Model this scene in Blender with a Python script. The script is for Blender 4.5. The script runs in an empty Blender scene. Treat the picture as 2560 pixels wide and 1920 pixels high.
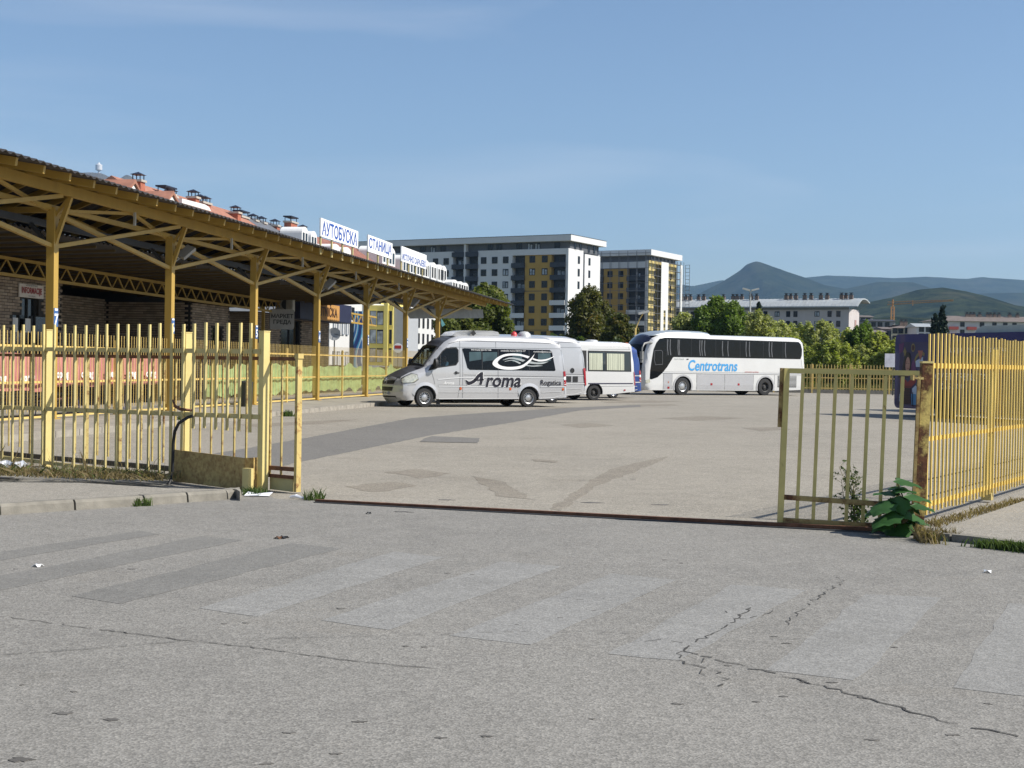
import bpy, bmesh, math, random
import numpy as np
from mathutils import Vector, Matrix, noise
from mathutils.geometry import tessellate_polygon
R = math.radians
rnd = random.Random(7)
sc = bpy.context.scene
COL = sc.collection
# ------------------------------------------------------------------ camera
F, EYE, ROLL = 3500.0, 1.6, 0.0157
PIT = math.atan(48 / F)
cp, sp = math.cos(PIT), math.sin(PIT)
cam = bpy.data.cameras.new('camera'); camo = bpy.data.objects.new('camera', cam); COL.objects.link(camo)
cam.sensor_width = 36; cam.lens = 36 * F / 2560; cam.clip_start = .1; cam.clip_end = 40000
L = Matrix(((1, 0, 0, 0), (0, sp, -cp, 0), (0, cp, sp, 0), (0, 0, 0, 1)))
camo.matrix_world = Matrix.Translation((0, 0, EYE)) @ L @ Matrix.Rotation(ROLL, 4, 'Z')
sc.camera = camo
# ------------------------------------------------------------------ sky, sun, exposure
SUN_EL, SUN_AZ = R(44), R(104)
w = bpy.data.worlds.new('World'); sc.world = w; w.use_nodes = True
nt = w.node_tree; N = nt.nodes; bg = N['Background']
sky = N.new('ShaderNodeTexSky'); sky.sky_type = 'NISHITA'; sky.sun_disc = False
sky.sun_elevation = SUN_EL; sky.sun_rotation = SUN_AZ; sky.altitude = 500
sky.air_density = 1.0; sky.dust_density = 1.3; sky.ozone_density = 3.2
tc = N.new('ShaderNodeTexCoord'); mp = N.new('ShaderNodeMapping'); mp.inputs['Scale'].default_value = (1.6, 1.6, 11)
mp.inputs['Rotation'].default_value = (R(6), R(10), R(35))
nz = N.new('ShaderNodeTexNoise'); nz.inputs['Scale'].default_value = 1.6; nz.inputs['Detail'].default_value = 7; nz.inputs['Roughness'].default_value = .45
nz.inputs['Distortion'].default_value = .5
rp = N.new('ShaderNodeMapRange'); rp.inputs[1].default_value = .50; rp.inputs[2].default_value = .74; rp.inputs[3].default_value = 0; rp.inputs[4].default_value = .26
mx = N.new('ShaderNodeMixRGB'); mx.inputs[2].default_value = (7.0, 7.2, 7.6, 1)
nt.links.new(tc.outputs['Generated'], mp.inputs[0]); nt.links.new(mp.outputs[0], nz.inputs[0]); nt.links.new(nz.outputs[0], rp.inputs[0])
nt.links.new(rp.outputs[0], mx.inputs[0]); nt.links.new(sky.outputs[0], mx.inputs[1]); nt.links.new(mx.outputs[0], bg.inputs[0])
bg.inputs[1].default_value = .10
sun = bpy.data.lights.new('sun', 'SUN'); suno = bpy.data.objects.new('sun', sun); COL.objects.link(suno)
sun.energy = 4.9; sun.angle = R(.55); sun.color = (1, .95, .86)
SV = Vector((math.sin(SUN_AZ) * math.cos(SUN_EL), math.cos(SUN_AZ) * math.cos(SUN_EL), math.sin(SUN_EL)))
suno.rotation_euler = SV.to_track_quat('Z', 'Y').to_euler(); suno.location = (30, -20, 60)
sc.view_settings.view_transform = 'Standard'; sc.view_settings.look = 'None'
sc.view_settings.exposure = 0.42; sc.view_settings.gamma = 1; sc.view_settings.use_curve_mapping = False
sc.cycles.max_bounces = 6; sc.cycles.transparent_max_bounces = 24; sc.cycles.volume_bounces = 0
sc.cycles.diffuse_bounces = 3

# ------------------------------------------------------------------ where a picture point lies in the place
def ray(px, py):
    u, v = px - 1280, 960 - py
    c, s = math.cos(ROLL), math.sin(ROLL)
    u, v = u * c - v * s, u * s + v * c
    return Vector((u, F * cp + v * sp, -F * sp + v * cp))
def GP(px, py, z=0.0):
    d = ray(px, py); t = (z - EYE) / d.z
    return Vector((d.x * t, d.y * t, z))
def PD(px, py, D):
    d = ray(px, py); t = D / d.y
    return Vector((d.x * t, D, EYE + d.z * t))

# ------------------------------------------------------------------ materials
MATS = {}
def _new(name):
    m = bpy.data.materials.new(name); m.use_nodes = True; MATS[name] = m
    return m, m.node_tree, m.node_tree.nodes['Principled BSDF']
def _rgb(c): return (c[0], c[1], c[2], 1)
def _pos(nt, scale=(1, 1, 1)):
    g = nt.nodes.new('ShaderNodeNewGeometry'); mp = nt.nodes.new('ShaderNodeMapping')
    mp.inputs['Scale'].default_value = scale; nt.links.new(g.outputs['Position'], mp.inputs[0]); return mp.outputs[0]
def _noise(nt, vec, scale, detail=4, rough=.55):
    n = nt.nodes.new('ShaderNodeTexNoise'); n.inputs['Scale'].default_value = scale
    n.inputs['Detail'].default_value = detail; n.inputs['Roughness'].default_value = rough
    nt.links.new(vec, n.inputs[0]); return n.outputs[0]
def _range(nt, v, a, b, c=0, d=1):
    n = nt.nodes.new('ShaderNodeMapRange')
    for i, x in enumerate((a, b, c, d)): n.inputs[i + 1].default_value = x
    nt.links.new(v, n.inputs[0]); return n.outputs[0]
def _mix(nt, f, a, b, mode='MIX'):
    n = nt.nodes.new('ShaderNodeMixRGB'); n.blend_type = mode
    for i, x in enumerate((f, a, b)):
        if isinstance(x, (tuple, list)): n.inputs[i].default_value = _rgb(x)
        elif isinstance(x, (int, float)): n.inputs[i].default_value = x
        else: nt.links.new(x, n.inputs[i])
    return n.outputs[0]
def _bump(nt, b, h, strength, dist=.02):
    n = nt.nodes.new('ShaderNodeBump'); n.inputs['Strength'].default_value = strength; n.inputs['Distance'].default_value = dist
    nt.links.new(h, n.inputs['Height']); nt.links.new(n.outputs[0], b.inputs['Normal'])
def M(name, col, rough=.6, metal=0.0, var=.12, scale=3.0, bump=0.0, bscale=30, spec=.5, stretch=(1, 1, 1),
      rust=None, rustcol=(.16, .055, .02), coat=0.0, sheen=0):
    if name in MATS: return MATS[name]
    m, nt, b = _new(name)
    b.inputs['Roughness'].default_value = rough; b.inputs['Metallic'].default_value = metal
    b.inputs['Specular IOR Level'].default_value = spec; b.inputs['Coat Weight'].default_value = coat
    b.inputs['Base Color'].default_value = _rgb(col)
    vec = _pos(nt, stretch)
    out = None
    if var:
        f = _range(nt, _noise(nt, vec, scale, 6), .3, .7)
        out = _mix(nt, f, tuple(c * (1 - var) for c in col), tuple(min(1, c * (1 + var)) for c in col))
    if rust is not None:
        v2 = _pos(nt)
        n1 = _noise(nt, v2, rust[1], 8, .72)
        f = _range(nt, n1, rust[0], rust[0] + rust[2])
        deep = _mix(nt, _range(nt, _noise(nt, v2, rust[1] * 5, 4), .35, .65), rustcol, tuple(c * .45 for c in rustcol))
        out = _mix(nt, f, out if out is not None else col, deep)
        nt.links.new(_range(nt, f, 0, 1, rough, .9), b.inputs['Roughness'])
    if out is not None: nt.links.new(out, b.inputs['Base Color'])
    if bump: _bump(nt, b, _noise(nt, vec, bscale, 3), bump)
    return m
def glass(name, col=(.012, .016, .02), alpha=None, rough=.03, tint=(.3, .36, .36)):
    m, nt, b = _new(name)
    b.inputs['Base Color'].default_value = _rgb(col); b.inputs['Roughness'].default_value = rough
    b.inputs['Specular IOR Level'].default_value = .6
    if alpha is not None:
        tr = nt.nodes.new('ShaderNodeBsdfTransparent'); tr.inputs[0].default_value = _rgb(tint)
        ms = nt.nodes.new('ShaderNodeMixShader'); ms.inputs[0].default_value = alpha
        nt.links.new(tr.outputs[0], ms.inputs[1]); nt.links.new(b.outputs[0], ms.inputs[2])
        nt.links.new(ms.outputs[0], nt.nodes['Material Output'].inputs[0])
    return m
def asphalt(name, ca, cb, speck=.5, stains=.5, bump=.5, warm=(.34, .29, .22), crack=0.0):
    m, nt, b = _new(name)
    v = _pos(nt)
    big = _range(nt, _noise(nt, v, .22, 5, .6), .32, .68)
    col = _mix(nt, big, ca, cb)
    med = _range(nt, _noise(nt, v, 2.3, 6, .65), .35, .7)
    col = _mix(nt, med, col, tuple((x + y) / 2 * 1.13 for x, y in zip(ca, cb)))
    # stains, long along the driving direction
    v2 = _pos(nt, (1.5, .5, 1))
    st = _range(nt, _noise(nt, v2, .9, 7, .7), .60, .78, 0, stains)
    col = _mix(nt, st, col, tuple(c * .62 for c in ca))
    v3 = _pos(nt, (1, 1.6, 1))
    st2 = _range(nt, _noise(nt, v3, .5, 6, .6), .58, .75, 0, .35)
    col = _mix(nt, st2, col, warm)
    # chippings of the surface
    vo = nt.nodes.new('ShaderNodeTexVoronoi'); vo.inputs['Scale'].default_value = 85; nt.links.new(v, vo.inputs[0])
    sepr = nt.nodes.new('ShaderNodeSeparateColor'); nt.links.new(vo.outputs['Color'], sepr.inputs[0])
    chips = _range(nt, sepr.outputs[0], .0, 1, 1 - speck, 1 + speck)
    col = _mix(nt, 1.0, col, chips, 'MULTIPLY')
    vo2 = nt.nodes.new('ShaderNodeTexVoronoi'); vo2.inputs['Scale'].default_value = 26; nt.links.new(v, vo2.inputs[0])
    sep2 = nt.nodes.new('ShaderNodeSeparateColor'); nt.links.new(vo2.outputs['Color'], sep2.inputs[0])
    col = _mix(nt, 1.0, col, _range(nt, sep2.outputs[1], 0, 1, 1 - speck * .3, 1 + speck * .3), 'MULTIPLY')
    if crack:
        vc = nt.nodes.new('ShaderNodeTexVoronoi'); vc.feature = 'DISTANCE_TO_EDGE'; vc.inputs['Scale'].default_value = 5
        dn = nt.nodes.new('ShaderNodeTexNoise'); dn.inputs['Scale'].default_value = 6; nt.links.new(v, dn.inputs[0])
        add = nt.nodes.new('ShaderNodeVectorMath'); add.operation = 'ADD'; nt.links.new(v, add.inputs[0]); nt.links.new(dn.outputs['Color'], add.inputs[1])
        nt.links.new(add.outputs[0], vc.inputs[0])
        line = _range(nt, vc.outputs[0], .0, .05, 1, 0)
        mask = _range(nt, _noise(nt, v, .35, 3), .50, .62, 0, crack)
        f = nt.nodes.new('ShaderNodeMath'); f.operation = 'MULTIPLY'; nt.links.new(line, f.inputs[0]); nt.links.new(mask, f.inputs[1])
        col = _mix(nt, f.outputs[0], col, tuple(c * .35 for c in ca))
    nt.links.new(col, b.inputs['Base Color'])
    b.inputs['Roughness'].default_value = .92; b.inputs['Specular IOR Level'].default_value = .25
    _bump(nt, b, vo.outputs['Distance'], bump, .01)
    return m
def leafmat(name, ca, cb, cc=None, scale=1.2, trans=.35):
    m, nt, b = _new(name)
    v = _pos(nt)
    col = _mix(nt, _range(nt, _noise(nt, v, scale, 3), .35, .65), ca, cb)
    if cc: col = _mix(nt, _range(nt, _noise(nt, v, scale * 2.3, 4), .58, .72, 0, .8), col, cc)
    g = nt.nodes.new('ShaderNodeNewGeometry')
    col = _mix(nt, 1.0, col, _range(nt, g.outputs['Random Per Island'], 0, 1, .6, 1.4), 'MULTIPLY')
    nt.links.new(col, b.inputs['Base Color'])
    b.inputs['Roughness'].default_value = .55; b.inputs['Specular IOR Level'].default_value = .3
    tl = nt.nodes.new('ShaderNodeBsdfTranslucent'); nt.links.new(_mix(nt, 1.0, col, (1.5, 1.6, .7), 'MULTIPLY'), tl.inputs[0])
    ms = nt.nodes.new('ShaderNodeMixShader'); ms.inputs[0].default_value = trans
    nt.links.new(b.outputs[0], ms.inputs[1]); nt.links.new(tl.outputs[0], ms.inputs[2])
    nt.links.new(ms.outputs[0], nt.nodes['Material Output'].inputs[0])
    return m

# ------------------------------------------------------------------ objects
ORG = {}
def tag(o, label=None, cat=None, group=None, kind=None):
    if label: o['label'] = label
    if cat: o['category'] = cat
    if group: o['group'] = group
    if kind: o['kind'] = kind
    return o
def thing(name, loc, label, cat, group=None, rz=0.0, local=False):
    o = bpy.data.objects.new(name, None); COL.objects.link(o); o.empty_display_size = .3
    o.location = loc; o.rotation_euler = (0, 0, rz)
    ORG[o.name] = Vector((0, 0, 0)) if local else Vector(loc)
    return tag(o, label, cat, group)
class MB:
    """collects shapes of several materials; build() links them as one mesh object"""
    def __init__(s): s.v = []; s.f = []; s.m = []; s.mats = []; s.cur = 0
    def mat(s, m):
        if m not in s.mats: s.mats.append(m)
        s.cur = s.mats.index(m); return s
    def add(s, vs, fs):
        b = len(s.v); s.v += [tuple(v) for v in vs]
        for f in fs: s.f.append(tuple(b + i for i in f)); s.m.append(s.cur)
        return s
    def box(s, c, d, rz=0.0, rx=0.0, ry=0.0):
        hx, hy, hz = d[0] / 2, d[1] / 2, d[2] / 2
        Mx = Matrix.Translation(c) @ Matrix.Rotation(rz, 4, 'Z') @ Matrix.Rotation(ry, 4, 'Y') @ Matrix.Rotation(rx, 4, 'X')
        vs = [Mx @ Vector((x * hx, y * hy, z * hz)) for z in (-1, 1) for y in (-1, 1) for x in (-1, 1)]
        return s.add(vs, [(0, 2, 3, 1), (4, 5, 7, 6), (0, 1, 5, 4), (2, 6, 7, 3), (0, 4, 6, 2), (1, 3, 7, 5)])
    def bb(s, x0, x1, y0, y1, z0, z1):
        return s.box(((x0 + x1) / 2, (y0 + y1) / 2, (z0 + z1) / 2), (abs(x1 - x0), abs(y1 - y0), abs(z1 - z0)))
    def beam(s, p, q, wd, ht, up=Vector((0, 0, 1))):
        p, q = Vector(p), Vector(q); d = (q - p).normalized()
        if abs(d.dot(up)) > .98: up = Vector((0, 1, 0))
        x = d.cross(up).normalized(); y = x.cross(d).normalized()
        vs = [e + x * (a * wd / 2) + y * (b * ht / 2) for e in (p, q) for b in (-1, 1) for a in (-1, 1)]
        return s.add(vs, [(0, 1, 3, 2), (4, 6, 7, 5), (0, 4, 5, 1), (2, 3, 7, 6), (0, 2, 6, 4), (1, 5, 7, 3)])
    def tube(s, pts, r, n=8, cap=True):
        pts = [Vector(p) for p in pts]; rs = r if isinstance(r, (list, tuple)) else [r] * len(pts)
        rings = []
        for i, p in enumerate(pts):
            d = (pts[min(i + 1, len(pts) - 1)] - pts[max(i - 1, 0)]).normalized()
            up = Vector((0, 0, 1)) if abs(d.z) < .9 else Vector((0, 1, 0))
            x = d.cross(up).normalized(); y = x.cross(d).normalized()
            rings.append([p + (x * math.cos(2 * math.pi * k / n) + y * math.sin(2 * math.pi * k / n)) * rs[i] for k in range(n)])
        vs = [v for rg in rings for v in rg]; fs = []
        for i in range(len(pts) - 1):
            for k in range(n): fs.append((i * n + k, i * n + (k + 1) % n, (i + 1) * n + (k + 1) % n, (i + 1) * n + k))
        if cap: fs += [tuple(range(n - 1, -1, -1)), tuple(range((len(pts) - 1) * n, len(pts) * n))]
        return s.add(vs, fs)
    def prism(s, poly, z0, z1):
        n = len(poly); vs = [(p[0], p[1], z0) for p in poly] + [(p[0], p[1], z1) for p in poly]
        a = sum(poly[i][0] * poly[(i + 1) % n][1] - poly[(i + 1) % n][0] * poly[i][1] for i in range(n))
        tr = tessellate_polygon([[Vector((p[0], p[1], 0)) for p in poly]])
        fs = []
        for t in tr:
            A = (poly[t[1]][0] - poly[t[0]][0]) * (poly[t[2]][1] - poly[t[0]][1]) - (poly[t[1]][1] - poly[t[0]][1]) * (poly[t[2]][0] - poly[t[0]][0])
            if A < 0: t = (t[0], t[2], t[1])
            fs += [(n + t[0], n + t[1], n + t[2]), (t[2], t[1], t[0])]
        for i in range(n):
            j = (i + 1) % n; q = (i, j, n + j, n + i)
            fs.append(q if a > 0 else q[::-1])
        return s.add(vs, fs)
    def ext(s, poly, axis, a0, a1):
        """polygon in the two other axes, pushed along axis (0=x, 1=y)"""
        t = MB(); t.prism(poly, a0, a1)
        if axis == 0: vs = [(v[2], v[0], v[1]) for v in t.v]
        else: vs = [(v[1], v[2], v[0]) if False else (v[0], v[2], v[1]) for v in t.v]
        fs = t.f if axis == 0 else [f[::-1] for f in t.f]
        return s.add(vs, fs)
    def lathe(s, prof, c, axis='y', n=20):
        """prof: (r, t) pairs along the axis"""
        vs = []; fs = []
        for r, t in prof:
            for k in range(n):
                a = 2 * math.pi * k / n
                if axis == 'y': vs.append((c[0] + r * math.cos(a), c[1] + t, c[2] + r * math.sin(a)))
                else: vs.append((c[0] + r * math.cos(a), c[1] + r * math.sin(a), c[2] + t))
        for i in range(len(prof) - 1):
            for k in range(n):
                q = (i * n + k, (i + 1) * n + k, (i + 1) * n + (k + 1) % n, i * n + (k + 1) % n)
                fs.append(q if axis == 'y' else q[::-1])
        return s.add(vs, fs)
    def mesh(s, name, org=Vector((0, 0, 0)), smooth=None):
        me = bpy.data.meshes.new(name)
        me.from_pydata([(v[0] - org[0], v[1] - org[1], v[2] - org[2]) for v in s.v], [], s.f)
        for m in s.mats: me.materials.append(m)
        me.polygons.foreach_set('material_index', s.m)
        if smooth is not None:
            me.polygons.foreach_set('use_smooth', [True] * len(s.f)); me.set_sharp_from_angle(angle=R(smooth))
        me.update(); return me
    def build(s, name, parent=None, smooth=None, label=None, cat=None, group=None, kind=None):
        org = ORG[parent.name] if parent else Vector((0, 0, 0))
        o = bpy.data.objects.new(name, s.mesh(name, org, smooth)); COL.objects.link(o)
        ORG[o.name] = org
        if parent: o.parent = parent
        return tag(o, label, cat, group, kind)
def mb(m): return MB().mat(m)
def top(m_b, name, loc, label=None, cat=None, group=None, kind=None, smooth=None):
    """a thing of one mesh, its origin at loc"""
    o = bpy.data.objects.new(name, m_b.mesh(name, Vector(loc), smooth)); COL.objects.link(o); o.location = loc
    ORG[o.name] = Vector(loc)
    return tag(o, label, cat, group, kind)
def inst(name, me, parent, loc, rz=0.0, rot=None, kind=None, scale=None):
    o = bpy.data.objects.new(name, me); COL.objects.link(o)
    if parent: o.parent = parent; loc = Vector(loc) - ORG[parent.name]; ORG[o.name] = ORG[parent.name]
    o.location = loc; o.rotation_euler = rot or (0, 0, rz)
    if scale: o.scale = scale
    if kind: o['kind'] = kind
    return o
def structure(m_b, name, kind='structure', parent=None): 
    return m_b.build(name, parent=parent, kind=kind)
def text_geo(body, size, shear=0.0, bold=0.0, align='CENTER', xs=1.0, spacing=1.0):
    cu = bpy.data.curves.new('t', 'FONT'); cu.body = body; cu.size = size; cu.shear = shear; cu.offset = bold
    cu.align_x = align; cu.align_y = 'CENTER'; cu.resolution_u = 3; cu.space_character = spacing
    o = bpy.data.objects.new('t', cu); COL.objects.link(o)
    dg = bpy.context.evaluated_depsgraph_get(); me = bpy.data.meshes.new_from_object(o.evaluated_get(dg))
    vs = [(v.co.x * xs, v.co.y) for v in me.vertices]; fs = [tuple(p.vertices) for p in me.polygons]
    bpy.data.objects.remove(o); bpy.data.curves.remove(cu); bpy.data.meshes.remove(me)
    return vs, fs
def put_text(m_b, body, size, o, ex, ey, **k):
    """letters as flat print on the plane o + x*ex + y*ey"""
    vs, fs = text_geo(body, size, **k); o, ex, ey = Vector(o), Vector(ex), Vector(ey)
    m_b.add([o + ex * x + ey * y for x, y in vs], fs)
def pip(x, y, poly):
    c = False; n = len(poly); j = n - 1
    for i in range(n):
        xi, yi = poly[i][0], poly[i][1]; xj, yj = poly[j][0], poly[j][1]
        if (yi > y) != (yj > y) and x < (xj - xi) * (y - yi) / (yj - yi) + xi: c = not c
        j = i
    return c
# ================================================================== ground, road, lot
yellow = M('fence_paint', (.52, .43, .185), .5, var=.14, scale=3, rust=(.61, 7, .14))
yellow_bright = M('fence_paint_pale', (.64, .52, .21), .5, var=.06, scale=5)  # paler yellow for picket tips, posts and caps
yellow_rusty = M('fence_paint_rusty', (.46, .36, .13), .6, var=.15, scale=4, rust=(.50, 8, .16))
rust = M('rusty_steel', (.14, .06, .03), .85, var=.4, scale=12, bump=.3, bscale=60)
ochre = M('canopy_paint', (.41, .265, .055), .5, var=.10, scale=2.5, stretch=(1, 1, .25), rust=(.72, 5, .1), rustcol=(.25, .12, .04))
black = M('black_rubber', (.012, .012, .013), .6, var=0)
dark = M('dark_metal', (.03, .032, .035), .55, var=.2)
white = M('white_paint', (.74, .74, .73), .5, var=.05)
soil = M('grass_soil', (.10, .10, .045), .95, var=.45, scale=.3, bump=.3, bscale=4)
road_m = asphalt('road_asphalt', (.168, .161, .147), (.224, .214, .194), .27, .45, .28, warm=(.20, .18, .15), crack=.28)
lot_m = asphalt('lot_asphalt', (.222, .204, .171), (.285, .260, .218), .30, .45, .4, warm=(.17, .145, .115), crack=.5)
patch_m = asphalt('new_asphalt', (.138, .132, .122), (.165, .157, .144), .26, .2, .4, warm=(.14, .13, .115))
walk_m = asphalt('sidewalk_asphalt', (.225, .208, .178), (.265, .246, .212), .26, .3, .4)
kerb_m = M('kerb_concrete', (.20, .185, .155), .9, var=.22, scale=6, bump=.25, bscale=50)
plat_m = M('platform_concrete', (.26, .238, .20), .9, var=.2, scale=1.4, bump=.15, bscale=30)
stripe_dark = asphalt('worn_marking_dark', (.143, .139, .129), (.178, .172, .158), .20, .2, .2, warm=(.17, .166, .158))
stripe_light = asphalt('worn_marking_pale', (.186, .181, .168), (.238, .234, .223), .22, .35, .2, warm=(.18, .178, .172))

g = mb(soil); g.prism([(-9000, -400), (9000, -400), (9000, 16000), (-9000, 16000)], -.6, -.03); structure(g, 'ground')
LF0, LF1 = Vector((-6.8, 20.4, 0)), Vector((-3.06, 17.18, 0))          # left front fence
ldir = (LF1 - LF0).normalized()
RF0, RF1 = Vector((4.32, 14.6, 0)), Vector((6.75, 18.5, 0))             # right fence
rdir = (RF1 - RF0).normalized()
far_l = LF0 - ldir * 60; far_r = RF0 + rdir * 60
T0, T1 = GP(690, 1247), GP(2290, 1336)
edge = [(far_l.x, far_l.y), (LF0.x, LF0.y), (LF1.x, LF1.y), (T0.x, T0.y), (T1.x, T1.y), (far_r.x, far_r.y)]
road = mb(road_m); road.prism([(-90, -30), (90, -30), (90, far_r.y)] + edge[::-1] + [(-90, far_l.y)], -.05, 0)
road = structure(road, 'road'); ORG[road.name] = Vector((0, 0, 0))
lot = mb(lot_m); lot.prism(edge + [(70, far_r.y), (70, 101), (-110, 101), (-110, far_l.y)], -.05, 0)
lot = structure(lot, 'parking_lot')
def sheet(m, name, pts, z, parent, rag=0.0):
    P = [GP(*p) for p in pts]
    if rag:
        Q = []
        for i, p in enumerate(P):
            q = P[(i + 1) % len(P)]; n = max(2, int((q - p).length / .18)); d = (q - p)
            nn = Vector((d.y, -d.x, 0)).normalized()
            for k in range(n):
                a = p + d * k / n
                Q.append(a + nn * (noise.noise(a * 2.2) * rag + noise.noise(a * 9) * rag * .5))
        P = Q
    b = mb(m); b.prism([(p.x, p.y) for p in P], z - .0008, z)
    return structure(b, name, parent=parent)
sheet(patch_m, 'asphalt_patch', [(430, 1152), (738, 1100), (1030, 1045), (1215, 1032), (1430, 1019), (1600, 1012), (1602, 1017), (1450, 1026), (1276, 1057), (1080, 1088),
      (932, 1118), (741, 1157), (600, 1188), (430, 1214)], .003, lot, .04)
sheet(patch_m, 'asphalt_patch', [(1062, 1096), (1080, 1091), (1200, 1096), (1194, 1108), (1050, 1105)], .008, lot, .02)
stain_m = asphalt('stained_asphalt', (.172, .153, .125), (.235, .21, .172), .34, .3, .3, warm=(.14, .115, .09))
sheet(stain_m, 'oil_stain', [(1370, 1272), (1420, 1245), (1470, 1205), (1530, 1172), (1600, 1155), (1672, 1141), (1640, 1158), (1560, 1190), (1500, 1212), (1440, 1250), (1400, 1278)], .0025, lot, .06)
sheet(stain_m, 'oil_stain', [(1330, 1148), (1395, 1152), (1390, 1157), (1335, 1153)], .004, lot, .04)
sheet(stain_m, 'oil_stain', [(1400, 1062), (1480, 1058), (1540, 1064), (1450, 1070)], .0025, lot, .05)
sheet(stain_m, 'oil_stain', [(1855, 1070), (1950, 1068), (1980, 1074), (1900, 1078)], .0025, lot, .05)
for q in ([(1500, 1004), (1600, 1001), (1720, 1003), (1640, 1007), (1520, 1008)], [(1300, 1022), (1420, 1018), (1560, 1020), (1450, 1026)], [(1560, 1012), (1680, 1010), (1700, 1014), (1600, 1016)], [(1150, 1040), (1260, 1034), (1330, 1038), (1230, 1044)],
          [(1640, 1046), (1760, 1040), (1860, 1046), (1740, 1052)], [(960, 1180), (1040, 1172), (1130, 1184), (1050, 1196)], [(860, 1216), (980, 1204), (1050, 1216), (940, 1230)], [(1180, 1190), (1260, 1206), (1330, 1250), (1240, 1240)]): sheet(stain_m, 'oil_stain', q, .0025, lot, .10)
sheet(stain_m, 'oil_stain', [(600, 1061), (760, 1054), (900, 1048), (800, 1060), (640, 1068)], .0025, lot, .05)
# zebra crossing worn down to faint bars
stripes = [([(0,0)], 0), ([(-100, 1395), (-60, 1411), (399, 1336), (350, 1327)], 0), ([(-60, 1452), (-20, 1480), (610, 1350), (503, 1341)], 0),
           ([(178, 1491), (300, 1510), (858, 1371), (724, 1358)], 0), ([(500, 1520), (640, 1542), (1112, 1394), (985, 1379)], 1),
           ([(800, 1552), (968, 1575), (1402, 1417), (1255, 1404)], 1), ([(1120, 1590), (1320, 1612), (1694, 1450), (1530, 1434)], 1),
           ([(1520, 1634), (1700, 1652), (2015, 1476), (1832, 1462)], 1), ([(1915, 1676), (2140, 1702), (2356, 1494), (2165, 1486)], 1),
           ([(2380, 1722), (2640, 1750), (2700, 1520), (2520, 1508)], 1)]
for i, (p, k) in enumerate(stripes[1:]):
    sheet(stripe_light if k else stripe_dark, 'crossing_stripe', p, .002, road, .03)
def ribbon(m, name, pts, wd, z, parent, jit=.03, gaps=0.0, seed=1):
    rr = random.Random(seed); b = mb(m); P = []
    for i in range(len(pts) - 1):
        a, c = GP(*pts[i]), GP(*pts[i + 1]); n = max(2, int((c - a).length / .05))
        P += [a.lerp(c, k / n) + Vector((rr.uniform(-jit, jit), rr.uniform(-jit, jit), 0)) * .5 for k in range(n)]
    for i in range(len(P) - 1):
        if rr.random() < gaps: continue
        a, c = P[i], P[i + 1]; d = (c - a).normalized(); nn = Vector((-d.y, d.x, 0)) * wd * rr.uniform(.12, .42)
        b.add([(a - nn) + Vector((0, 0, z)), (c - nn) + Vector((0, 0, z)), (c + nn) + Vector((0, 0, z)), (a + nn) + Vector((0, 0, z))], [(0, 1, 2, 3)])
    return structure(b, name, parent=parent)
crack_m = M('crack', (.05, .047, .043), .95, var=.3)
tar_m = M('tar', (.105, .098, .088), .9, var=.3)
ribbon(crack_m, 'crack', [(-20, 1538), (200, 1568), (430, 1598), (620, 1618), (850, 1650), (1120, 1676)], .014, .004, road, .025, .04, 1)
ribbon(crack_m, 'crack', [(2085, 1470), (2110, 1450), (2060, 1436)], .009, .004, road, .05, .25, 9)
ribbon(crack_m, 'crack', [(1760, 1640), (1740, 1672), (1770, 1700)], .010, .004, road, .05, .2, 10)
ribbon(crack_m, 'crack', [(1716, 1612), (1660, 1600), (1600, 1606)], .008, .004, road, .05, .35, 11)
ribbon(crack_m, 'crack', [(1900, 1590), (1960, 1600), (2040, 1596)], .008, .004, road, .05, .35, 12)
ribbon(tar_m, 'crack', [(0, 1638), (200, 1625), (480, 1602)], .012, .006, road, .02, .25, 2)
ribbon(tar_m, 'crack', [(640, 1598), (950, 1590), (1300, 1580), (1640, 1584)], .010, .007, road, .02, .35, 3)
ribbon(crack_m, 'crack', [(1880, 1518), (1830, 1555), (1790, 1580), (1716, 1618), (1714, 1630), (1760, 1640), (1860, 1668), (1980, 1695), (2150, 1740), (2330, 1795), (2570, 1850)], .020, .004, road, .045, .12, 4)
ribbon(crack_m, 'crack', [(1716, 1620), (1690, 1645), (1720, 1660), (1800, 1680), (1815, 1700), (1800, 1725)], .016, .0045, road, .045, .12, 5)
ribbon(crack_m, 'crack', [(2085, 1470), (2060, 1485), (2020, 1510), (1960, 1565)], .012, .004, road, .05, .2, 6)
ribbon(crack_m, 'crack', [(1400, 1490), (1450, 1500), (1500, 1495), (1530, 1505)], .010, .004, road, .06, .3, 7)
ribbon(crack_m, 'crack', [(1820, 1530), (1845, 1545), (1860, 1550), (1930, 1535), (1940, 1520)], .010, .004, road, .05, .3, 8)
def blot(p, r, m, parent, z=.003, sq=.6, seed=0):
    c = GP(*p); b = mb(m); n = 14; rr = random.Random(seed + int(p[0]))
    b.prism([(c.x + math.cos(a) * r * rr.uniform(.35, 1.25), c.y + math.sin(a) * r * sq * rr.uniform(.3, 1.2)) for a in [2 * math.pi * k / n for k in range(n)]], 0, z)
    return structure(b, 'spot', parent=parent)
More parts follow.
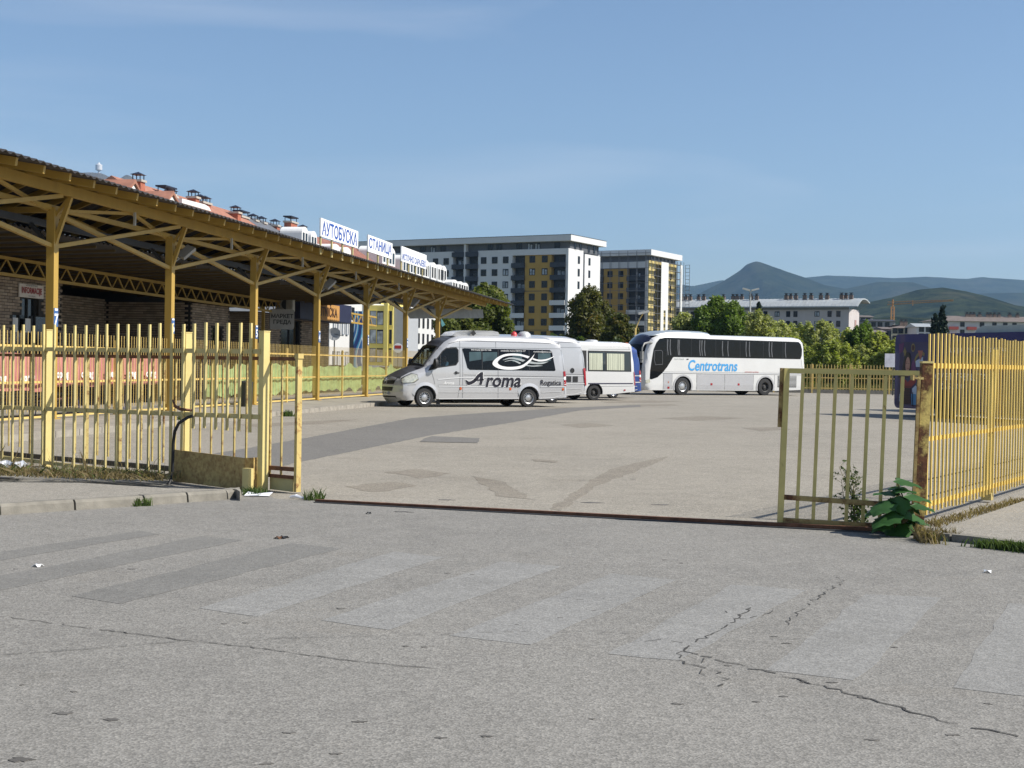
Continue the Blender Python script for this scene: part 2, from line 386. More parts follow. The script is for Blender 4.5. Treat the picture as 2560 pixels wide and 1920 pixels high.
spots = [(852, 1522, .055), (1966, 1609, .06), (1935, 1592, .045), (723, 1833, .05), (50, 1900, .09), (55, 1713, .03), (186, 1730, .03), (1292, 1562, .03), (560, 1560, .03), (615, 1558, .035),
         (1014, 1616, .035), (1058, 1618, .03), (1692, 1760, .05), (1220, 1842, .05), (280, 1800, .08), (160, 1784, .08), (2080, 1707, .05), (2010, 1706, .04), (2155, 1745, .05),
         (1480, 1798, .03), (2180, 1850, .06), (2380, 1838, .05), (1400, 1545, .03), (1485, 1527, .03), (38, 1423, .03), (330, 1423, .05), (665, 1910, .05), (838, 1885, .05), (1890, 1755, .04),
         (1120, 1433, .04), (1180, 1437, .04), (1100, 1845, .04), (1660, 1400, .03), (2235, 1619, .03), (1960, 1742, .04), (1820, 1665, .04), (900, 1805, .05), (1705, 1408, .03), (2470, 1760, .04)]
for i, (x, y, r) in enumerate(spots): blot((x, y), r * .62, tar_m, road, seed=i)
for (x, y, r) in [(1480, 1257, .12), (1120, 1250, .1), (1650, 1262, .1), (1580, 1198, .05), (1010, 1280, .1)]: blot((x, y), r, tar_m, lot)
# fallen leaves, paper scraps on the road
leaf_brown = M('dry_leaf', (.10, .045, .02), .8, var=.3)
def leaflet(p, r, m, name, label, cat, group=None):
    c = GP(*p); b = mb(m)
    pts = []
    for k in range(9):
        a = 2 * math.pi * k / 9; rr = r * (1 if k % 2 else .55)
        pts.append((c.x + math.cos(a) * rr, c.y + math.sin(a) * rr * .8, .012 + .012 * math.cos(3 * a)))
    b.add(pts + [(c.x, c.y, .02)] + [(q[0], q[1], q[2] - .004) for q in pts], [(k, (k + 1) % 9, 9) for k in range(9)] + [((k + 1) % 9, k, 10 + k, 10 + (k + 1) % 9) for k in range(9)])
    return top(b, name, (c.x, c.y, 0), label, cat, group)
leaflet((697, 1347), .05, leaf_brown, 'dry_leaf', 'crumpled dark leaf on the road, left one of the pair below the gate post', 'leaf')
leaflet((709, 1346), .06, black, 'dry_leaf', 'crumpled blackish leaf on the road, right one of the pair below the gate post', 'leaf')
leaflet((922, 1285), .035, dark, 'pebble', 'small dark pebble on the road left of the gate track', 'pebble')
leaflet((95, 1417), .05, white, 'paper_scrap', 'small white paper scrap on the worn crossing at the left edge', 'litter')
leaflet((2470, 1432), .05, white, 'paper_scrap', 'thin white paper scrap on the road in front of the right sidewalk', 'litter')
# steel track of the sliding gate
d = (T1 - T0).normalized(); tr = thing('gate_track', T0.lerp(T1, .5), 'dark rusty steel rail set in the ground across the open gateway', 'gate track')
tr_b = mb(rust); A = GP(790, 1255); tr_b.beam(A + Vector((0, 0, .015)), T1 + Vector((0, 0, .03)), .05, .035); tr_b.build('rail', tr)
tr_b = mb(dark); tr_b.beam(A + Vector((0, -.05, .002)), T1 + Vector((0, -.06, .004)), .09, .012); tr_b.build('base_strip', tr)

# left sidewalk with kerb stones
ks = [GP(-420, 1316), GP(0, 1288), GP(362, 1264), GP(470, 1256), GP(570, 1249), GP(606, 1243)]
kt = .11
wb = mb(walk_m)
back = [GP(600, 1228, kt), GP(590, 1222, kt), GP(430, 1220, kt), GP(200, 1206, kt), GP(0, 1205, kt), GP(-420, 1200, kt)]
inner = [Vector((p.x - .06, p.y + .13, 0)) for p in ks]
wb.prism([(p.x, p.y) for p in inner] + [(p.x, p.y) for p in back], -.02, kt - .004); structure(wb, 'sidewalk')
kerb = thing('kerb', ks[1], 'concrete kerb of the left sidewalk in front of the yellow fence', 'kerb')
path = []
for i in range(len(ks) - 1):
    n = max(1, round((ks[i + 1] - ks[i]).length / .95))
    path += [ks[i].lerp(ks[i + 1], k / n) for k in range(n)]
path.append(ks[-1])
for i in range(len(path) - 1):
    a, c = path[i], path[i + 1]; dd = (c - a).normalized(); nn = Vector((-dd.y, dd.x, 0)); b = mb(kerb_m)
    a2, c2 = a + dd * .012, c - dd * .012; jz = rnd.uniform(-.004, .004)
    sec = [(0, 0), (.012, kt - .03 + jz), (.035, kt + jz), (.15, kt + jz), (.15, 0)]
    vs = [e + nn * q[0] + Vector((0, 0, q[1])) for e in (a2, c2) for q in sec]
    b.add(vs, [(0, 1, 6, 5), (1, 2, 7, 6), (2, 3, 8, 7), (3, 4, 9, 8), (4, 3, 2, 1, 0), (5, 6, 7, 8, 9)])
    b.build('kerb_stone', kerb)
# right sidewalk
rs = [GP(2330, 1347), GP(2440, 1358), GP(2580, 1377), GP(3300, 1480)]
wb = mb(walk_m)
bk = [RF0 + rdir * t + Vector((.35, -.2, 0)) for t in (40, 4, 1, -.1)]
wb.prism([(p.x, p.y) for p in rs] + [(60, 30), (60, 60)] + [(p.x, p.y) for p in bk], -.02, .06); structure(wb, 'sidewalk')
kb = mb(kerb_m)
kerb2 = thing('kerb', rs[1], 'low concrete kerb of the right sidewalk, half hidden by grass', 'kerb')
for i in range(3):
    n = 2 if i < 2 else 6
    for k in range(n):
        a, c = rs[i].lerp(rs[i + 1], k / n), rs[i].lerp(rs[i + 1], (k + 1) / n); dd = (c - a).normalized()
        b = mb(kerb_m); nn = Vector((-dd.y, dd.x, 0)); b.beam(a + dd * .01 + nn * .0 + Vector((0, 0, .032)), c - dd * .01 + Vector((0, 0, .032)), .14, .075); b.build('kerb_stone', kerb2)
# bus platform along the canopy: frame of the station (s along, w across towards the lot)
DX, DY = .1744, .9847
def ST(s, w_, z=0.0, tilt=True):
    return Vector((-11.0 + DX * s + DY * w_, 33.4 + DY * s - DX * w_, z - (.0074 * s if tilt and z > 2.3 else 0)))
PZ = .13
wb = mb(plat_m); q = [ST(-30, 2.65), ST(28, 2.65), ST(60, 2.65), ST(60, -22), ST(-30, -22)]
wb.prism([(p.x, p.y) for p in q], -.02, PZ); structure(wb, 'bus_platform')
kerb3 = thing('kerb', ST(0, 2.7), 'pale concrete kerb along the bus platform', 'kerb')
kerb_p = M('kerb_concrete_pale', (.28, .255, .215), .9, var=.22, scale=5, bump=.2, bscale=40)
for i in range(-8, 58):
    a, c = ST(i + .012, 2.73), ST(i + .988, 2.73); b = mb(kerb_p); b.beam(a + Vector((0, 0, .066)), c + Vector((0, 0, .066)), .15, .14 + rnd.uniform(-.008, .008)); b.build('kerb_stone', kerb3)
# ================================================================== fences and gates
def on_line(P0, P1, px, py=1000):
    dd = (P1 - P0).normalized(); r = ray(px, py); k = r.x / r.y
    t = (k * P0.y - P0.x) / (dd.x - k * dd.y)
    return P0 + dd * t
la = math.atan2(ldir.y, ldir.x); ln = Vector((ldir.y, -ldir.x, 0))        # ln points to the camera side
if ln.y > 0: ln = -ln
# ---- left fence
fen = thing('picket_fence', (LF0.x, LF0.y, 0), 'pale yellow metal picket fence behind the left sidewalk, weeds at its foot', 'fence')
def picket_mesh(h0, h1, wd=.036, th=.024, tip=.3):
    b = mb(yellow); b.bb(-wd / 2, wd / 2, -th / 2, th / 2, h0, h1 - tip)
    b.mat(yellow_bright); b.bb(-wd / 2 - .001, wd / 2 + .001, -th / 2 - .001, th / 2 + .001, h1 - tip, h1); return b.mesh('picket')
pk_long = picket_mesh(.02, 2.07); pk_short = picket_mesh(.72, 2.07)
xs = [12.4, 38.2, 62.8, 87.7, 113.4, 139.5, 165.8, 192.1, 218.2, 244.5, 271.1, 298.3, 325.2, 351.9, 379, 406.5, 434, 461.6, 489.7, 517.5, 546.4, 574.8, 603.7, 632.3]
for k in range(1, 22): xs.insert(0, 12.4 - 25.4 * k)
for x in xs:
    p = on_line(LF0, LF1, x) + ln * .04
    inst('picket', pk_short if x > 470 else pk_long, fen, p + Vector((0, 0, rnd.uniform(-.012, .012))), la, rot=(rnd.uniform(-.003, .003), rnd.choice((0, 0, 0, 0, 1)) * rnd.uniform(-.012, .012) + rnd.uniform(-.004, .004), la))
p0 = on_line(LF0, LF1, -560); p1 = on_line(LF0, LF1, 651)
b = mb(yellow); b.beam(p0 + Vector((0, 0, 1.73)), p1 + Vector((0, 0, 1.715)), .045, .058); b.build('rail', fen)
b = mb(yellow); b.beam(p0 + Vector((0, 0, .74)), p1 + Vector((0, 0, .91)), .045, .058); b.build('rail', fen)
b = mb(yellow); b.beam(p0 + Vector((0, 0, .13)), on_line(LF0, LF1, 452) + Vector((0, 0, .05)), .045, .05); b.build('rail', fen)
for i, (x, h) in enumerate(((-400, 2.0), (-140, 2.0), (111, 2.0), (458, 1.95), (652, 1.96))):
    p = on_line(LF0, LF1, x) - ln * .045; b = mb(yellow_bright); b.box((p.x, p.y, h / 2), (.096, .096, h), la); b.box((p.x, p.y, h + .004), (.106, .106, .012), la); b.build('post', fen)
# counterweight box between the posts
pa, pb = on_line(LF0, LF1, 450) + ln * .10, on_line(LF0, LF1, 630) + ln * .10
bx = thing('counterweight_box', pa, 'rust speckled yellow steel box at the foot of the left fence beside the gate post', 'steel box')
plate_m = M('rusty_yellow_plate', (.52, .38, .14), .7, var=.2, scale=3, rust=(.40, 16, .34), rustcol=(.26, .11, .04), bump=.1, bscale=40)
b = mb(plate_m)
vs = [pa + Vector((0, 0, .02)), pb + Vector((0, 0, -.0)), pb + Vector((0, 0, .40)), pa + ldir * .02 + Vector((0, 0, .43))]
vs2 = [v - ln * .012 for v in vs]
b.add(vs + vs2, [(0, 1, 2, 3), (7, 6, 5, 4), (0, 3, 7, 4), (1, 5, 6, 2), (3, 2, 6, 7), (0, 4, 5, 1)]); b.build('front_plate', bx)
b = mb(plate_m); m_ = pb - ln * .13; b.box((m_.x, m_.y, .2), (.012, .25, .4), la); b.build('side_plate', bx)
m_ = pb + ldir * .09 + ln * .02; b = mb(yellow_bright); b.box((m_.x, m_.y, .14), (.12, .08, .28), la); b.build('end_block', bx)
m_ = on_line(LF0, LF1, 640) - ln * .2; b = mb(yellow_rusty); b.box((m_.x, m_.y, .33), (.10, .02, .30), la); b.build('bracket', bx)
# hanging black hose
hp = [PD(482, 1040, 17.9), PD(470, 1043, 17.85), PD(447, 1058, 17.85), PD(437, 1078, 17.9), PD(433, 1110, 17.95), PD(432, 1150, 17.95), PD(431, 1180, 17.95), PD(427, 1200, 17.9), PD(421, 1213, 17.85)]
b = mb(black); b.tube(hp, .021, 8)
top(b, 'hose', GP(424, 1215), 'black rubber hose hanging down beside the left fence post', 'hose', smooth=60)
hk = [PD(432, 1000, 17.9), PD(438, 1016, 17.85), PD(452, 1023, 17.85), PD(480, 1026, 17.85)]
b = mb(rust); b.tube(hk, [.01, .02, .022, .018], 6); top(b, 'gate_latch', hk[1], 'short bent rusty latch bar on the lower rail of the left fence', 'latch', smooth=60)
# ---- sliding gate parked behind the left fence
G1 = GP(743, 1234); G1.z = 0; G0 = G1 + (Vector((-8.2, 22.3, 0)) - G1)
gdir = (G0 - G1).normalized(); ga = math.atan2(gdir.y, gdir.x)
sg = thing('sliding_gate', G1, 'rusty yellow sliding gate leaf parked behind the left fence', 'gate')
gl = (G0 - G1).length
def gp(t, z): return G1 + gdir * t + Vector((0, 0, z))
b = mb(rust); b.beam(gp(-.02, 1.63), gp(gl + 3, 1.63), .05, .045); b.build('top_rail', sg)
b = mb(rust); b.beam(gp(.0, .29), gp(.62, .28), .05, .05); b.build('bottom_rail', sg)
b = mb(rust); b.beam(gp(.02, .19), gp(.6, .185), .05, .04); b.build('bottom_rail', sg)
b = mb(dark); tq = (on_line(G1, G0, 446) - G1).length; b.beam(gp(tq, .13), gp(gl + 3, .03), .05, .07); b.build('bottom_rail', sg)
bar = mb(yellow_rusty); bar.bb(-.012, .012, -.010, .010, .2, 1.61); bar = bar.mesh('bar')
for x in [705, 677, 617, 587, 557, 529, 501, 474, 439, 410, 382, 354, 326, 300, 272, 245, 217, 189, 161, 133, 106, 78, 50, 23, -5, -32, -60, -100, -140]:
    p = on_line(G1, G0, x)
    if x in (474, 300, 217, 78): b = mb(yellow_rusty); b.box((p.x, p.y, .86), (.05, .045, 1.5), ga); b.build('upright', sg)
    else: inst('bar', bar, sg, p, ga)
b = mb(M('gate_end_paint', (.55, .42, .15), .6, var=.15, rust=(.50, 6, .12), rustcol=(.3, .12, .04))); b.box((G1.x, G1.y, .84), (.05, .07, 1.64), ga); b.box((G1.x, G1.y, 1.665), (.075, .08, .06), ga); b.build('end_post', sg)
b = mb(M('gate_panel', (.48, .42, .2), .6, var=.15, rust=(.68, 5, .1))); p = gp(.31, .08); b.box((p.x, p.y, .10), (.46, .02, .17), ga); b.build('panel', sg)

# ---- right gate leaf
HG = GP(2296, 1333); HG.z = 0
LG = GP(1950, 1316); LG.z = 0
rg = thing('gate_leaf', LG, 'sagging yellow gate leaf with rusty lower rails at the right of the gateway', 'gate')
gd = (HG - LG).normalized(); lg_ = (HG - LG).length - .06; al = math.atan2(gd.y, gd.x)
lean = .024
def rp_(t, z): return LG + gd * (t + lean * z) + Vector((0, 0, z + .01 - .012 * t))
def rbar(name, t0, z0, t1, z1, w_, m, h=None):
    b = mb(m); b.beam(rp_(t0, z0), rp_(t1, z1), w_, h or w_, up=Vector((0, -1, 0)) if abs(t1 - t0) < .3 else Vector((0, 0, 1))); return b.build(name, rg)
gy = M('gate_leaf_paint', (.52, .43, .15), .55, var=.12, scale=5, rust=(.62, 6, .1), rustcol=(.16, .08, .03))
gr = M('gate_leaf_rusty', (.38, .28, .1), .7, var=.2, scale=5, rust=(.42, 5, .2), rustcol=(.15, .06, .025))
rbar('frame_upright', .0, .0, 0, 1.6, .055, gy)
rbar('latch_plate', -.045, 1.0, -.045, 1.6, .04, gr)
rbar('top_rail', .03, 1.575, lg_, 1.585, .05, gy)
rbar('bottom_rail', .03, .05, lg_, .05, .05, gr, .06)
rbar('cross_rail', .03, .29, lg_, .27, .04, gr, .05)
t = .165
while t < lg_ - .02:
    rbar('bar', t, .07, t, 1.55, .03, gy); t += .162
rbar('hinge_upright', lg_ - .0, .05, lg_, 1.56, .03, gr)
# ---- rusty hinge post
po = thing('gate_post', HG, 'rusty square gate post with yellow top between leaf and right fence', 'gate post')
rustp = M('rusty_post_paint', (.50, .38, .11), .75, var=.2, scale=3, rust=(.40, 4, .14), rustcol=(.13, .05, .02), bump=.2, bscale=50)
rp2 = Vector((HG.x + .05, HG.y + .06, 0))
b = mb(rustp); b.beam(rp2 + Vector((-.045, 0, 0)), rp2 + Vector((.015, 0, 1.68)), .1, .1, up=Vector((0, -1, 0))); b.build('shaft', po)
b = mb(yellow_bright); b.box((rp2.x + .015, rp2.y, 1.69), (.108, .108, .02), 0); b.build('cap', po)
b = mb(yellow_rusty); b.beam(rp2 + Vector((-.03, -.05, 1.53)), rp2 + Vector((-.14, -.06, 1.535)), .03, .025); b.tube([rp2 + Vector((-.14, -.06, 1.51)), rp2 + Vector((-.14, -.06, 1.56))], .022, 8); b.build('hinge_pin', po)
# ---- right fence
rf = thing('picket_fence', RF0, 'bright yellow picket fence running back along the right sidewalk', 'fence')
yb = M('right_fence_paint', (.70, .50, .13), .5, var=.12, scale=3, rust=(.72, 5, .1))
pk = mb(yb); pk.bb(-.013, .013, -.009, .009, .11, 2.0); pk = pk.mesh('picket')
ra = math.atan2(rdir.y, rdir.x)
rn = Vector((rdir.y, -rdir.x, 0))
for i in range(0, 92):
    p = RF0 + rdir * (i * .153) + rn * .024
    inst('picket', pk, rf, p + Vector((0, 0, .0006 * i + rnd.uniform(-.012, .012))), rot=(rnd.uniform(-.0015, .0015), .006 + rnd.uniform(-.003, .003), ra))
for z, h in ((1.66, .055), (.89, .045), (.2, .05)):
    b = mb(yb); b.beam(RF0 - rdir * .08 + Vector((0, 0, z)), RF0 + rdir * 14 + Vector((0, 0, z + .03)), .025, h); b.build('rail', rf)
for i, tt in enumerate((3.05, 6.3, 9.5, 12.7)):
    p = RF0 + rdir * tt - rn * .04; b = mb(yb); b.beam(p + Vector((-.03, 0, .12)), p + Vector((.03, 0, 1.88)), .07, .07, up=Vector((0, -1, 0))); b.build('post', rf)
    b = mb(yellow_rusty); b.box((p.x - .03, p.y, .09), (.12, .12, .12), ra); b.build('post_foot', rf)
p = RF0 - rdir * .12; b = mb(rustp); b.box((p.x, p.y, .85), (.05, .03, 1.5), ra); b.build('end_strip', rf)
# ================================================================== station canopy
can = thing('station_canopy', ST(0, 0, PZ), 'long ochre steel canopy with corrugated roof over the bus platform', 'canopy')
BAY = 6.753
roof_m = M('canopy_roof_sheet', (.04, .035, .033), .6, var=.35, scale=3)
und_m = roof_m
SE = 53.2
def strut(name, p, q, w_=.12, h=.12, m=ochre):
    b = mb(m); b.beam(p, q, w_, h); return b.build(name, can)
NP = 9
for k in range(-2, 7):
    s = k * BAY
    b = mb(ochre); p = ST(s, 0)
    zt = 5.17 - .0074 * s
    b.box((p.x, p.y, (PZ + zt) / 2), (.2, .22, zt - PZ), -R(10.04)); b.build('post', can)
    b = mb(ochre); b.box((p.x, p.y, PZ + .012), (.34, .36, .024), -R(10.04)); b.build('base_plate', can)
    strut('strut', ST(s, .02, 4.22), ST(s, .45, 5.42), .10, .10)
    strut('strut', ST(s, -.02, 4.2), ST(s, -.57, 4.80), .09, .09, dark)  # rear strut coloured dark to stand for the shade under the roof
    strut('strut', ST(s, -.02, 4.85), ST(s, .42, 5.42), .07, .07)
    strut('strut', ST(s + .1, .03, 4.26), ST(s + BAY - .4, .43, 5.40), .10, .10)
    strut('strut', ST(s - .1, .0, 4.26), ST(s - BAY + .3, -.2, 5.1), .10, .10)
    strut('strut', ST(s, -.1, 5.1), ST(s + BAY / 2, .43, 5.42), .07, .08)
    strut('strut', ST(s, -.1, 5.1), ST(s - BAY / 2, .43, 5.42), .07, .08)
    strut('strut', ST(s, -.05, 5.08), ST(s + BAY / 2, -.62, 4.98), .07, .07)
    strut('strut', ST(s, 0, 5.12), ST(s, -2.3, 5.12), .12, .14)
    strut('cross_beam', ST(s, -.1, 5.12), ST(s + BAY, -2.0, 5.25), .06, .08)
zz = lambda s: Vector((0, 0, 0))
b = mb(ochre); b.beam(ST(-16, .45, 5.55), ST(SE - 2.2, .45, 5.55), .13, .25); b.build('front_beam', can)
b = mb(dark); b.beam(ST(-16, -.62, 4.88), ST(42, -.62, 4.88), .14, .16); b.build('back_beam', can)  # dark colour carries the shade that lies on this beam
b = mb(ochre); b.beam(ST(-16, -.02, 5.17), ST(SE - 4, -.02, 5.17), .1, .12); b.build('ridge_beam', can)
b = mb(ochre); b.beam(ST(-16, -2.3, 5.2), ST(SE - 2, -2.3, 5.2), .1, .12); b.build('rear_beam', can)
s = -16.0 + .25; nr = 0
while s < SE:
    strut('rafter', ST(s, 1.55, 5.58), ST(s, -.5, 5.91), .09, .17)
    strut('rafter', ST(s, -.52, 5.90), ST(s, -2.55, 5.1), .08, .14)
    s += 1.135 / .9847 * .985
def corr(prof, s0, s1, amp=.025, wl=.3, th=.02, step=None, sharp=False):
    """corrugated sheet: prof = (w, z) pairs across, waves along s"""
    b = mb(roof_m); n = int((s1 - s0) / (wl / 6)); vs = []
    for i in range(n + 1):
        s = s0 + (s1 - s0) * i / n; a = amp * math.cos(2 * math.pi * s / wl)
        if sharp: a = amp * (abs(((s / wl) % 1) * 2 - 1) * 2 - 1)
        for q in prof: vs.append(ST(s, q[0], q[1] + a))
        for q in prof: vs.append(ST(s, q[0], q[1] + a - th))
    m_ = len(prof); fs = []
    for i in range(n):
        o = i * 2 * m_; p = (i + 1) * 2 * m_
        for j in range(m_ - 1):
            fs.append((o + j, o + j + 1, p + j + 1, p + j)); fs.append((o + m_ + j, p + m_ + j, p + m_ + j + 1, o + m_ + j + 1))
        fs.append((o, p, p + m_, o + m_)); fs.append((o + m_ - 1, o + 2 * m_ - 1, p + 2 * m_ - 1, p + m_ - 1))
    b.add(vs, fs); return b
corr([(1.72, 5.69), (.6, 5.87), (-.5, 6.045)], -17, SE + .3).build('roof_sheet', can)
corr([(-.45, 6.045), (-1.5, 5.60), (-2.7, 5.13)], -17, SE + .3).build('roof_sheet', can)
# small hanging tags and lamps of the canopy
for k, s in enumerate((-3.6, 3.3, 10.1, 16.9, 23.6, 30.4)):
    b = mb(M('grey_tag', (.45, .45, .42), .5)); p = ST(s, .53, 5.27); b.box((p.x, p.y, p.z), (.06, .05, .34), -R(10)); b.build('hanger', can)
# end panel of the canopy (grey cloth)
b = mb(M('grey_cloth', (.30, .31, .30), .8, var=.15)); 
vs = [ST(SE - 10.5, -2.4, 4.9), ST(SE - 1.8, .2, 5.28), ST(SE - 1.8, .25, 4.75), ST(SE - 10, -2.2, 4.35)]
b.add(vs + [v + Vector((.02, .02, 0)) for v in vs], [(0, 1, 2, 3), (7, 6, 5, 4), (0, 4, 5, 1), (1, 5, 6, 2), (2, 6, 7, 3), (3, 7, 4, 0)]); b.build('end_cloth', can)
# ---- lower roof over the waiting area, lattice girder
low = thing('waiting_roof', ST(0, -1.1, PZ), 'dark corrugated roof with ochre lattice girder between canopy and brick station', 'roof')
corr([(-.95, 4.76), (-5, 4.62), (-16, 4.3)], -17, 34, .035, .26, sharp=True).build('roof_sheet', low)
s = -16
while s < 34:
    b = mb(M('rafter_paint_dark', (.11, .075, .028), .6)); b.beam(ST(s, -1.15, 4.655), ST(s, -9, 4.40), .05, .07); b.build('rafter', low); s += 1.14
b = mb(ochre); b.beam(ST(-17, -4.6, 4.47), ST(45, -4.6, 4.47), .09, .09); b.build('top_chord', low)
b = mb(ochre); b.beam(ST(-17, -4.6, 4.0), ST(45, -4.6, 4.0), .09, .09); b.build('bottom_chord', low)
s = -16.5
while s < 44:
    b = mb(ochre); b.beam(ST(s, -4.6, 4.03), ST(s + .42, -4.6, 4.44), .035, .035); b.build('diagonal', low)
    b = mb(ochre); b.beam(ST(s + .44, -4.6, 4.44), ST(s + .86, -4.6, 4.03), .035, .05); b.build('diagonal', low); s += .88
for s in (27, 34, 43):
    b = mb(ochre if s < 40 else dark); p = ST(s, -4.62, 0); b.box((p.x, p.y, 2.05), (.12, .12, 3.85), -R(10)); b.build('column', low)
# ---- floodlights
lampbox = M('lamp_grey', (.30, .29, .26), .5); lampglass = M('lamp_glass', (.55, .52, .45), .3, var=.1)
for n, (s, lab) in enumerate(((BAY * 1 + .55, 'grey floodlight under the canopy at the second post from the left'), (BAY * 3 + .7, 'grey floodlight under the canopy at the fourth post from the left'),
                     (BAY * 5 + .6, 'grey floodlight under the canopy near its far end'))):
    p = ST(s, .25, 4.72); t_ = thing('floodlight', p, lab, 'floodlight', 'floodlights under the canopy')
    Mx = Matrix.Translation(p) @ Matrix.Rotation(R(50), 4, 'Z') @ Matrix.Rotation(R(-38), 4, 'Y') @ Matrix.Rotation(R(25), 4, 'X')
    def tb(m, c, d):
        q = MB().mat(m); q.box(c, d); q.v = [tuple(Mx @ Vector(v)) for v in q.v]; return q
    tb(lampbox, (0, 0, .05), (.52, .3, .1)).build('housing', t_); tb(lampglass, (0, 0, -.01), (.44, .24, .02)).build('glass', t_)
    b = mb(lampbox); b.beam(ST(s - .5, .05, 4.4), p, .03, .03); b.build('arm', t_)
# ---- roof signs
blue_l = M('sign_blue', (.02, .075, .33), .5, var=.05); sign_w = M('sign_white', (.80, .80, .79), .5, var=.03)
for (s0, s1, txt, zt, zb, npost, sz, zc, lab) in (
        (15.62, 20.2, 'АУТОБУСКА', 6.70, 6.06, 4, .62, 6.375, 'white roof sign reading АУТОБУСКА in blue, largest and nearest of three'),
        (21.55, 25.2, 'СТАНИЦА', 6.72, 6.07, 3, .60, 6.39, 'white roof sign reading СТАНИЦА in blue, middle of the three'),
        (26.7, 31.2, 'ИСТОЧНО САРАЈЕВО', 6.76, 6.12, 4, .42, 6.36, 'white roof sign reading ИСТОЧНО САРАЈЕВО, farthest of the three')):
    t_ = thing('roof_sign', ST(s0, 1.6, 5.7), lab, 'sign', 'signs standing on the canopy edge')
    b = mb(sign_w); b.mats = [sign_w]
    c0, c1 = ST(s0, 1.60, 0, False), ST(s1, 1.60, 0, False); dz0, dz1 = -.0074 * s0, -.0074 * s1
    vs = [Vector((c.x, c.y, z + dz)) + o for o in (Vector((0, 0, 0)), Vector((-.045, .008, 0))) for c, z, dz in ((c0, zb, dz0), (c1, zb, dz1), (c1, zt, dz1), (c0, zt, dz0))]
    b.add(vs, [(0, 1, 2, 3), (7, 6, 5, 4), (0, 3, 7, 4), (1, 5, 6, 2), (3, 2, 6, 7), (0, 4, 5, 1)]); b.build('panel', t_)
    b = mb(blue_l); mid = (c0 + c1) / 2 + Vector((.006, -.001, 0)); ex = Vector((c1.x - c0.x, c1.y - c0.y, dz1 - dz0)).normalized()
    vs, fs = text_geo(txt, sz, bold=.014 if sz > .5 else .008)
    wx = max(v[0] for v in vs) - min(v[0] for v in vs); cx = (max(v[0] for v in vs) + min(v[0] for v in vs)) / 2
    cy = (max(v[1] for v in vs) + min(v[1] for v in vs)) / 2; kx = (s1 - s0 - .28) / wx; hh = max(v[1] for v in vs) - min(v[1] for v in vs)
    ky = (.50 if sz > .5 else .29) / hh
    zo = (zc - .0074 * (s0 + s1) / 2) if sz > .5 else (zb + .21 - .0074 * (s0 + s1) / 2)
    b.add([mid + ex * ((v[0] - cx) * kx) + Vector((0, 0, zo + (v[1] - cy) * ky)) for v in vs], fs); b.build('lettering', t_)
    for i in range(npost):
        s = s0 + .2 + (s1 - s0 - .7) * i / (npost - 1); b = mb(yellow); p = ST(s, 1.53, 0); z0 = 5.45 - .0074 * s; z1 = zb + .1 - .0074 * s
        b.box((p.x, p.y, (z0 + z1) / 2), (.05, .09, z1 - z0), -R(10)); b.build('support', t_)
# ---- number plates on the posts
plate_b = M('plate_blue', (.05, .12, .30), .5)
for n, k, wn in zip('765432', range(0, 6), ('seven', 'six', 'five', 'four', 'three', 'two')):
    s = k * BAY; t_ = thing('number_plate', ST(s, .11, 2.2), 'small blue plate with white number %s on a canopy post' % wn, 'number plate')
    b = mb(plate_b); p = ST(s, .107, 2.6, False); b.box((p.x, p.y, 2.56), (.014, .2, .44), -R(10.04)); b.build('plate', t_)
    b = mb(sign_w); put_text(b, n, .36, ST(s, .118, 2.50, False), Vector((DX, DY, 0)), Vector((0, 0, 1)), bold=.01)
    q = ST(s, .118, 2.74, False); b.box((q.x, q.y, 2.745), (.002, .14, .05), -R(10.04)); b.build('lettering', t_)

# ================================================================== platform fence
pf_pk = mb(yellow_bright); pf_pk.bb(-.008, .008, -.0055, .0055, .2, 2.2 - PZ); 
pkm = pf_pk.mesh('picket')
sa = math.atan2(DY, DX)
yp = M('platform_fence_paint', (.64, .46, .15), .5, var=.1)
pkm.materials.clear(); pkm.materials.append(yp)
names = {-2: 'outermost left', -1: 'left', 0: 'first', 1: 'second', 2: 'third', 3: 'fourth', 4: 'fifth', 5: 'sixth'}
for k in range(-2, 6):
    s0 = k * BAY + .13; s1 = (k + 1) * BAY - .13
    lab = {-2: 'yellow platform fence panel left of post seven, cut by the picture edge', -1: 'yellow platform fence panel with pink banner just left of post seven', 0: 'yellow platform fence panel with pink banner between posts seven and six',
           1: 'yellow platform fence panel between posts six and five', 2: 'yellow platform fence panel between posts five and four', 3: 'yellow platform fence panel between posts four and three',
           4: 'yellow platform fence panel between posts three and two, behind the van hood', 5: 'yellow platform fence panel between posts two and one, behind the van'}[k]
    t_ = thing('platform_fence', ST(s0, 0, PZ), lab, 'fence', 'fence panels between the canopy posts')
    for z in (.2, 1.02, 1.86):
        b = mb(yp); b.beam(ST(s0, 0, z), ST(s1, 0, z), .035, .05); b.build('rail', t_)
    b = mb(yp); p = ST((s0 + s1) / 2, .0); b.box((p.x, p.y, 1.1), (.07, .07, 1.95), sa); b.build('post', t_)
    n = int((s1 - s0) / .15)
    for i in range(n):
        s = s0 + .08 + i * .15
        inst('picket', pkm, t_, ST(s, .03, PZ), rot=(0, rnd.uniform(-.004, .004), sa))
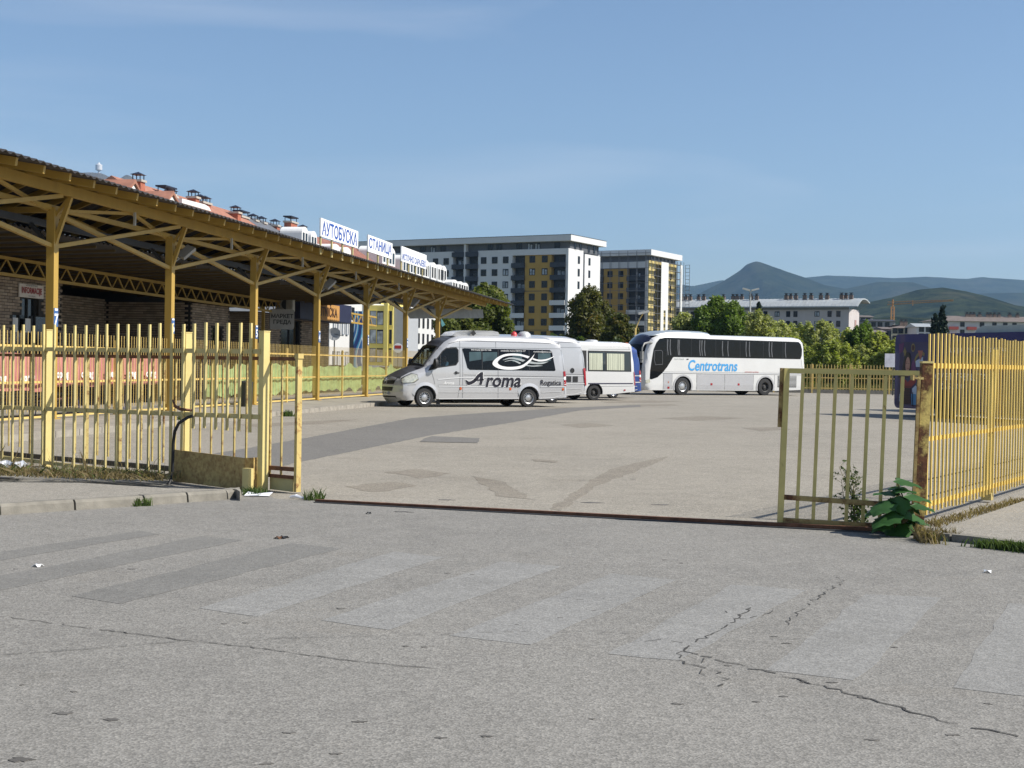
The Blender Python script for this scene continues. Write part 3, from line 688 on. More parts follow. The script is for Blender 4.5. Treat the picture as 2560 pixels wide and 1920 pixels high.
# banners hung on the fence: wavy cloths
def cloth(name, s0, s1, w_, ztop, zbot, m, label, cat, sag=.04, zf=None, seed=0, txt=None, group=None):
    rr = random.Random(seed); n = int((s1 - s0) / .07); nz_ = 12; b = mb(m); vs = []
    for side in (0, 1):
        for i in range(n + 1):
            s = s0 + (s1 - s0) * i / n
            zt = ztop + noise.noise(Vector((s * .9, seed, 0))) * sag; zb = zbot + noise.noise(Vector((s * 1.1, seed + 9, 0))) * sag * 1.3
            for j in range(nz_ + 1):
                f = j / nz_; z = zt + (zb - zt) * f
                dw = .035 * noise.noise(Vector((s * 3.4, f * 1.2 + seed, 1))) + .02 * math.sin(s * 9 + seed + f)
                vs.append(ST(s, w_ + dw - side * .006, z, False))
    N1 = (n + 1) * (nz_ + 1); fs = []
    for i in range(n):
        for j in range(nz_):
            a = i * (nz_ + 1) + j; q = (a, a + 1, a + nz_ + 2, a + nz_ + 1)
            fs.append(q); fs.append(tuple(N1 + x for x in q[::-1]))
    b.add(vs, fs); t_ = thing(name, ST(s0, w_, PZ), label, cat, group); b.build('cloth', t_, smooth=80)
    if txt:
        b = mb(white)
        s = s0 + .5
        while s < s1 - .6:
            put_text(b, txt, .26, ST(s, w_ + .065, zbot + .30, False), Vector((DX, DY, 0)), Vector((0, 0, 1)), bold=.012); s += 1.25
        b.build('lettering', t_)
pink = M('pink_cloth', (.42, .17, .15), .8, var=.2, scale=2.5)
green = M('green_tarp', (.25, .35, .15), .7, var=.3, scale=1.6, stretch=(1, 1, 3))
cloth('banner', -14, -.15, -.10, 1.68, .82, pink, 'faded pink banner with white lettering on the fence left of post seven', 'banner', seed=3, txt='opreg', group='pink banners on the platform fence')
cloth('banner', .15, BAY - .4, -.10, 1.66, .90, pink, 'faded pink banner with white lettering on the fence between posts seven and six', 'banner', seed=5, txt='opreg', group='pink banners on the platform fence')
cloth('tarpaulin', BAY * 1.45 , BAY * 3 - .1, -.12, 1.44, .46, green, 'light green tarpaulin tied to the fence just left of post four', 'tarpaulin', .22, seed=8, group='green tarpaulins on the platform fence')
cloth('tarpaulin', BAY * 3 + .1, BAY * 4 - .1, -.12, 1.44, .46, green, 'light green tarpaulin tied to the fence between posts four and three', 'tarpaulin', .22, seed=12, group='green tarpaulins on the platform fence')
cloth('tarpaulin', BAY * 4 + .1, BAY * 5.4, -.12, 1.38, .42, green, 'light green tarpaulin on the fence behind the van hood', 'tarpaulin', .22, seed=17, group='green tarpaulins on the platform fence')
# chairs behind the banner
chm = M('chair_metal', (.10, .09, .16), .4, .3)
chs = M('chair_seat', (.12, .06, .05), .6)
def chair(s, w_, a, label):
    p = ST(s, w_, PZ); t_ = thing('chair', p, label, 'chair', 'chairs behind the platform fence'); Mx = Matrix.Translation(p) @ Matrix.Rotation(a, 4, 'Z')
    def pt(x, y, z): return Mx @ Vector((x, y, z))
    for sx in (-1, 1):
        for sy, zt in ((-1, .45), (1, .88)):
            b = mb(chm); b.tube([pt(sx * .24, sy * .26, 0), pt(sx * .19, sy * .19, zt)], .014, 6); b.build('leg', t_)
    b = mb(chs); b.add([pt(x, y, z) for z in (.44, .48) for x, y in ((-.21, -.21), (.21, -.21), (.21, .2), (-.21, .2))], [(3, 2, 1, 0), (4, 5, 6, 7), (0, 1, 5, 4), (1, 2, 6, 5), (2, 3, 7, 6), (3, 0, 4, 7)]); b.build('seat', t_)
    b = mb(chs); b.add([pt(x, y, z) for y in (.19, .22) for x, z in ((-.2, .6), (.2, .6), (.2, .88), (-.2, .88))], [(0, 1, 2, 3), (7, 6, 5, 4), (0, 4, 5, 1), (1, 5, 6, 2), (2, 6, 7, 3), (3, 7, 4, 0)]); b.build('backrest', t_)
    b = mb(chm); b.tube([pt(-.22, -.22, .2), pt(.22, -.22, .2)], .01, 6); b.build('stretcher', t_)
chair(-1.9, -.55, .4, 'dark chair at the left picture edge behind the fence'); chair(-1.0, -.7, 1.9, 'dark chair just left of post seven behind the fence')
chair(1.1, -.6, 1.2, 'dark chair just right of post seven behind the fence'); chair(2.1, -.7, 2.6, 'dark chair in the middle of the bay between posts seven and six')
chair(4.3, -.6, 1.4, 'dark chair behind the fence nearer to post six'); chair(5.1, -.8, .2, 'dark chair beside post six behind the fence')
b = mb(dark); p = ST(11.6, .5, PZ); b.lathe([(0, 0), (.19, 0), (.21, .75), (.22, .78), (.16, .82), (0, .84)], (p.x, p.y, p.z), 'z', 16)
top(b, 'rubbish_bin', p, 'black round rubbish bin standing on the platform before post five', 'bin', smooth=40)

# ================================================================== brick station
brick_a = M('brick_tan', (.30, .235, .175), .9, var=.22, scale=2.0); brick_b = M('brick_tan_light', (.36, .29, .22), .9, var=.2, scale=2.5)
brick_c = M('brick_tan_dark', (.24, .19, .145), .9, var=.2, scale=2)
mortar = M('mortar', (.035, .032, .03), .95, var=.2)
stt = thing('brick_station', ST(0, -5, PZ), 'tan brick bus station building in the shade under the roof', 'building')
BK = [];
for m_ in (brick_a, brick_b, brick_c):
    q = mb(m_); q.bb(-.135, .135, -.02, .02, -.038, .038); BK.append(q.mesh('brick'))
singles = [0]
def brick_wall(p0, p1, z0, z1, holes=(), nmax=0, parent=stt):
    """p0 -> p1 seen from outside left to right, bricks proud of the mortar plane"""
    dd = (p1 - p0); Ln = dd.length; dd.normalize(); nn = Vector((dd.y, -dd.x, 0)); a = math.atan2(dd.y, dd.x)
    segs = MB(); row = 0; z = z0 + .045
    st = [MB().mat(m_) for m_ in (brick_a,)][0]
    while z < z1 - .03:
        x = (.14 if row % 2 else 0) + .14
        while x < Ln - .13:
            if not any(h[0] - .13 < x < h[1] + .13 and h[2] - .04 < z < h[3] + .04 for h in holes):
                p = p0 + dd * x + nn * (.012 + rnd.uniform(-.003, .003)) + Vector((0, 0, z))
                if singles[0] < nmax: inst('brick', rnd.choice(BK), parent, p, a); singles[0] += 1
                else: st.mat(rnd.choice((brick_a, brick_b, brick_c, brick_a))); st.box(p, (.268, .04, .074), a)
            x += .285
        z += .092; row += 1
    # mortar bed with the openings left out
    b = mb(mortar)
    xs_ = sorted(set([0, Ln] + [v for h in holes for v in h[:2]])); zs_ = sorted(set([z0, z1] + [v for h in holes for v in h[2:4]]))
    for i in range(len(xs_) - 1):
        for j in range(len(zs_) - 1):
            cx, cz = (xs_[i] + xs_[i + 1]) / 2, (zs_[j] + zs_[j + 1]) / 2
            if any(h[0] < cx < h[1] and h[2] < cz < h[3] for h in holes): continue
            m_ = p0 + dd * cx - nn * .12; b.box((m_.x, m_.y, cz), (xs_[i + 1] - xs_[i], .24, zs_[j + 1] - zs_[j]), a)
    b.build('wall', parent)
    if st.f: st.build('brickwork', parent, kind='stuff')
def wl(s, w_): return ST(s, w_, 0, False)
g_dark = glass('window_dark', (.01, .012, .014), rough=.08)
# kiosk with the information sign. outside faces +w: seen from the lot, left = small s
brick_wall(wl(2.5, -5), wl(9.9, -5), 2.0, 4.0, holes=((5.0, 6.0, 2.55, 3.36), (4.5, 7.0, 2.0, 2.85)), nmax=290)
brick_wall(wl(-2.5, -5), wl(2.5, -5), 2.0, 4.0)
brick_wall(wl(-2.5, -5), wl(9.9, -5), PZ, 1.99, holes=((9.5, 12.0, .9, 1.99),))
for s_ in (7.02, 7.75):
    b = mb(M('paper_notice', (.62, .63, .62), .7)); b.beam(wl(s_, -5.02) + Vector((0, 0, 2.55)), wl(s_ + .3, -5.02) + Vector((0, 0, 2.55)), .02, .42); b.build('notice', stt)
brick_wall(wl(-14, -5), wl(-2.7, -5), PZ, 3.87)
brick_wall(wl(9.9, -5), wl(9.9, -8.5), PZ, 3.87)
brick_wall(wl(9.9, -8.5), wl(20, -8.5), PZ, 3.9, holes=((2.6, 5.6, PZ, 2.6),))
brick_wall(wl(20, -8.5), wl(20, -5), PZ, 3.8)
brick_wall(wl(20, -5), wl(24, -5), PZ, 3.8, holes=((2.2, 3.2, 1.9, 2.9),))
brick_wall(wl(24, -7), wl(27, -7), PZ, 3.8, holes=((.8, 2.2, PZ, 2.4),))
brick_wall(wl(27, -5), wl(37.6, -5), PZ, 3.75, holes=((3.4, 6.0, 1.2, 3.5), (7.9, 8.5, PZ, 2.3)))
brick_wall(wl(27, -7), wl(27, -5), PZ, 3.75)
brick_wall(wl(37.6, -5), wl(37.6, -12), PZ, 3.75)
b = mb(mortar); b.beam(wl(-14, -14) + Vector((0, 0, 2)), wl(37.6, -14) + Vector((0, 0, 2)), .3, 3.9); b.build('wall', stt)
for (a0, a1, z0, z1, w_, nm) in ((30.3, 33.1, 1.2, 3.5, -5.12, 'window'), (22.2, 23.2, 1.9, 2.9, -5.12, 'window'), (7.5, 8.5, 2.55, 3.36, -5.15, 'window'), (7.0, 9.5, .9, 2.85, -5.15, 'window'), (12.4, 15.6, PZ, 2.6, -8.7, 'door'), (24.8, 26.2, PZ, 2.4, -7.15, 'door'), (34.9, 35.5, PZ, 2.3, -5.15, 'door')):
    b = mb(g_dark); b.beam(wl(a0, w_) + Vector((0, 0, (z0 + z1) / 2)), wl(a1, w_) + Vector((0, 0, (z0 + z1) / 2)), .04, z1 - z0); pan = b.build(nm, stt)
    b = mb(dark)
    for s_ in (a0 + .03, (a0 + a1) / 2, a1 - .03): b.beam(wl(s_, w_ + .04) + Vector((0, 0, z0)), wl(s_, w_ + .04) + Vector((0, 0, z1)), .05, .05)
    b.build('frame', pan)
# information board
t_ = thing('information_sign', ST(6.6, -4.93, 3.1), 'white board reading INFORMACIJE in red on the tan brick wall', 'sign')
b = mb(M('board_white', (.62, .56, .50), .6, var=.08)); b.beam(wl(7.2, -4.93) + Vector((0, 0, 3.58)), wl(8.62, -4.93) + Vector((0, 0, 3.58)), .04, .40); b.build('panel', t_)
b = mb(M('sign_red', (.30, .03, .03), .5)); put_text(b, 'INFORMACIJE', .25, wl(7.91, -4.90) + Vector((0, 0, 3.585)), Vector((DX, DY, 0)) , Vector((0, 0, 1)), bold=.008, xs=.78)
b.mat(dark); put_text(b, 'AUTOBUSKA STANICA', .07, wl(7.91, -4.90) + Vector((0, 0, 3.74)), Vector((DX, DY, 0)), Vector((0, 0, 1)))
put_text(b, 'Istocno Sarajevo', .06, wl(7.91, -4.90) + Vector((0, 0, 3.43)), Vector((DX, DY, 0)), Vector((0, 0, 1))); b.build('lettering', t_)
# travel agency sign, market sign, air conditioner
t_ = thing('shop_sign', ST(30, -4.2, 3.9), 'navy fascia with ochre panel reading PUTNIČKA above the shop window', 'sign')
navy = M('navy_board', (.02, .024, .06), .5, var=.2)
b = mb(navy); b.beam(wl(30.1, -4.4) + Vector((0, 0, 4.02)), wl(38.2, -4.4) + Vector((0, 0, 4.02)), .8, .92); b.build('fascia', t_)
b = mb(M('orange_board', (.46, .24, .07), .6)); b.beam(wl(32.2, -3.97) + Vector((0, 0, 3.98)), wl(36.0, -3.97) + Vector((0, 0, 3.98)), .03, .8); b.build('panel', t_)
b = mb(M('letter_brown', (.05, .02, .015), .5)); put_text(b, 'PUTNIČKA', .62, wl(32.4, -3.94) + Vector((0, 0, 3.98)), Vector((DX, DY, 0)), Vector((0, 0, 1)), bold=.01, align='LEFT', xs=1.05); b.build('lettering', t_)
t_ = thing('shop_sign', ST(27, -4.3, 3), 'grey rounded hanging sign reading МАРКЕТ ГРЕДА before the brick wall', 'sign')
p = ST(28.2, -4.2, 0, False); ex = Vector((.95, .31, 0)); 
pts = []
for cx, cz, a0 in ((.75, .33, 0), (-.75, .33, 90), (-.75, -.33, 180), (.75, -.33, 270)):
    pts += [(cx + .12 * math.cos(R(a0 + q)), cz + .12 * math.sin(R(a0 + q))) for q in (0, 30, 60, 90)]
b = mb(M('lightbox_grey', (.34, .33, .32), .5)); b.ext([(q[0] * .62, q[1] * .98) for q in pts], 1, -.1, .1); b.v = [tuple(p + Vector((v[0] * ex.x - v[1] * ex.y, v[0] * ex.y + v[1] * ex.x, v[2] + 3.45))) for v in b.v]; b.build('panel', t_)
b = mb(dark); ny = Vector((ex.y, -ex.x, 0)); put_text(b, 'МАРКЕТ', .24, p + ny * .106 + Vector((0, 0, 3.58)), ex, Vector((0, 0, 1)), bold=.008); put_text(b, 'ГРЕДА', .24, p + ny * .106 + Vector((0, 0, 3.32)), ex, Vector((0, 0, 1)), bold=.008); b.build('lettering', t_)
t_ = thing('air_conditioner', ST(28.8, -4.4, 4.1), 'white outdoor air conditioner above the grey hanging sign', 'air conditioner')
p = ST(29.2, -4.4, 0, False); b = mb(M('ac_white', (.5, .48, .44), .5)); b.box((p.x, p.y, 4.15), (.8, .35, .62), R(-10)); b.build('casing', t_)
b = mb(dark); b.lathe([(.24, 0), (.24, -.02), (0, -.02)], (p.x + .1, p.y - .17, 4.15), 'y', 18); b.build('fan_grille', t_)
# ================================================================== vehicles
# local frame: +x forward (u = distance behind the nose = -x), +y left side (the side in view), z up
silver = M('silver_paint', (.47, .47, .475), .3, .25, var=.03, scale=.6, coat=.6)
silver_d = M('silver_paint_dusty', (.52, .52, .515), .4, .25, var=.06, scale=1)
vwhite = M('vehicle_white', (.60, .60, .59), .3, 0, var=.04, scale=1.2, coat=.3)
carbon = M('carbon_wrap', (.045, .045, .048), .42, var=.15, scale=60)
tyre_m = M('tyre', (.022, .022, .023), .85, var=.2, scale=8)
rim_m = M('rim_silver', (.5, .5, .5), .35, .7, var=.05)
rim_d = M('rim_dark', (.06, .058, .055), .6, .2, var=.2)
chrome = M('chrome', (.75, .75, .75), .12, 1.0, var=0)
under = M('underbody', (.012, .012, .012), .9, var=.2)
red_l = M('tail_red', (.32, .012, .018), .25, var=.1, coat=.5)
amber = M('marker_orange', (.5, .10, .02), .3, var=.1)
lamp_c = M('headlamp', (.50, .50, .42), .12, .3, var=.35, scale=9, coat=.6)
vglass = glass('vehicle_glass', (.004, .005, .007), rough=.03); vglass.node_tree.nodes['Principled BSDF'].inputs['Specular IOR Level'].default_value = .22
vclear = glass('vehicle_glass_clear', (.01, .012, .013), alpha=.42, tint=(.62, .68, .66))
seam = M('seam', (.10, .10, .10), .6, var=0)
line_w = M('crease_light', (.66, .66, .66), .3, .2, var=0)
class Veh:
    def __init__(s, root, prof, W, r=.2, nose_r=.35, nose_u=1.0, tumble=.10, z0=1.1, rear_u=99, rear_r=.15):
        s.root, s.prof, s.W, s.r, s.nr, s.nu, s.tb, s.z0, s.ru, s.rr = root, prof, W, r, nose_r, nose_u, tumble, z0, rear_u, rear_r
        s.H = max(p[1] for p in prof)
    def dist(s, u, z):
        best = 9
        for i in range(len(s.prof) - 1):
            (a, b), (c, d) = s.prof[i], s.prof[i + 1]
            L2 = (c - a) ** 2 + (d - b) ** 2; t = max(0, min(1, ((u - a) * (c - a) + (z - b) * (d - b)) / L2))
            best = min(best, math.hypot(u - a - t * (c - a), z - b - t * (d - b)))
        return best
    def S(s, u, z):
        base = s.W - s.tb * max(0, (z - s.z0) / (s.H - s.z0)) ** 1.3 - .03 * max(0, (.6 - z) / .4)
        k = max(0, min(1, (s.nu + .5 - u) / .5)); r = s.r * (1 - k) + s.nr * k
        if u > s.ru: r = s.rr
        d = s.dist(u, z)
        if d < r: base -= r * (1 - math.sqrt(max(0, 1 - ((r - d) / r) ** 2)))
        return base
    def patch(s, b, poly, eps=.006, cut=.14, side=1, holes=(), fn=None):
        """flat outline in (u, z) laid on the body side"""
        bm = bmesh.new(); tr = tessellate_polygon([[Vector((p[0], p[1], 0)) for p in poly]])
        vs = [bm.verts.new((p[0], 0, p[1])) for p in poly]
        for t in tr:
            try: bm.faces.new([vs[i] for i in t])
            except ValueError: pass
        def cutp(co, no):
            g_ = bm.verts[:] + bm.edges[:] + bm.faces[:]
            bmesh.ops.bisect_plane(bm, geom=g_, plane_co=co, plane_no=no, dist=1e-5)
        us = [p[0] for p in poly]; zs = [p[1] for p in poly]
        k = math.ceil(min(us) / cut)
        while k * cut < max(us): cutp((k * cut, 0, 0), (1, 0, 0)); k += 1
        k = math.ceil(min(zs) / cut)
        while k * cut < max(zs): cutp((0, 0, k * cut), (0, 0, 1)); k += 1
        for h in holes:
            for i in range(len(h)):
                (a, c), (d, e) = h[i], h[(i + 1) % len(h)]; cutp((a, 0, c), Vector((-(e - c), 0, d - a)).normalized())
        if holes:
            dele = [f for f in bm.faces if any(pip(f.calc_center_median().x, f.calc_center_median().z, h) for h in holes)]
            bmesh.ops.delete(bm, geom=dele, context='FACES')
        bm.normal_update(); bm.verts.index_update()
        out = []
        for v in bm.verts: out.append((-v.co.x, side * (s.S(v.co.x, v.co.z) + eps), v.co.z))
        fs = []
        for f in bm.faces:
            idx = [v.index for v in f.verts]; n = f.normal.y         # u -> -x flips, so want final normal along +side
            if (n < 0) == (side > 0): idx = idx
            if (n > 0) == (side > 0): pass
            a, c, d = (Vector(out[idx[0]]), Vector(out[idx[1]]), Vector(out[idx[2]]))
            if ((c - a).cross(d - a)).y * side < 0: idx = idx[::-1]
            fs.append(idx)
        b.add(out, fs); bm.free(); return b
    def ring(s, b, poly, wd, eps=.012, side=1):
        """a frame of width wd inside poly"""
        n = len(poly); cx = sum(p[0] for p in poly) / n; cz = sum(p[1] for p in poly) / n
        A = sum(poly[i][0] * poly[(i + 1) % n][1] - poly[(i + 1) % n][0] * poly[i][1] for i in range(n)); sg_ = 1 if A > 0 else -1
        inn = []
        for i in range(n):
            p, q, r_ = Vector(poly[i - 1]), Vector(poly[i]), Vector(poly[(i + 1) % n])
            d1 = (q - p).normalized(); d2 = (r_ - q).normalized(); n1 = Vector((-d1.y, d1.x)) * sg_; n2 = Vector((-d2.y, d2.x)) * sg_
            m_ = (n1 + n2).normalized(); k = wd / max(.35, m_.dot(n1)); inn.append(q + m_ * k)
        for i in range(n):
            j = (i + 1) % n; s.patch(b, [poly[i], poly[j], tuple(inn[j]), tuple(inn[i])], eps, .3, side)
        return [tuple(p) for p in inn]
    def strip(s, fn, bulge=.05, step=.12, m=10):
        """the skin across the profile; fn(u, z, f) -> MB to add to (or None for an opening)"""
        P = []
        for i in range(len(s.prof) - 1):
            a, c = Vector(s.prof[i]), Vector(s.prof[i + 1]); n = max(1, math.ceil((c - a).length / step))
            P += [a.lerp(c, k / n) for k in range(n)]
        P.append(Vector(s.prof[-1]))
        rows = []
        for i, p in enumerate(P):
            d = (P[min(i + 1, len(P) - 1)] - P[max(i - 1, 0)]).normalized(); nn = Vector((-d.y, d.x))   # outward for profile running nose -> roof -> tail
            y = s.S(p.x, p.y); row = []
            bl = bulge(p.x, p.y) if callable(bulge) else bulge
            for j in range(-m, m + 1):
                f = j / m; o = bl * (1 - f * f); row.append(Vector((-(p.x + nn.x * o), f * y, p.y + nn.y * o)))
            rows.append(row)
        for i in range(len(rows) - 1):
            for j in range(2 * m):
                mid = (P[i] + P[i + 1]) / 2; f = (j + .5 - m) / m; b = fn(mid.x, mid.y, f)
                if b is not None: b.add([rows[i][j], rows[i][j + 1], rows[i + 1][j + 1], rows[i + 1][j]], [(3, 2, 1, 0)])
        s.rows, s.P = rows, P
    def sides(s, b, outline, holes_l=(), holes_r=()):
        s.patch(b, outline, 0, .14, 1, holes_l); s.patch(b, outline, 0, .14, -1, holes_r)
    def text(s, b, body, size, u, z, eps=.008, side=1, rot=0.0, **k):
        vs, fs = text_geo(body, size, **k)
        o = []
        for x, y in vs:
            x, y = x * math.cos(rot) - y * math.sin(rot), x * math.sin(rot) + y * math.cos(rot)
            uu = u + x; zz_ = z + y; o.append((-uu, side * (s.S(uu, zz_) + eps), zz_))
        b.add(o, [f[::-1] for f in fs] if False else fs)
def arch(uc, r, zc, zb, n=12):
    a0 = math.asin(max(-1, min(1, (zb - zc) / r)))
    return [(uc + r * math.cos(math.pi - a0 - (math.pi - 2 * a0) * k / n), zc + r * math.sin(math.pi - a0 - (math.pi - 2 * a0) * k / n)) for k in range(n + 1)]
def wheel(root, u, y, r, wd, style, name='wheel', hub=.62):
    """y: outer face of the tyre; rim faces outwards"""
    sg_ = 1 if y > 0 else -1; yc = y - sg_ * wd / 2
    b = mb(tyre_m); pr = [(r * hub, -.5), (r * .80, -.5), (r * .95, -.47), (r, -.34), (r, .34), (r * .95, .47), (r * .80, .5), (r * hub, .5), (r * hub, .1)]
    b.lathe([(q[0], sg_ * q[1] * wd) for q in pr], (-u, yc, r), 'y', 28)
    if sg_ < 0: b.f = [f[::-1] for f in b.f]
    o = b.build(name, root, smooth=40)
    m_ = {'cap': rim_m, 'dark': rim_d, 'chrome': chrome}[style]
    b = mb(m_); f_ = lambda t: sg_ * t
    pr = [(r * hub, f_(wd * .48)), (r * (hub - .05), f_(wd * .44)), (r * (hub - .09), f_(wd * .28 if style != 'dark' else wd * .0)), (r * .3, f_(wd * .33 if style == 'cap' else wd * .05)), (r * .16, f_(wd * .40)), (0, f_(wd * .41))]
    b.lathe(pr, (-u, yc, r), 'y', 28)
    if sg_ < 0: b.f = [f[::-1] for f in b.f]
    if style == 'cap':
        b.mat(under)
        for k in range(14):
            a = 2 * math.pi * k / 14; r0, r1 = r * .30, r * (hub - .1); hw0, hw1 = .012, .028
            ca, sa_ = math.cos(a), math.sin(a); y0, y1 = yc + sg_ * (wd * .335 + .006), yc + sg_ * (wd * .29 + .008)
            q = [(-u + r0 * ca - hw0 * sa_, y0, r + r0 * sa_ + hw0 * ca), (-u + r1 * ca - hw1 * sa_, y1, r + r1 * sa_ + hw1 * ca), (-u + r1 * ca + hw1 * sa_, y1, r + r1 * sa_ - hw1 * ca), (-u + r0 * ca + hw0 * sa_, y0, r + r0 * sa_ - hw0 * ca)]
            b.add(q, [(0, 1, 2, 3)] if sg_ > 0 else [(3, 2, 1, 0)])
    elif style == 'dark':
        b.mat(under)
        for k in range(8):
            a = 2 * math.pi * k / 8; c = (-u + r * .38 * math.cos(a), yc + sg_ * (wd * .05), r + r * .38 * math.sin(a)); b.lathe([(.035, 0), (.03, sg_ * .02), (0, sg_ * .02)], c, 'y', 8)
    b.build('rim', o, smooth=40)
    return o
def vroot(name, contact, fwd, u, yc, label, cat, group=None):
    fwd = Vector((fwd[0], fwd[1], 0)).normalized(); left = Vector((-fwd.y, fwd.x, 0))
    p = Vector((contact.x, contact.y, 0)) + fwd * u - left * yc; p.z = 0
    return thing(name, p, label, cat, group, math.atan2(fwd.y, fwd.x), local=True)
def local(o, m_b, name, smooth=None, **k): return m_b.build(name, o, smooth, **k)

# ---------------------------------------------------------------- minibus (the silver one and its two neighbours)
VP = [(.14, .24), (.03, .36), (0.0, .55), (.0, .78), (.05, .95), (.16, 1.10), (.45, 1.25), (.92, 1.42), (1.06, 1.50), (1.36, 1.87), (1.64, 2.20), (1.85, 2.40), (2.1, 2.54), (2.45, 2.63), (3.2, 2.665), (5.0, 2.675),
      (6.2, 2.65), (6.55, 2.58), (6.74, 2.42), (6.85, 2.05), (6.96, 1.35), (7.0, .8), (7.02, .42)]
def van_outline(wz=.30, w1=1.0, w2=5.325):
    return VP + [(6.98, .38), (6.2, .31)] + arch(w2, .43, .36, wz)[::-1] + arch(w1, .44, .36, wz)[::-1][:-1] + [(w1 - .44, .26)]
def build_van(contact, fwd, label, front=True, paint=None, livery=True):
    rt = vroot('minibus', contact, fwd, 1.0, .93, label, 'minibus'); V = Veh(rt, VP, .99, r=.20, nose_r=.30, nose_u=.5, tumble=.11, z0=1.25, rear_u=6.6, rear_r=.13)
    paint = paint or silver
    body = mb(paint); cap = mb(carbon if livery else paint); ws = mb(vclear if livery else vglass); hood = mb(carbon if livery else paint)
    door_w = [(1.36, 1.46), (1.84, 2.16), (2.30, 2.19), (2.33, 2.05), (2.27, 1.60), (2.1, 1.56)]
    door_w = [(1.24, 1.52), (1.30, 1.44), (2.22, 1.57), (2.31, 1.70), (2.32, 2.10), (2.24, 2.19), (1.86, 2.17), (1.72, 2.07)]
    hl = [door_w] if livery else []
    V.sides(body, van_outline(), hl, hl)
    def fn(u, z, f):
        if 1.03 < u < 1.66 and 1.4 < z < 2.22 and abs(f) < .93: return None if livery else ws
        if u >= 1.6 and u < 2.35 and abs(f) < .99: return cap
        if .12 < u < 1.04 and z > 1.05 and abs(f) < .97: return hood
        return body
    V.strip(fn, bulge=lambda u, z: .16 if u < .5 and z < 1.1 else (.10 if u < 2 else .05))
    local(rt, body, 'body', smooth=38)
    local(rt, cap, 'roof_cap', smooth=60); h_ = local(rt, hood, 'hood', smooth=50)
    # windshield
    if livery:
        q = mb(vclear)
        for i in range(len(V.P) - 1):
            mid = (V.P[i] + V.P[i + 1]) / 2
            if 1.03 < mid.x < 1.66 and 1.4 < mid.y < 2.22:
                for j in range(20):
                    if abs((j + .5 - 10) / 10) < .93: q.add([V.rows[i][j], V.rows[i][j + 1], V.rows[i + 1][j + 1], V.rows[i + 1][j]], [(3, 2, 1, 0)])
        wso = local(rt, q, 'windshield', smooth=60)
        fr = mb(black); idx = [i for i in range(len(V.P)) if 1.02 < V.P[i].x < 1.67 and V.P[i].y > 1.4]
        for j in (1, 19): fr.tube([V.rows[i][j] + Vector((.005, 0, .005)) for i in idx], .035, 6)
        for i in (idx[0], idx[-1]): fr.tube([V.rows[i][j] + Vector((.01, 0, .005)) for j in range(1, 20)], .04, 6)
        local(rt, fr, 'windshield_frame', smooth=60)
        wp = mb(black)
        for y0, y1 in ((.55, -.15), (-.25, -.8)): wp.tube([(-1.04, y0, 1.52), (-1.14, y1, 1.68)], .012, 6)
        wp.build('wiper', rt)
        pp = mb(M('dashboard_paper', (.45, .5, .46), .7)); pp.box((-1.2, -.35, 1.56), (.2, .35, .01), 0, ry=R(-35)); pp.build('dashboard_sign', rt)
    # under side, wheel housings, interior
    b = mb(under); b.bb(-6.7, -.3, -.80, .80, .30, .36); b.bb(-6.9, -1.6, -.9, .9, .36, .5)
    for u in (1.0, 5.325): b.bb(-u - .5, -u + .5, -.75, .75, .3, 1.0)
    b.bb(-4.3, -2.3, -.7, .6, .18, .3); b.bb(-3.5, -3.1, .35, .7, .2, .32)
    local(rt, b, 'underbody')
    for u in (1.0, 5.325): b = mb(under); V.patch(b, arch(u, .445, .36, .3), -.10); local(rt, b, 'wheel_housing')
    st = 'cap' if livery else 'dark'
    if not livery: st = 'chrome'
    for u in (1.0, 5.325):
        for sd in (1, -1): wheel(rt, u, sd * .955, .352, .215, st)
    if livery:
        b = mb(under); b.bb(-1.9, -1.2, -.85, .85, .5, 1.42); b.bb(-2.55, -2.45, -.85, .85, .4, 2.3); b.bb(-1.35, -1.05, -.8, .8, 1.3, 1.50)
        local(rt, b, 'cab_interior')
        seat = M('seat_fabric', (.03, .03, .035), .9)
        for y in (.48, -.45):
            b = mb(seat); b.box((-2.02, y, 1.05), (.5, .5, .16)); b.box((-2.3, y, 1.42), (.14, .48, .66), ry=R(-8)); b.box((-2.34, y, 1.86), (.1, .26, .2)); b.build('seat', rt)
        b = mb(black); n = 20; b.tube([(-1.52 + .06 * math.sin(2 * math.pi * k / n), .48 + .2 * math.cos(2 * math.pi * k / n), 1.38 + .18 * math.sin(2 * math.pi * k / n)) for k in range(n + 1)], .016, 6, False); b.build('steering_wheel', rt, smooth=60)
        for sd in (1, -1):
            b = mb(black); inn = V.ring(b, [(p[0], p[1]) for p in ([(1.21, 1.50), (1.29, 1.415), (2.24, 1.545), (2.345, 1.69), (2.352, 2.12), (2.26, 2.215), (1.85, 2.195), (1.70, 2.085)])], .035, .004, sd)
            V.patch(b, [(1.56, 1.48), (1.59, 1.48), (1.63, 1.99), (1.60, 1.96)], .01, .3, sd); b.build('window_frame', rt)
            b = mb(vclear); V.patch(b, door_w, .0, .2, sd); b.build('side_window', rt)
    # long side window
    wside = [(2.50, 2.16), (2.56, 2.19), (6.22, 2.19), (6.32, 2.12), (6.46, 1.42), (6.42, 1.39), (2.80, 1.39), (2.70, 1.46)]
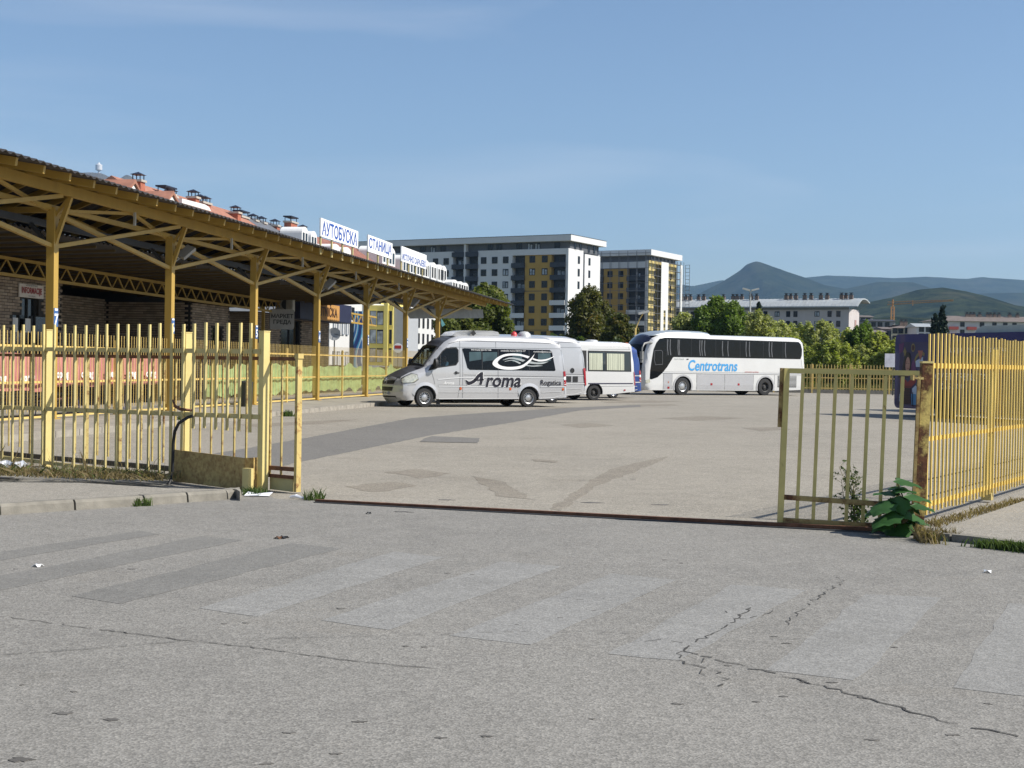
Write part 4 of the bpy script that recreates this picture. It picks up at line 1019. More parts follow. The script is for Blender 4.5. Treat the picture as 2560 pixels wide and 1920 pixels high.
    if livery:
        for sd in (1, -1):
            b = mb(vglass); V.patch(b, wside, .008, .14, sd); wo = b.build('side_window', rt, smooth=30)
            for a_, c_ in ((2.78, 3.28), (3.34, 3.95), (4.6, 5.0), (5.7, 6.25)): b = mb(M('window_sky_reflection', (.045, .075, .08), .08, var=.3, scale=2)); V.patch(b, [(a_, 2.05), (c_, 2.07), (c_, 1.78), (a_ + .1, 1.72), (a_, 1.70)], .0095, .3, sd); b.build('pane', wo)  # sky reflection painted as teal patches on the upper glass
            b = mb(M('window_bar', (.012, .012, .014), .5, var=0))
            for a_ in (3.30, 3.98, 5.30): V.patch(b, [(a_, 2.17), (a_ + .03, 2.17), (a_ + .03, 1.41), (a_, 1.41)], .0105, .3, sd)
            b.build('divider', wo)
        def curve(pts, n=10):
            out = []
            for i in range(len(pts) - 1):
                p0 = Vector(pts[max(i - 1, 0)]); p1 = Vector(pts[i]); p2 = Vector(pts[i + 1]); p3 = Vector(pts[min(i + 2, len(pts) - 1)])
                for k in range(n):
                    t = k / n; out.append(.5 * ((2 * p1) + (-p0 + p2) * t + (2 * p0 - 5 * p1 + 4 * p2 - p3) * t * t + (-p0 + 3 * p1 - 3 * p2 + p3) * t ** 3))
            out.append(Vector(pts[-1])); return out
        def cx(px, py):      # place on the side read off the picture's close-up
            return (1.0 + (px - 620) / 270, (1062 - (px - 620) * .010 - py) / 303)
        def band(top_, bot, eps=.014, m_=None):
            t_, q_ = curve([cx(*p) for p in top_]), curve([cx(*p) for p in bot]); n = min(len(t_), len(q_)); bb_ = mb(white if m_ is None else dgm)
            for i in range(n - 1): V.patch(bb_, [tuple(t_[i]), tuple(t_[i + 1]), tuple(q_[i + 1]), tuple(q_[i])], eps, .5)
            bb_.build('decal', rt)
        dgm = M('decal_grey', (.35, .38, .38), .5); g2 = dgm
        band([(1855, 425), (1800, 520), (1700, 600), (1560, 625), (1430, 612), (1362, 568), (1390, 510), (1470, 460), (1560, 440), (1680, 442), (1790, 466)],
             [(1852, 432), (1780, 510), (1690, 572), (1570, 592), (1470, 584), (1420, 552), (1438, 515), (1490, 480), (1570, 462), (1680, 464), (1768, 488)])
        band([(1828, 484), (1900, 500), (1990, 490), (2078, 455)], [(1820, 500), (1900, 520), (1990, 508), (2078, 462)])
        band([(1800, 522), (1880, 534), (1940, 530), (2010, 518)], [(1775, 545), (1860, 552), (1940, 548), (2010, 520)], .014, g2)
        band([(1480, 515), (1560, 485), (1650, 490), (1740, 510)], [(1480, 518), (1560, 500), (1640, 508), (1710, 530)], .014, g2)
        band([(1500, 530), (1580, 512), (1640, 524), (1690, 545)], [(1500, 534), (1580, 520), (1630, 536), (1670, 555)], .014, g2)
        band([(1740, 565), (1820, 570), (1880, 566), (1940, 568)], [(1740, 575), (1820, 582), (1880, 578), (1940, 570)], .014, g2)
        b = mb(white)
        for tx, px in (('Informacije 065/457-448', 1235), ('autobuska stanica 058/416-157', 1600), ('aromabus@yahoo.com', 1945)):
            u_, z_ = cx(px, 408); V.text(b, tx, .085, u_, z_, .016)
        u_, z_ = cx(872, 790); V.text(b, 'Aroma', .15, u_, z_, .012, shear=.35, bold=.003); u_, z_ = cx(905, 804); V.text(b, 'Rogatica', .05, u_, z_, .012)
        b.build('lettering', rt)
        blk = M('decal_black', (.012, .010, .018), .4, var=0)
        for m_, bo, e in ((white, .036, .010), (blk, .018, .022)):
            b = mb(m_); u_, z_ = cx(1478, 754); V.text(b, 'roma', .70, u_, z_, e, shear=.22, bold=bo, xs=1.0)
            u_, z_ = cx(1222, 742)
            # the big swept capital
            def sw(top_, bot, grow):
                t_ = curve([cx(*p) for p in top_]); q_ = curve([cx(*p) for p in bot])
                for i in range(min(len(t_), len(q_)) - 1):
                    c_ = (t_[i] + q_[i]) / 2; g_ = 1 + grow
                    f_ = lambda v: tuple(v + (v - c_).normalized() * grow * .03 if (v - c_).length > 1e-4 else v)
                    V.patch(b, [f_(t_[i]), f_(t_[i + 1]), f_(q_[i + 1]), f_(q_[i])], e, .5)
            gr_ = 1 if m_ is white else 0
            sw([(1228, 660), (1190, 690), (1150, 740), (1100, 768), (1060, 748)], [(1250, 664), (1215, 712), (1168, 772), (1090, 806), (1058, 752)], gr_)
            sw([(1224, 660), (1218, 700), (1222, 750), (1210, 800)], [(1252, 660), (1252, 705), (1250, 752), (1240, 800)], gr_)
            sw([(1150, 738), (1200, 742), (1262, 736)], [(1150, 750), (1200, 756), (1262, 748)], gr_)
            b.build('lettering', rt)
        b = mb(blk); u_, z_ = cx(2037, 764); V.text(b, 'Rogatica', .27, u_, z_, .022, bold=.003, xs=1.0); b.build('lettering', rt)
        b = mb(M('cap_letters', (.008, .008, .01), .4, var=0))
        vs, fs = text_geo('Aroma', .34, shear=.3, bold=.008)
        # letters on the roof cap above the windshield: follow the strip between z 2.22 and 2.5
        A_ = Vector((1.70, 2.265)); B_ = Vector((1.98, 2.48)); dn = (B_ - A_).normalized(); nn = Vector((-dn.y, dn.x))
        out = []
        for x, y in vs:
            f = x / .86; q = A_.lerp(B_, .5) + dn * (y * .9) + nn * (.10 * (1 - f * f) + .012); out.append((-q.x, -x * -1, q.y) if False else (-q.x, x, q.y))
        b.add(out, fs); b.build('lettering', rt)
        out = None
    # creases and seams
    b = mb(seam)
    def ln_(pts, wd, m_b, eps=.006):
        for i in range(len(pts) - 1):
            (a, c), (d, e) = pts[i], pts[i + 1]; v = Vector((d - a, e - c)).normalized(); n_ = Vector((-v.y, v.x)) * wd / 2
            V.patch(m_b, [(a - n_.x, c - n_.y), (d - n_.x, e - n_.y), (d + n_.x, e + n_.y), (a + n_.x, c + n_.y)], eps, .3)
    ln_([(2.395, 2.22), (2.40, 1.2), (2.38, .72), (2.33, .36)], .012, b); ln_([(2.50, 2.2), (2.52, .34)], .012, b); ln_([(3.98, 1.38), (4.0, .34)], .010, b); ln_([(1.22, 1.36), (1.34, 1.0), (1.37, .85)], .012, b)
    ln_([(2.4, 2.47), (2.4, 2.24)], .010, b); ln_([(3.9, 2.47), (3.9, 2.22)], .01, b)
    ln_([(1.95, 2.34), (2.4, 2.465), (6.7, 2.44)], .016, b); ln_([(2.0, 2.22), (6.7, 2.245)], .010, b); ln_([(6.72, 2.2), (6.86, 1.3), (6.86, .5)], .012, b)
    ln_([(2.55, 1.20), (6.85, 1.16)], .014, b); ln_([(1.5, .815), (4.86, .815)], .010, b); ln_([(5.8, .815), (6.88, .83)], .010, b)
    ln_([(.05, .80), (.62, .82)], .012, b)
    b.build('seam', rt)
    b = mb(line_w); ln_([(1.5, 1.02), (2.4, 1.10), (6.85, 1.12)], .035, b, .012); ln_([(1.52, .78), (4.86, .78)], .04, b, .014); ln_([(5.8, .78), (6.88, .80)], .04, b, .014); ln_([(1.55, .555), (4.85, .565)], .02, b, .014)
    ln_([(5.85, .565), (6.7, .60)], .02, b, .014); ln_([(1.55, .31), (4.88, .335)], .03, b, .012); ln_([(5.78, .34), (6.4, .37), (6.72, .44)], .03, b, .012)
    b.build('crease', rt)
    # arch flares
    for uc in (1.0, 5.325):
        b = mb(paint); a_in, a_out = arch(uc, .44, .36, .42), arch(uc, .56, .36, .62 if uc > 2 else .52); n = len(a_in)
        for i in range(n - 1):
            for (p, q, e0, e1) in ((a_in[i], a_out[i], .028, 0), ):
                vs = []
                for (pt, e) in ((a_in[i], .028), (a_in[i + 1], .028), (a_out[i + 1], .004), (a_out[i], .004)): vs.append((-pt[0], V.S(pt[0], max(pt[1], .5)) + e, pt[1]))
                b.add(vs, [(3, 2, 1, 0)])
                vs = [(-pt[0], V.S(pt[0], max(pt[1], .5)) + e, pt[1]) for pt, e in ((a_in[i], .028), (a_in[i + 1], .028), (a_in[i + 1], -.08), (a_in[i], -.08))]; b.add(vs, [(0, 1, 2, 3)])
        b.build('arch_flare', rt, smooth=50)
    # tail lamps
    b = mb(red_l); V.patch(b, [(6.80, 1.38), (6.94, 1.38), (6.965, 1.18), (6.82, 1.18)], .014); V.patch(b, [(6.83, 1.04), (6.97, 1.04), (6.995, .82), (6.84, .82)], .014)
    b.mat(white); V.patch(b, [(6.82, 1.17), (6.965, 1.17), (6.975, 1.05), (6.83, 1.05)], .014); V.patch(b, [(6.84, .95), (6.98, .95), (6.98, .93), (6.84, .93)], .018); V.patch(b, [(6.84, .89), (6.98, .89), (6.98, .87), (6.84, .87)], .018); b.build('tail_light', rt)
    b = mb(black); b.box((-6.92, 0, .45), (.2, 1.5, .18)); b.build('rear_bumper', rt)
    if livery:
        for u_ in (2.43, 4.51, 6.80):
            b = mb(amber); b.lathe([(.055, 0), (.05, .012), (0, .016)], (-u_, V.S(u_, .68), .69), 'y', 10); b.build('marker_light', rt)
        b = mb(black); V.patch(b, [(2.13, 1.27), (2.2, 1.245), (2.36, 1.25), (2.37, 1.285), (2.2, 1.30)], .02); b.lathe([(.06, 0), (.05, .03), (0, .035)], (-2.24, V.S(2.24, 1.27), 1.275), 'y', 12); b.build('door_handle', rt)
        for sd in (1, -1):
            b = mb(black); V.patch(b, [(1.10, 1.34), (1.42, 1.40), (1.34, 1.60), (1.24, 1.56)], .02, .3, sd)
            yb = V.S(1.35, 1.5) * sd; c = Vector((-1.32, yb + sd * .16, 1.60))
            q = MB().mat(black); q.lathe([(0, -.1), (.10, -.095), (.125, -.04), (.125, .03), (.09, .06), (0, .065)], (0, 0, 0), 'y', 14)
            b.add([(c.x + v[1] * .9, c.y + v[0] * .95, c.z + v[2] * 1.55) for v in q.v], [f[::-1] for f in q.f]); b.tube([(-1.3, yb, 1.42), (-1.3, yb + sd * .12, 1.48)], .035, 6); b.build('mirror', rt, smooth=50)
            b = mb(lamp_c); V.patch(b, [(.10, .88), (.52, .91), (.70, 1.02), (.66, 1.18), (.50, 1.22), (.26, 1.11), (.12, 1.02)], .016, .07, sd); b.build('headlight', rt, smooth=60)
            b = mb(black); V.patch(b, [(1.5, .62), (1.62, .62), (1.66, .1), (1.5, .1)], -.10, .3, sd); b.build('mudflap', rt)
            b = mb(black); V.ring(b, [(.09, .865), (.53, .89), (.72, 1.01), (.68, 1.20), (.50, 1.24), (.25, 1.13), (.11, 1.04)], .016, .02, sd); b.build('headlight_seal', rt)
        # grille, lower intake, plate, star
        def fpt(y, z, off=.0):
            u0 = None
            for i in range(len(V.P) - 1):
                if V.P[i].y <= z <= V.P[i + 1].y: u0 = V.P[i].x + (V.P[i + 1].x - V.P[i].x) * (z - V.P[i].y) / max(1e-6, V.P[i + 1].y - V.P[i].y); break
            yy = V.S(u0, z); return Vector((-(u0 - .16 * (1 - (y / yy) ** 2)) + off, y, z))
        def fgrid(b, x0, x1, z0, z1, off, nz_=4, taper=0.0):
            n = 12; vs = [fpt((x0 + (x1 - x0) * i / n) * (1 - taper * (1 - j / nz_)), z0 + (z1 - z0) * j / nz_, off) for j in range(nz_ + 1) for i in range(n + 1)]
            b.add(vs, [(j * (n + 1) + i, j * (n + 1) + i + 1, (j + 1) * (n + 1) + i + 1, (j + 1) * (n + 1) + i) for j in range(nz_) for i in range(n)])
        b = mb(black); fgrid(b, -.60, .60, .83, 1.07, .015, taper=.12); b.mat(dark)
        for z_ in (.89, .95, 1.01): fgrid(b, -.54, .54, z_ - .008, z_ + .008, .035, 1)
        b.build('grille', rt)
        b = mb(black); fgrid(b, -.52, .52, .58, .73, .015, taper=.1); fgrid(b, -.62, .62, .30, .40, .012, 2); b.build('lower_intake', rt)
        b = mb(silver_d); fgrid(b, -.52, .52, .76, .83, .02, 2); b.build('bumper_bar', rt)
        c = fpt(0, .955, .05); b = mb(chrome); n = 24; b.tube([c + Vector((0, .125 * math.cos(2 * math.pi * k / n), .125 * math.sin(2 * math.pi * k / n))) for k in range(n + 1)], .014, 6, False)
        for k in range(3): a = math.pi / 2 + k * 2 * math.pi / 3; b.tube([c, c + Vector((0, .1 * math.cos(a), .1 * math.sin(a)))], [.016, .006], 6)
        b.build('emblem', rt, smooth=60)
        b = mb(white); c = fpt(.05, .50, .03); b.box((c.x, .05, .50), (.015, .5, .12)); b.mat(blk); put_text(b, 'O52 · M · 662', .095, (c.x + .012, .05, .50), Vector((0, 1, 0)), Vector((0, 0, 1)), bold=.003); b.build('number_plate', rt)
        b = mb(black); b.add([(-.78, .35, 1.452), (-.92, .35, 1.50), (-.92, .75, 1.47), (-.80, .72, 1.43)], [(0, 1, 2, 3), (3, 2, 1, 0)]); b.build('hood_vent', rt)
    return rt, V
vf = Vector((-.885, -.47, 0))
cf = GP(1061, 1018); cf.z = 0
rt1, V1 = build_van(cf, vf, 'silver minibus with black Aroma lettering and dark hood parked beside the platform')
# roof equipment
b = mb(vwhite); prf = [(2.25, 2.64), (2.45, 2.80), (2.8, 2.86), (3.9, 2.87), (4.15, 2.83), (4.3, 2.66)]
for (a, c, m_) in ((0, 2, silver_d), (2, 3, vwhite), (3, 6, vwhite)):
    pass
n = len(prf); vs = []
for sd in (-1, 1):
    for (u, z) in prf: vs.append((-u, sd * (.62 if 2.5 < u < 4.2 else .5), z))
vs += [(-2.25, -.7, 2.64), (-4.3, -.7, 2.64), (-2.25, .7, 2.64), (-4.3, .7, 2.64)]
b.add(vs[:2 * n], [(i, i + 1, n + i + 1, n + i) for i in range(n - 1)] + [tuple(range(n - 1, -1, -1)), tuple(range(n, 2 * n))])
b.mat(black); b.box((-3.1, .63, 2.76), (.16, .02, .16), 0, ry=R(40)); b.build('roof_air_conditioner', rt1, smooth=35)
b = mb(M('vent_red', (.5, .05, .05), .4)); b.lathe([(.12, 0), (.11, .10), (.05, .17), (0, .18)], (-5.05, .2, 2.70), 'z', 12); b.build('roof_beacon', rt1, smooth=60)
b = mb(silver_d); b.lathe([(.26, 0), (.25, .10), (.15, .19), (0, .21)], (-5.55, .1, 2.69), 'z', 16); b.build('roof_vent', rt1, smooth=60)
# driver, a single skinned body
def figure(parent, joints, edges, radii, paint_fn, name='person', mats=()):
    me = bpy.data.meshes.new('person'); me.from_pydata(joints, edges, []); o = bpy.data.objects.new('tmp', me); COL.objects.link(o)
    sk = o.modifiers.new('s', 'SKIN'); 
    for i, r_ in enumerate(radii): me.skin_vertices[0].data[i].radius = (r_, r_) if not isinstance(r_, tuple) else r_
    me.skin_vertices[0].data[0].use_root = True
    ss = o.modifiers.new('u', 'SUBSURF'); ss.levels = 2; ss.render_levels = 2
    dg = bpy.context.evaluated_depsgraph_get(); out = bpy.data.meshes.new_from_object(o.evaluated_get(dg)); bpy.data.objects.remove(o)
    out.materials.clear()
    for m_ in mats: out.materials.append(m_)
    for p in out.polygons: p.use_smooth = True; p.material_index = paint_fn(p.center)
    r_ = bpy.data.objects.new(name, out); COL.objects.link(r_); return r_
skin_m = M('skin', (.42, .24, .17), .6, var=.05); shirt = M('shirt_blue', (.16, .34, .55), .8, var=.15); trou = M('trousers', (.03, .035, .05), .9); hairm = M('hair', (.02, .015, .012), .8)
J = [(0, 0, .0), (-.03, 0, .22), (-.02, 0, .44), (-.01, 0, .54), (.02, 0, .63), (.03, 0, .74), (.0, .19, .46), (.16, .24, .22), (.38, .17, .30), (.44, .16, .31), (.0, -.19, .46), (.16, -.24, .22), (.38, -.17, .30), (.44, -.16, .31),
     (.4, .1, .04), (.55, .1, -.38), (.4, -.1, .04), (.55, -.1, -.38)]
E = [(0, 1), (1, 2), (2, 3), (3, 4), (4, 5), (2, 6), (6, 7), (7, 8), (8, 9), (2, 10), (10, 11), (11, 12), (12, 13), (0, 14), (14, 15), (0, 16), (16, 17)]
Rr = [.15, .14, .15, .06, .085, .075, .07, .05, .035, .035, .07, .05, .035, .035, .08, .05, .08, .05]
def pf_(c):
    if c.z > .72 or (c.z > .58 and c.x < -.0): return 3
    if c.z > .51 or c.x > .30 and c.z > .2: return 0
    return 1 if c.z > -.02 and c.x < .32 else 2
dr = figure(rt1, J, E, Rr, pf_, mats=(skin_m, shirt, trou, hairm))
sx_, cy_ = math.cos(rt1.rotation_euler.z), math.sin(rt1.rotation_euler.z)
base = rt1.location + Vector((sx_ * -2.02 - cy_ * .50, cy_ * -2.02 + sx_ * .50, 1.16))
dr.location = base; dr.rotation_euler = (0, 0, rt1.rotation_euler.z); ORG[dr.name] = Vector((0, 0, 0))
tag(dr, 'person in a light blue shirt sitting at the wheel of the silver minibus', 'person')
# ---- second silver minibus behind, only its tail shows
c2 = Vector((3.2, 60.0, 0)) + vf * 6.0
rt2, V2 = build_van(c2, vf, 'plain silver minibus parked behind the lettered one, only its tail in view', livery=False)
rt2.scale = (1, 1, 1.06)
b = mb(red_l); V2.patch(b, [(6.78, 1.42), (6.90, 1.42), (6.995, .72), (6.88, .72)], .03, .1); b.build('tall_tail_light', rt2)
b = mb(black); V2.patch(b, [(5.95, 1.08), (6.2, 1.08), (6.2, .86), (5.95, .86)], .014); V2.patch(b, [(6.28, 1.08), (6.53, 1.08), (6.53, .86), (6.28, .86)], .014); b.build('vent', rt2)
b = mb(black); V2.text(b, '⊕', .22, 6.25, 1.32, .014) if False else b.lathe([(.10, 0), (.10, .012), (.075, .012), (.075, .004), (0, .004)], (-6.25, V2.S(6.25, 1.32) + .006, 1.32), 'y', 18); b.build('emblem', rt2)
# ---- blue van farther back
blue_p = M('van_blue', (.02, .055, .22), .3, .2, var=.05, coat=.6)
c4 = Vector((5.1, 70.3, 0)) - vf * 0; c4 = c4 + vf * 4.325
rt4, V4 = build_van(c4, vf, 'dark blue van behind the white minibus, its red tail lamp in view', paint=blue_p, livery=False); rt4.scale = (1, 1, 1.02)
b = mb(amber); b.lathe([(.09, 0), (.08, .10), (0, .12)], (-6.4, .4, 2.66), 'z', 12); b.build('roof_beacon', rt4, smooth=60)
# ---- white minibus with curtains
WPR = [(.05, .35), (.0, .7), (.05, 1.1), (.5, 1.35), (.9, 1.6), (1.3, 2.2), (1.7, 2.62), (2.2, 2.72), (6.2, 2.72), (6.55, 2.68), (6.66, 2.55), (6.78, 1.4), (6.84, .8), (6.84, .45)]
c3 = GP(1485, 1001); c3.z = 0
rt3 = vroot('minibus', c3, vf, 4.55, .98, 'white minibus with cream curtains between the silver and the blue van', 'minibus')
V3 = Veh(rt3, WPR, 1.02, r=.14, nose_r=.3, nose_u=.8, tumble=.07, z0=1.2, rear_u=6.5, rear_r=.12)
body = mb(vwhite); V3.sides(body, WPR + [(6.8, .42), (5.6, .30)] + arch(4.55, .46, .36, .28)[::-1] + arch(1.1, .44, .36, .28)[::-1] + [(.3, .3)]); V3.strip(lambda u, z, f: body, bulge=.05)
body.build('body', rt3, smooth=35)
WC = [(4.17, 2.32), (6.53, 2.32), (6.56, 1.36), (4.17, 1.36)]; W0 = [(1.9, 2.32), (4.10, 2.32), (4.10, 1.36), (1.9, 1.36)]
b = mb(black); V3.patch(b, WC, .008); V3.patch(b, W0, .008); b.build('window_frame', rt3)
for a, c in ((4.22, 5.12), (5.18, 6.48)):
    b = mb(M('curtain_window', (.03, .04, .045), .08, var=0)); V3.patch(b, [(a, 2.27), (c, 2.27), (c, 1.41), (a, 1.41)], .014); pane = b.build('window', rt3)
    cur = mb(M('cream_curtain', (.50, .52, .40), .7, var=.12, scale=14, stretch=(1, 1, .1)))
    e1 = a + (c - a) * (.80 if a < 5 else .72); k = a + .02
    while k < e1:
        w_ = rnd.uniform(.05, .09); V3.patch(cur, [(k, 2.2), (k + w_, 2.2), (k + w_ * .95, 1.42), (k, 1.42)], .017 + rnd.uniform(0, .006), .5); k += w_ + rnd.uniform(.004, .018)
    cur.build('curtain', pane)
b = mb(under); b.bb(-6.6, -.4, -.85, .85, .30, .5); b.bb(-5.1, -4.0, -.8, .8, .3, 1.0); b.build('underbody', rt3)
b = mb(under); V3.patch(b, arch(4.55, .47, .36, .28), -.10); b.build('wheel_housing', rt3)
for u in (1.1, 4.55):
    for sd in (1, -1): wheel(rt3, u, sd * .99, .36, .22, 'dark')
b = mb(M('stripe_navy', (.04, .04, .07), .4)); V3.patch(b, [(4.2, .81), (6.66, .83), (6.66, .78), (4.2, .76)], .010); b.build('stripe', rt3)
b = mb(red_l); V3.patch(b, [(6.70, 1.36), (6.78, 1.36), (6.83, .72), (6.74, .72)], .02); V3.patch(b, [(6.15, .52), (6.25, .52), (6.25, .46), (6.15, .46)], .02); b.build('tail_light', rt3)
b = mb(seam); V3.patch(b, [(4.2, 2.39), (6.5, 2.41), (6.5, 2.40), (4.2, 2.38)], .008); V3.patch(b, [(6.42, 2.62), (6.43, 2.62), (6.46, 2.4), (6.45, 2.4)], .008); V3.patch(b, [(4.9, .66), (6.7, .69), (6.7, .68), (4.9, .65)], .008); b.build('seam', rt3)
b = mb(vwhite); b.lathe([(.30, 0), (.29, .06), (.2, .09), (0, .10)], (-4.9, .1, 2.75), 'z', 16); b.build('roof_hatch', rt3, smooth=50)

# ---------------------------------------------------------------- the white coach
BP = [(.22, .28), (.06, .42), (.0, .7), (.0, 1.1), (.06, 1.7), (.20, 2.4), (.42, 2.95), (.70, 3.25), (1.1, 3.42), (1.6, 3.49), (3, 3.5), (11.2, 3.5), (11.6, 3.44), (11.8, 3.25), (11.9, 2.9), (11.97, 1.6), (12.0, .6), (11.95, .4)]
bfwd = Vector((-.874, -.4855, 0)); cb = Vector((9.87, 81, 0))
rb = vroot('coach', cb, bfwd, 2.75, 1.24, 'white coach with blue Centrotrans lettering parked across the back of the lot', 'coach')
B = Veh(rb, BP, 1.275, r=.24, nose_r=.26, nose_u=.6, tumble=.05, z0=1.4, rear_u=11.3, rear_r=.30)
body = mb(vwhite); wsb = mb(vglass); capb = mb(M('coach_cap_dark', (.012, .012, .03), .2, coat=.6))
B.sides(body, BP + [(11.5, .34), (9.6, .28)] + arch(8.81, .60, .50, .28)[::-1] + arch(2.75, .60, .50, .28)[::-1] + [(.6, .28)])
def fb(u, z, f):
    if u < .45 and .95 < z < 2.85: return wsb if abs(f) < .97 else body
    if u < 1.5 and z >= 2.85 and abs(f) < .97: return capb
    return body
B.strip(fb, bulge=lambda u, z: .22 if u < .8 else .05)
body.build('body', rb, smooth=38); wsb.build('windshield', rb, smooth=60); capb.build('roof_front', rb, smooth=60)
for sd in (1, -1):
    b = mb(vglass); B.patch(b, [(.42, .92), (.55, .90), (.95, 1.02), (1.3, 1.28), (1.62, 1.62), (2.02, 2.17), (2.1, 2.20), (11.50, 2.22), (11.60, 2.45), (11.62, 2.8), (11.52, 3.12), (11.36, 3.26), (1.5, 3.30), (1.1, 3.24), (.86, 3.0), (.66, 2.6), (.52, 1.9), (.44, 1.4)], .010, .2, sd); sw_ = b.build('side_glazing', rb, smooth=30)
    if sd == 1:
        b = mb(M('glazing_joint', (.004, .004, .005), .3, var=0))
        for u in (1.55, 3.3, 5.05, 6.85, 8.6, 10.1): B.patch(b, [(u, 3.26), (u + .05, 3.26), (u + .05, 2.24), (u, 2.24)], .013, .4)
        b.build('joint', sw_)
        cm = M('coach_curtain', (.10, .105, .115), .7, var=.4, scale=12, stretch=(1, 1, .2))
        for u in (1.62, 1.8, 2.35, 2.44, 3.9, 4.05, 4.25, 5.55, 5.95, 7.3, 7.55, 9.05, 9.25, 10.3):
            b = mb(cm); B.patch(b, [(u, 3.2), (u + .06, 3.2), (u + .03, 2.7), (u + .09, 2.3), (u + .03, 2.3), (u - .02, 2.7)], .014, .4); b.build('curtain', sw_)
b = mb(M('driver_window_line', (.08, .08, .085), .4)); B.ring(b, [(.72, 2.55), (1.2, 2.58), (1.3, 2.5), (1.3, 1.75), (.78, 1.72), (.70, 2.0)], .03, .016); b.build('driver_window', rb)
b = mb(M('centro_blue', (.045, .30, .62), .5, var=0)); B.text(b, 'Centrotrans', .86, 4.85, 1.70, .012, shear=.18, bold=.018, xs=.84, rot=.0); b.build('lettering', rb)
b = mb(M('centro_red', (.45, .06, .05), .5, var=0)); B.text(b, 'centrotrans-eurolines', .12, 7.75, 1.40, .012, shear=.15); b.build('lettering', rb)
b = mb(M('centro_grey', (.25, .3, .27), .5, var=0)); B.text(b, "Lion's Coach", .13, 2.45, 2.08, .012, shear=.1); b.mat(dark); B.patch(b, [(2.98, 2.11), (3.12, 2.11), (3.12, 2.05), (2.98, 2.05)], .012); b.build('lettering', rb)
bs = mb(seam)
def bl(pts, wd, m_b, eps=.008):
    for i in range(len(pts) - 1):
        (a, c), (d, e) = pts[i], pts[i + 1]; v = Vector((d - a, e - c)).normalized(); n_ = Vector((-v.y, v.x)) * wd / 2
        B.patch(m_b, [(a - n_.x, c - n_.y), (d - n_.x, e - n_.y), (d + n_.x, e + n_.y), (a + n_.x, c + n_.y)], eps, .4)
bl([(1.3, 1.335), (11.9, 1.345)], .012, bs); bl([(1.35, 1.25), (11.9, 1.26)], .012, bs)
for u in (1.36, 1.98, 3.72, 5.75, 7.9, 9.5): bl([(u, 1.24), (u, .32)], .014, bs)
bl([(11.55, 2.2), (11.7, 1.4), (11.72, .5)], .012, bs); bs.build('seam', rb)
b = mb(line_w); bl([(1.3, 1.295), (11.9, 1.30)], .06, b, .02); b.build('trim_strip', rb)
pan = M('coach_panel', (.40, .40, .41), .35, var=.04)
for a, c in ((1.39, 1.95), (3.75, 5.72), (5.78, 7.87)):
    b = mb(pan); B.patch(b, [(a, 1.23), (c, 1.23), (c, .33), (a, .33)], .006, .3); b.build('luggage_door', rb)
for a in (2.75, 8.81):
    b = mb(pan); A0, A1 = arch(a, .60, .50, .32), arch(a, .70, .50, .32); n = len(A0)
    for i in range(n - 1): B.patch(b, [A0[i], A0[i + 1], A1[i + 1], A1[i]], .02, .5)
    b.build('arch_trim', rb)
    b = mb(under); B.patch(b, arch(a, .62, .5, .28), -.14); b.build('wheel_housing', rb)
b = mb(red_l)
for u, z in ((4.72, .64), (6.72, .64), (1.66, .42)): B.patch(b, [(u, z + .07), (u + .14, z + .07), (u + .14, z - .05), (u, z - .05)], .016)
b.mat(amber); B.patch(b, [(1.66, .78), (1.76, .78), (1.72, .68)], .016); b.build('marker_light', rb)
b = mb(black); B.patch(b, [(9.75, 1.2), (11.2, 1.2), (11.2, .5), (9.75, .5)], .008); gro = b.build('engine_grille', rb)
b = mb(vwhite)
for k in range(9): z = .56 + k * .073; B.patch(b, [(9.78, z + .03), (11.17, z + .03), (11.17, z), (9.78, z)], .03 if k % 2 else .022, .4)
b.build('louvre', gro)
b = mb(red_l); B.patch(b, [(11.72, 1.05), (11.9, 1.05), (11.92, .55), (11.74, .55)], .02); b.build('tail_light', rb)
b = mb(lamp_c); B.patch(b, [(.14, .86), (.42, .9), (.45, .72), (.16, .66)], .014); b.build('headlight', rb)
b = mb(under); b.bb(-11.6, -.6, -1.15, 1.15, .30, .7)
for a in (2.75, 8.81): b.bb(-a - .7, -a + .7, -1.05, 1.05, .3, 1.15)
b.bb(-7.6, -7.0, -1.1, 1.1, .2, .3); b.build('underbody', rb)
wheel(rb, 2.75, 1.255, .51, .30, 'cap', hub=.58); wheel(rb, 8.81, 1.255, .51, .30, 'dark', hub=.58); wheel(rb, 2.75, -1.25, .51, .30, 'cap', hub=.58); wheel(rb, 8.81, -1.25, .51, .5, 'dark', hub=.58)
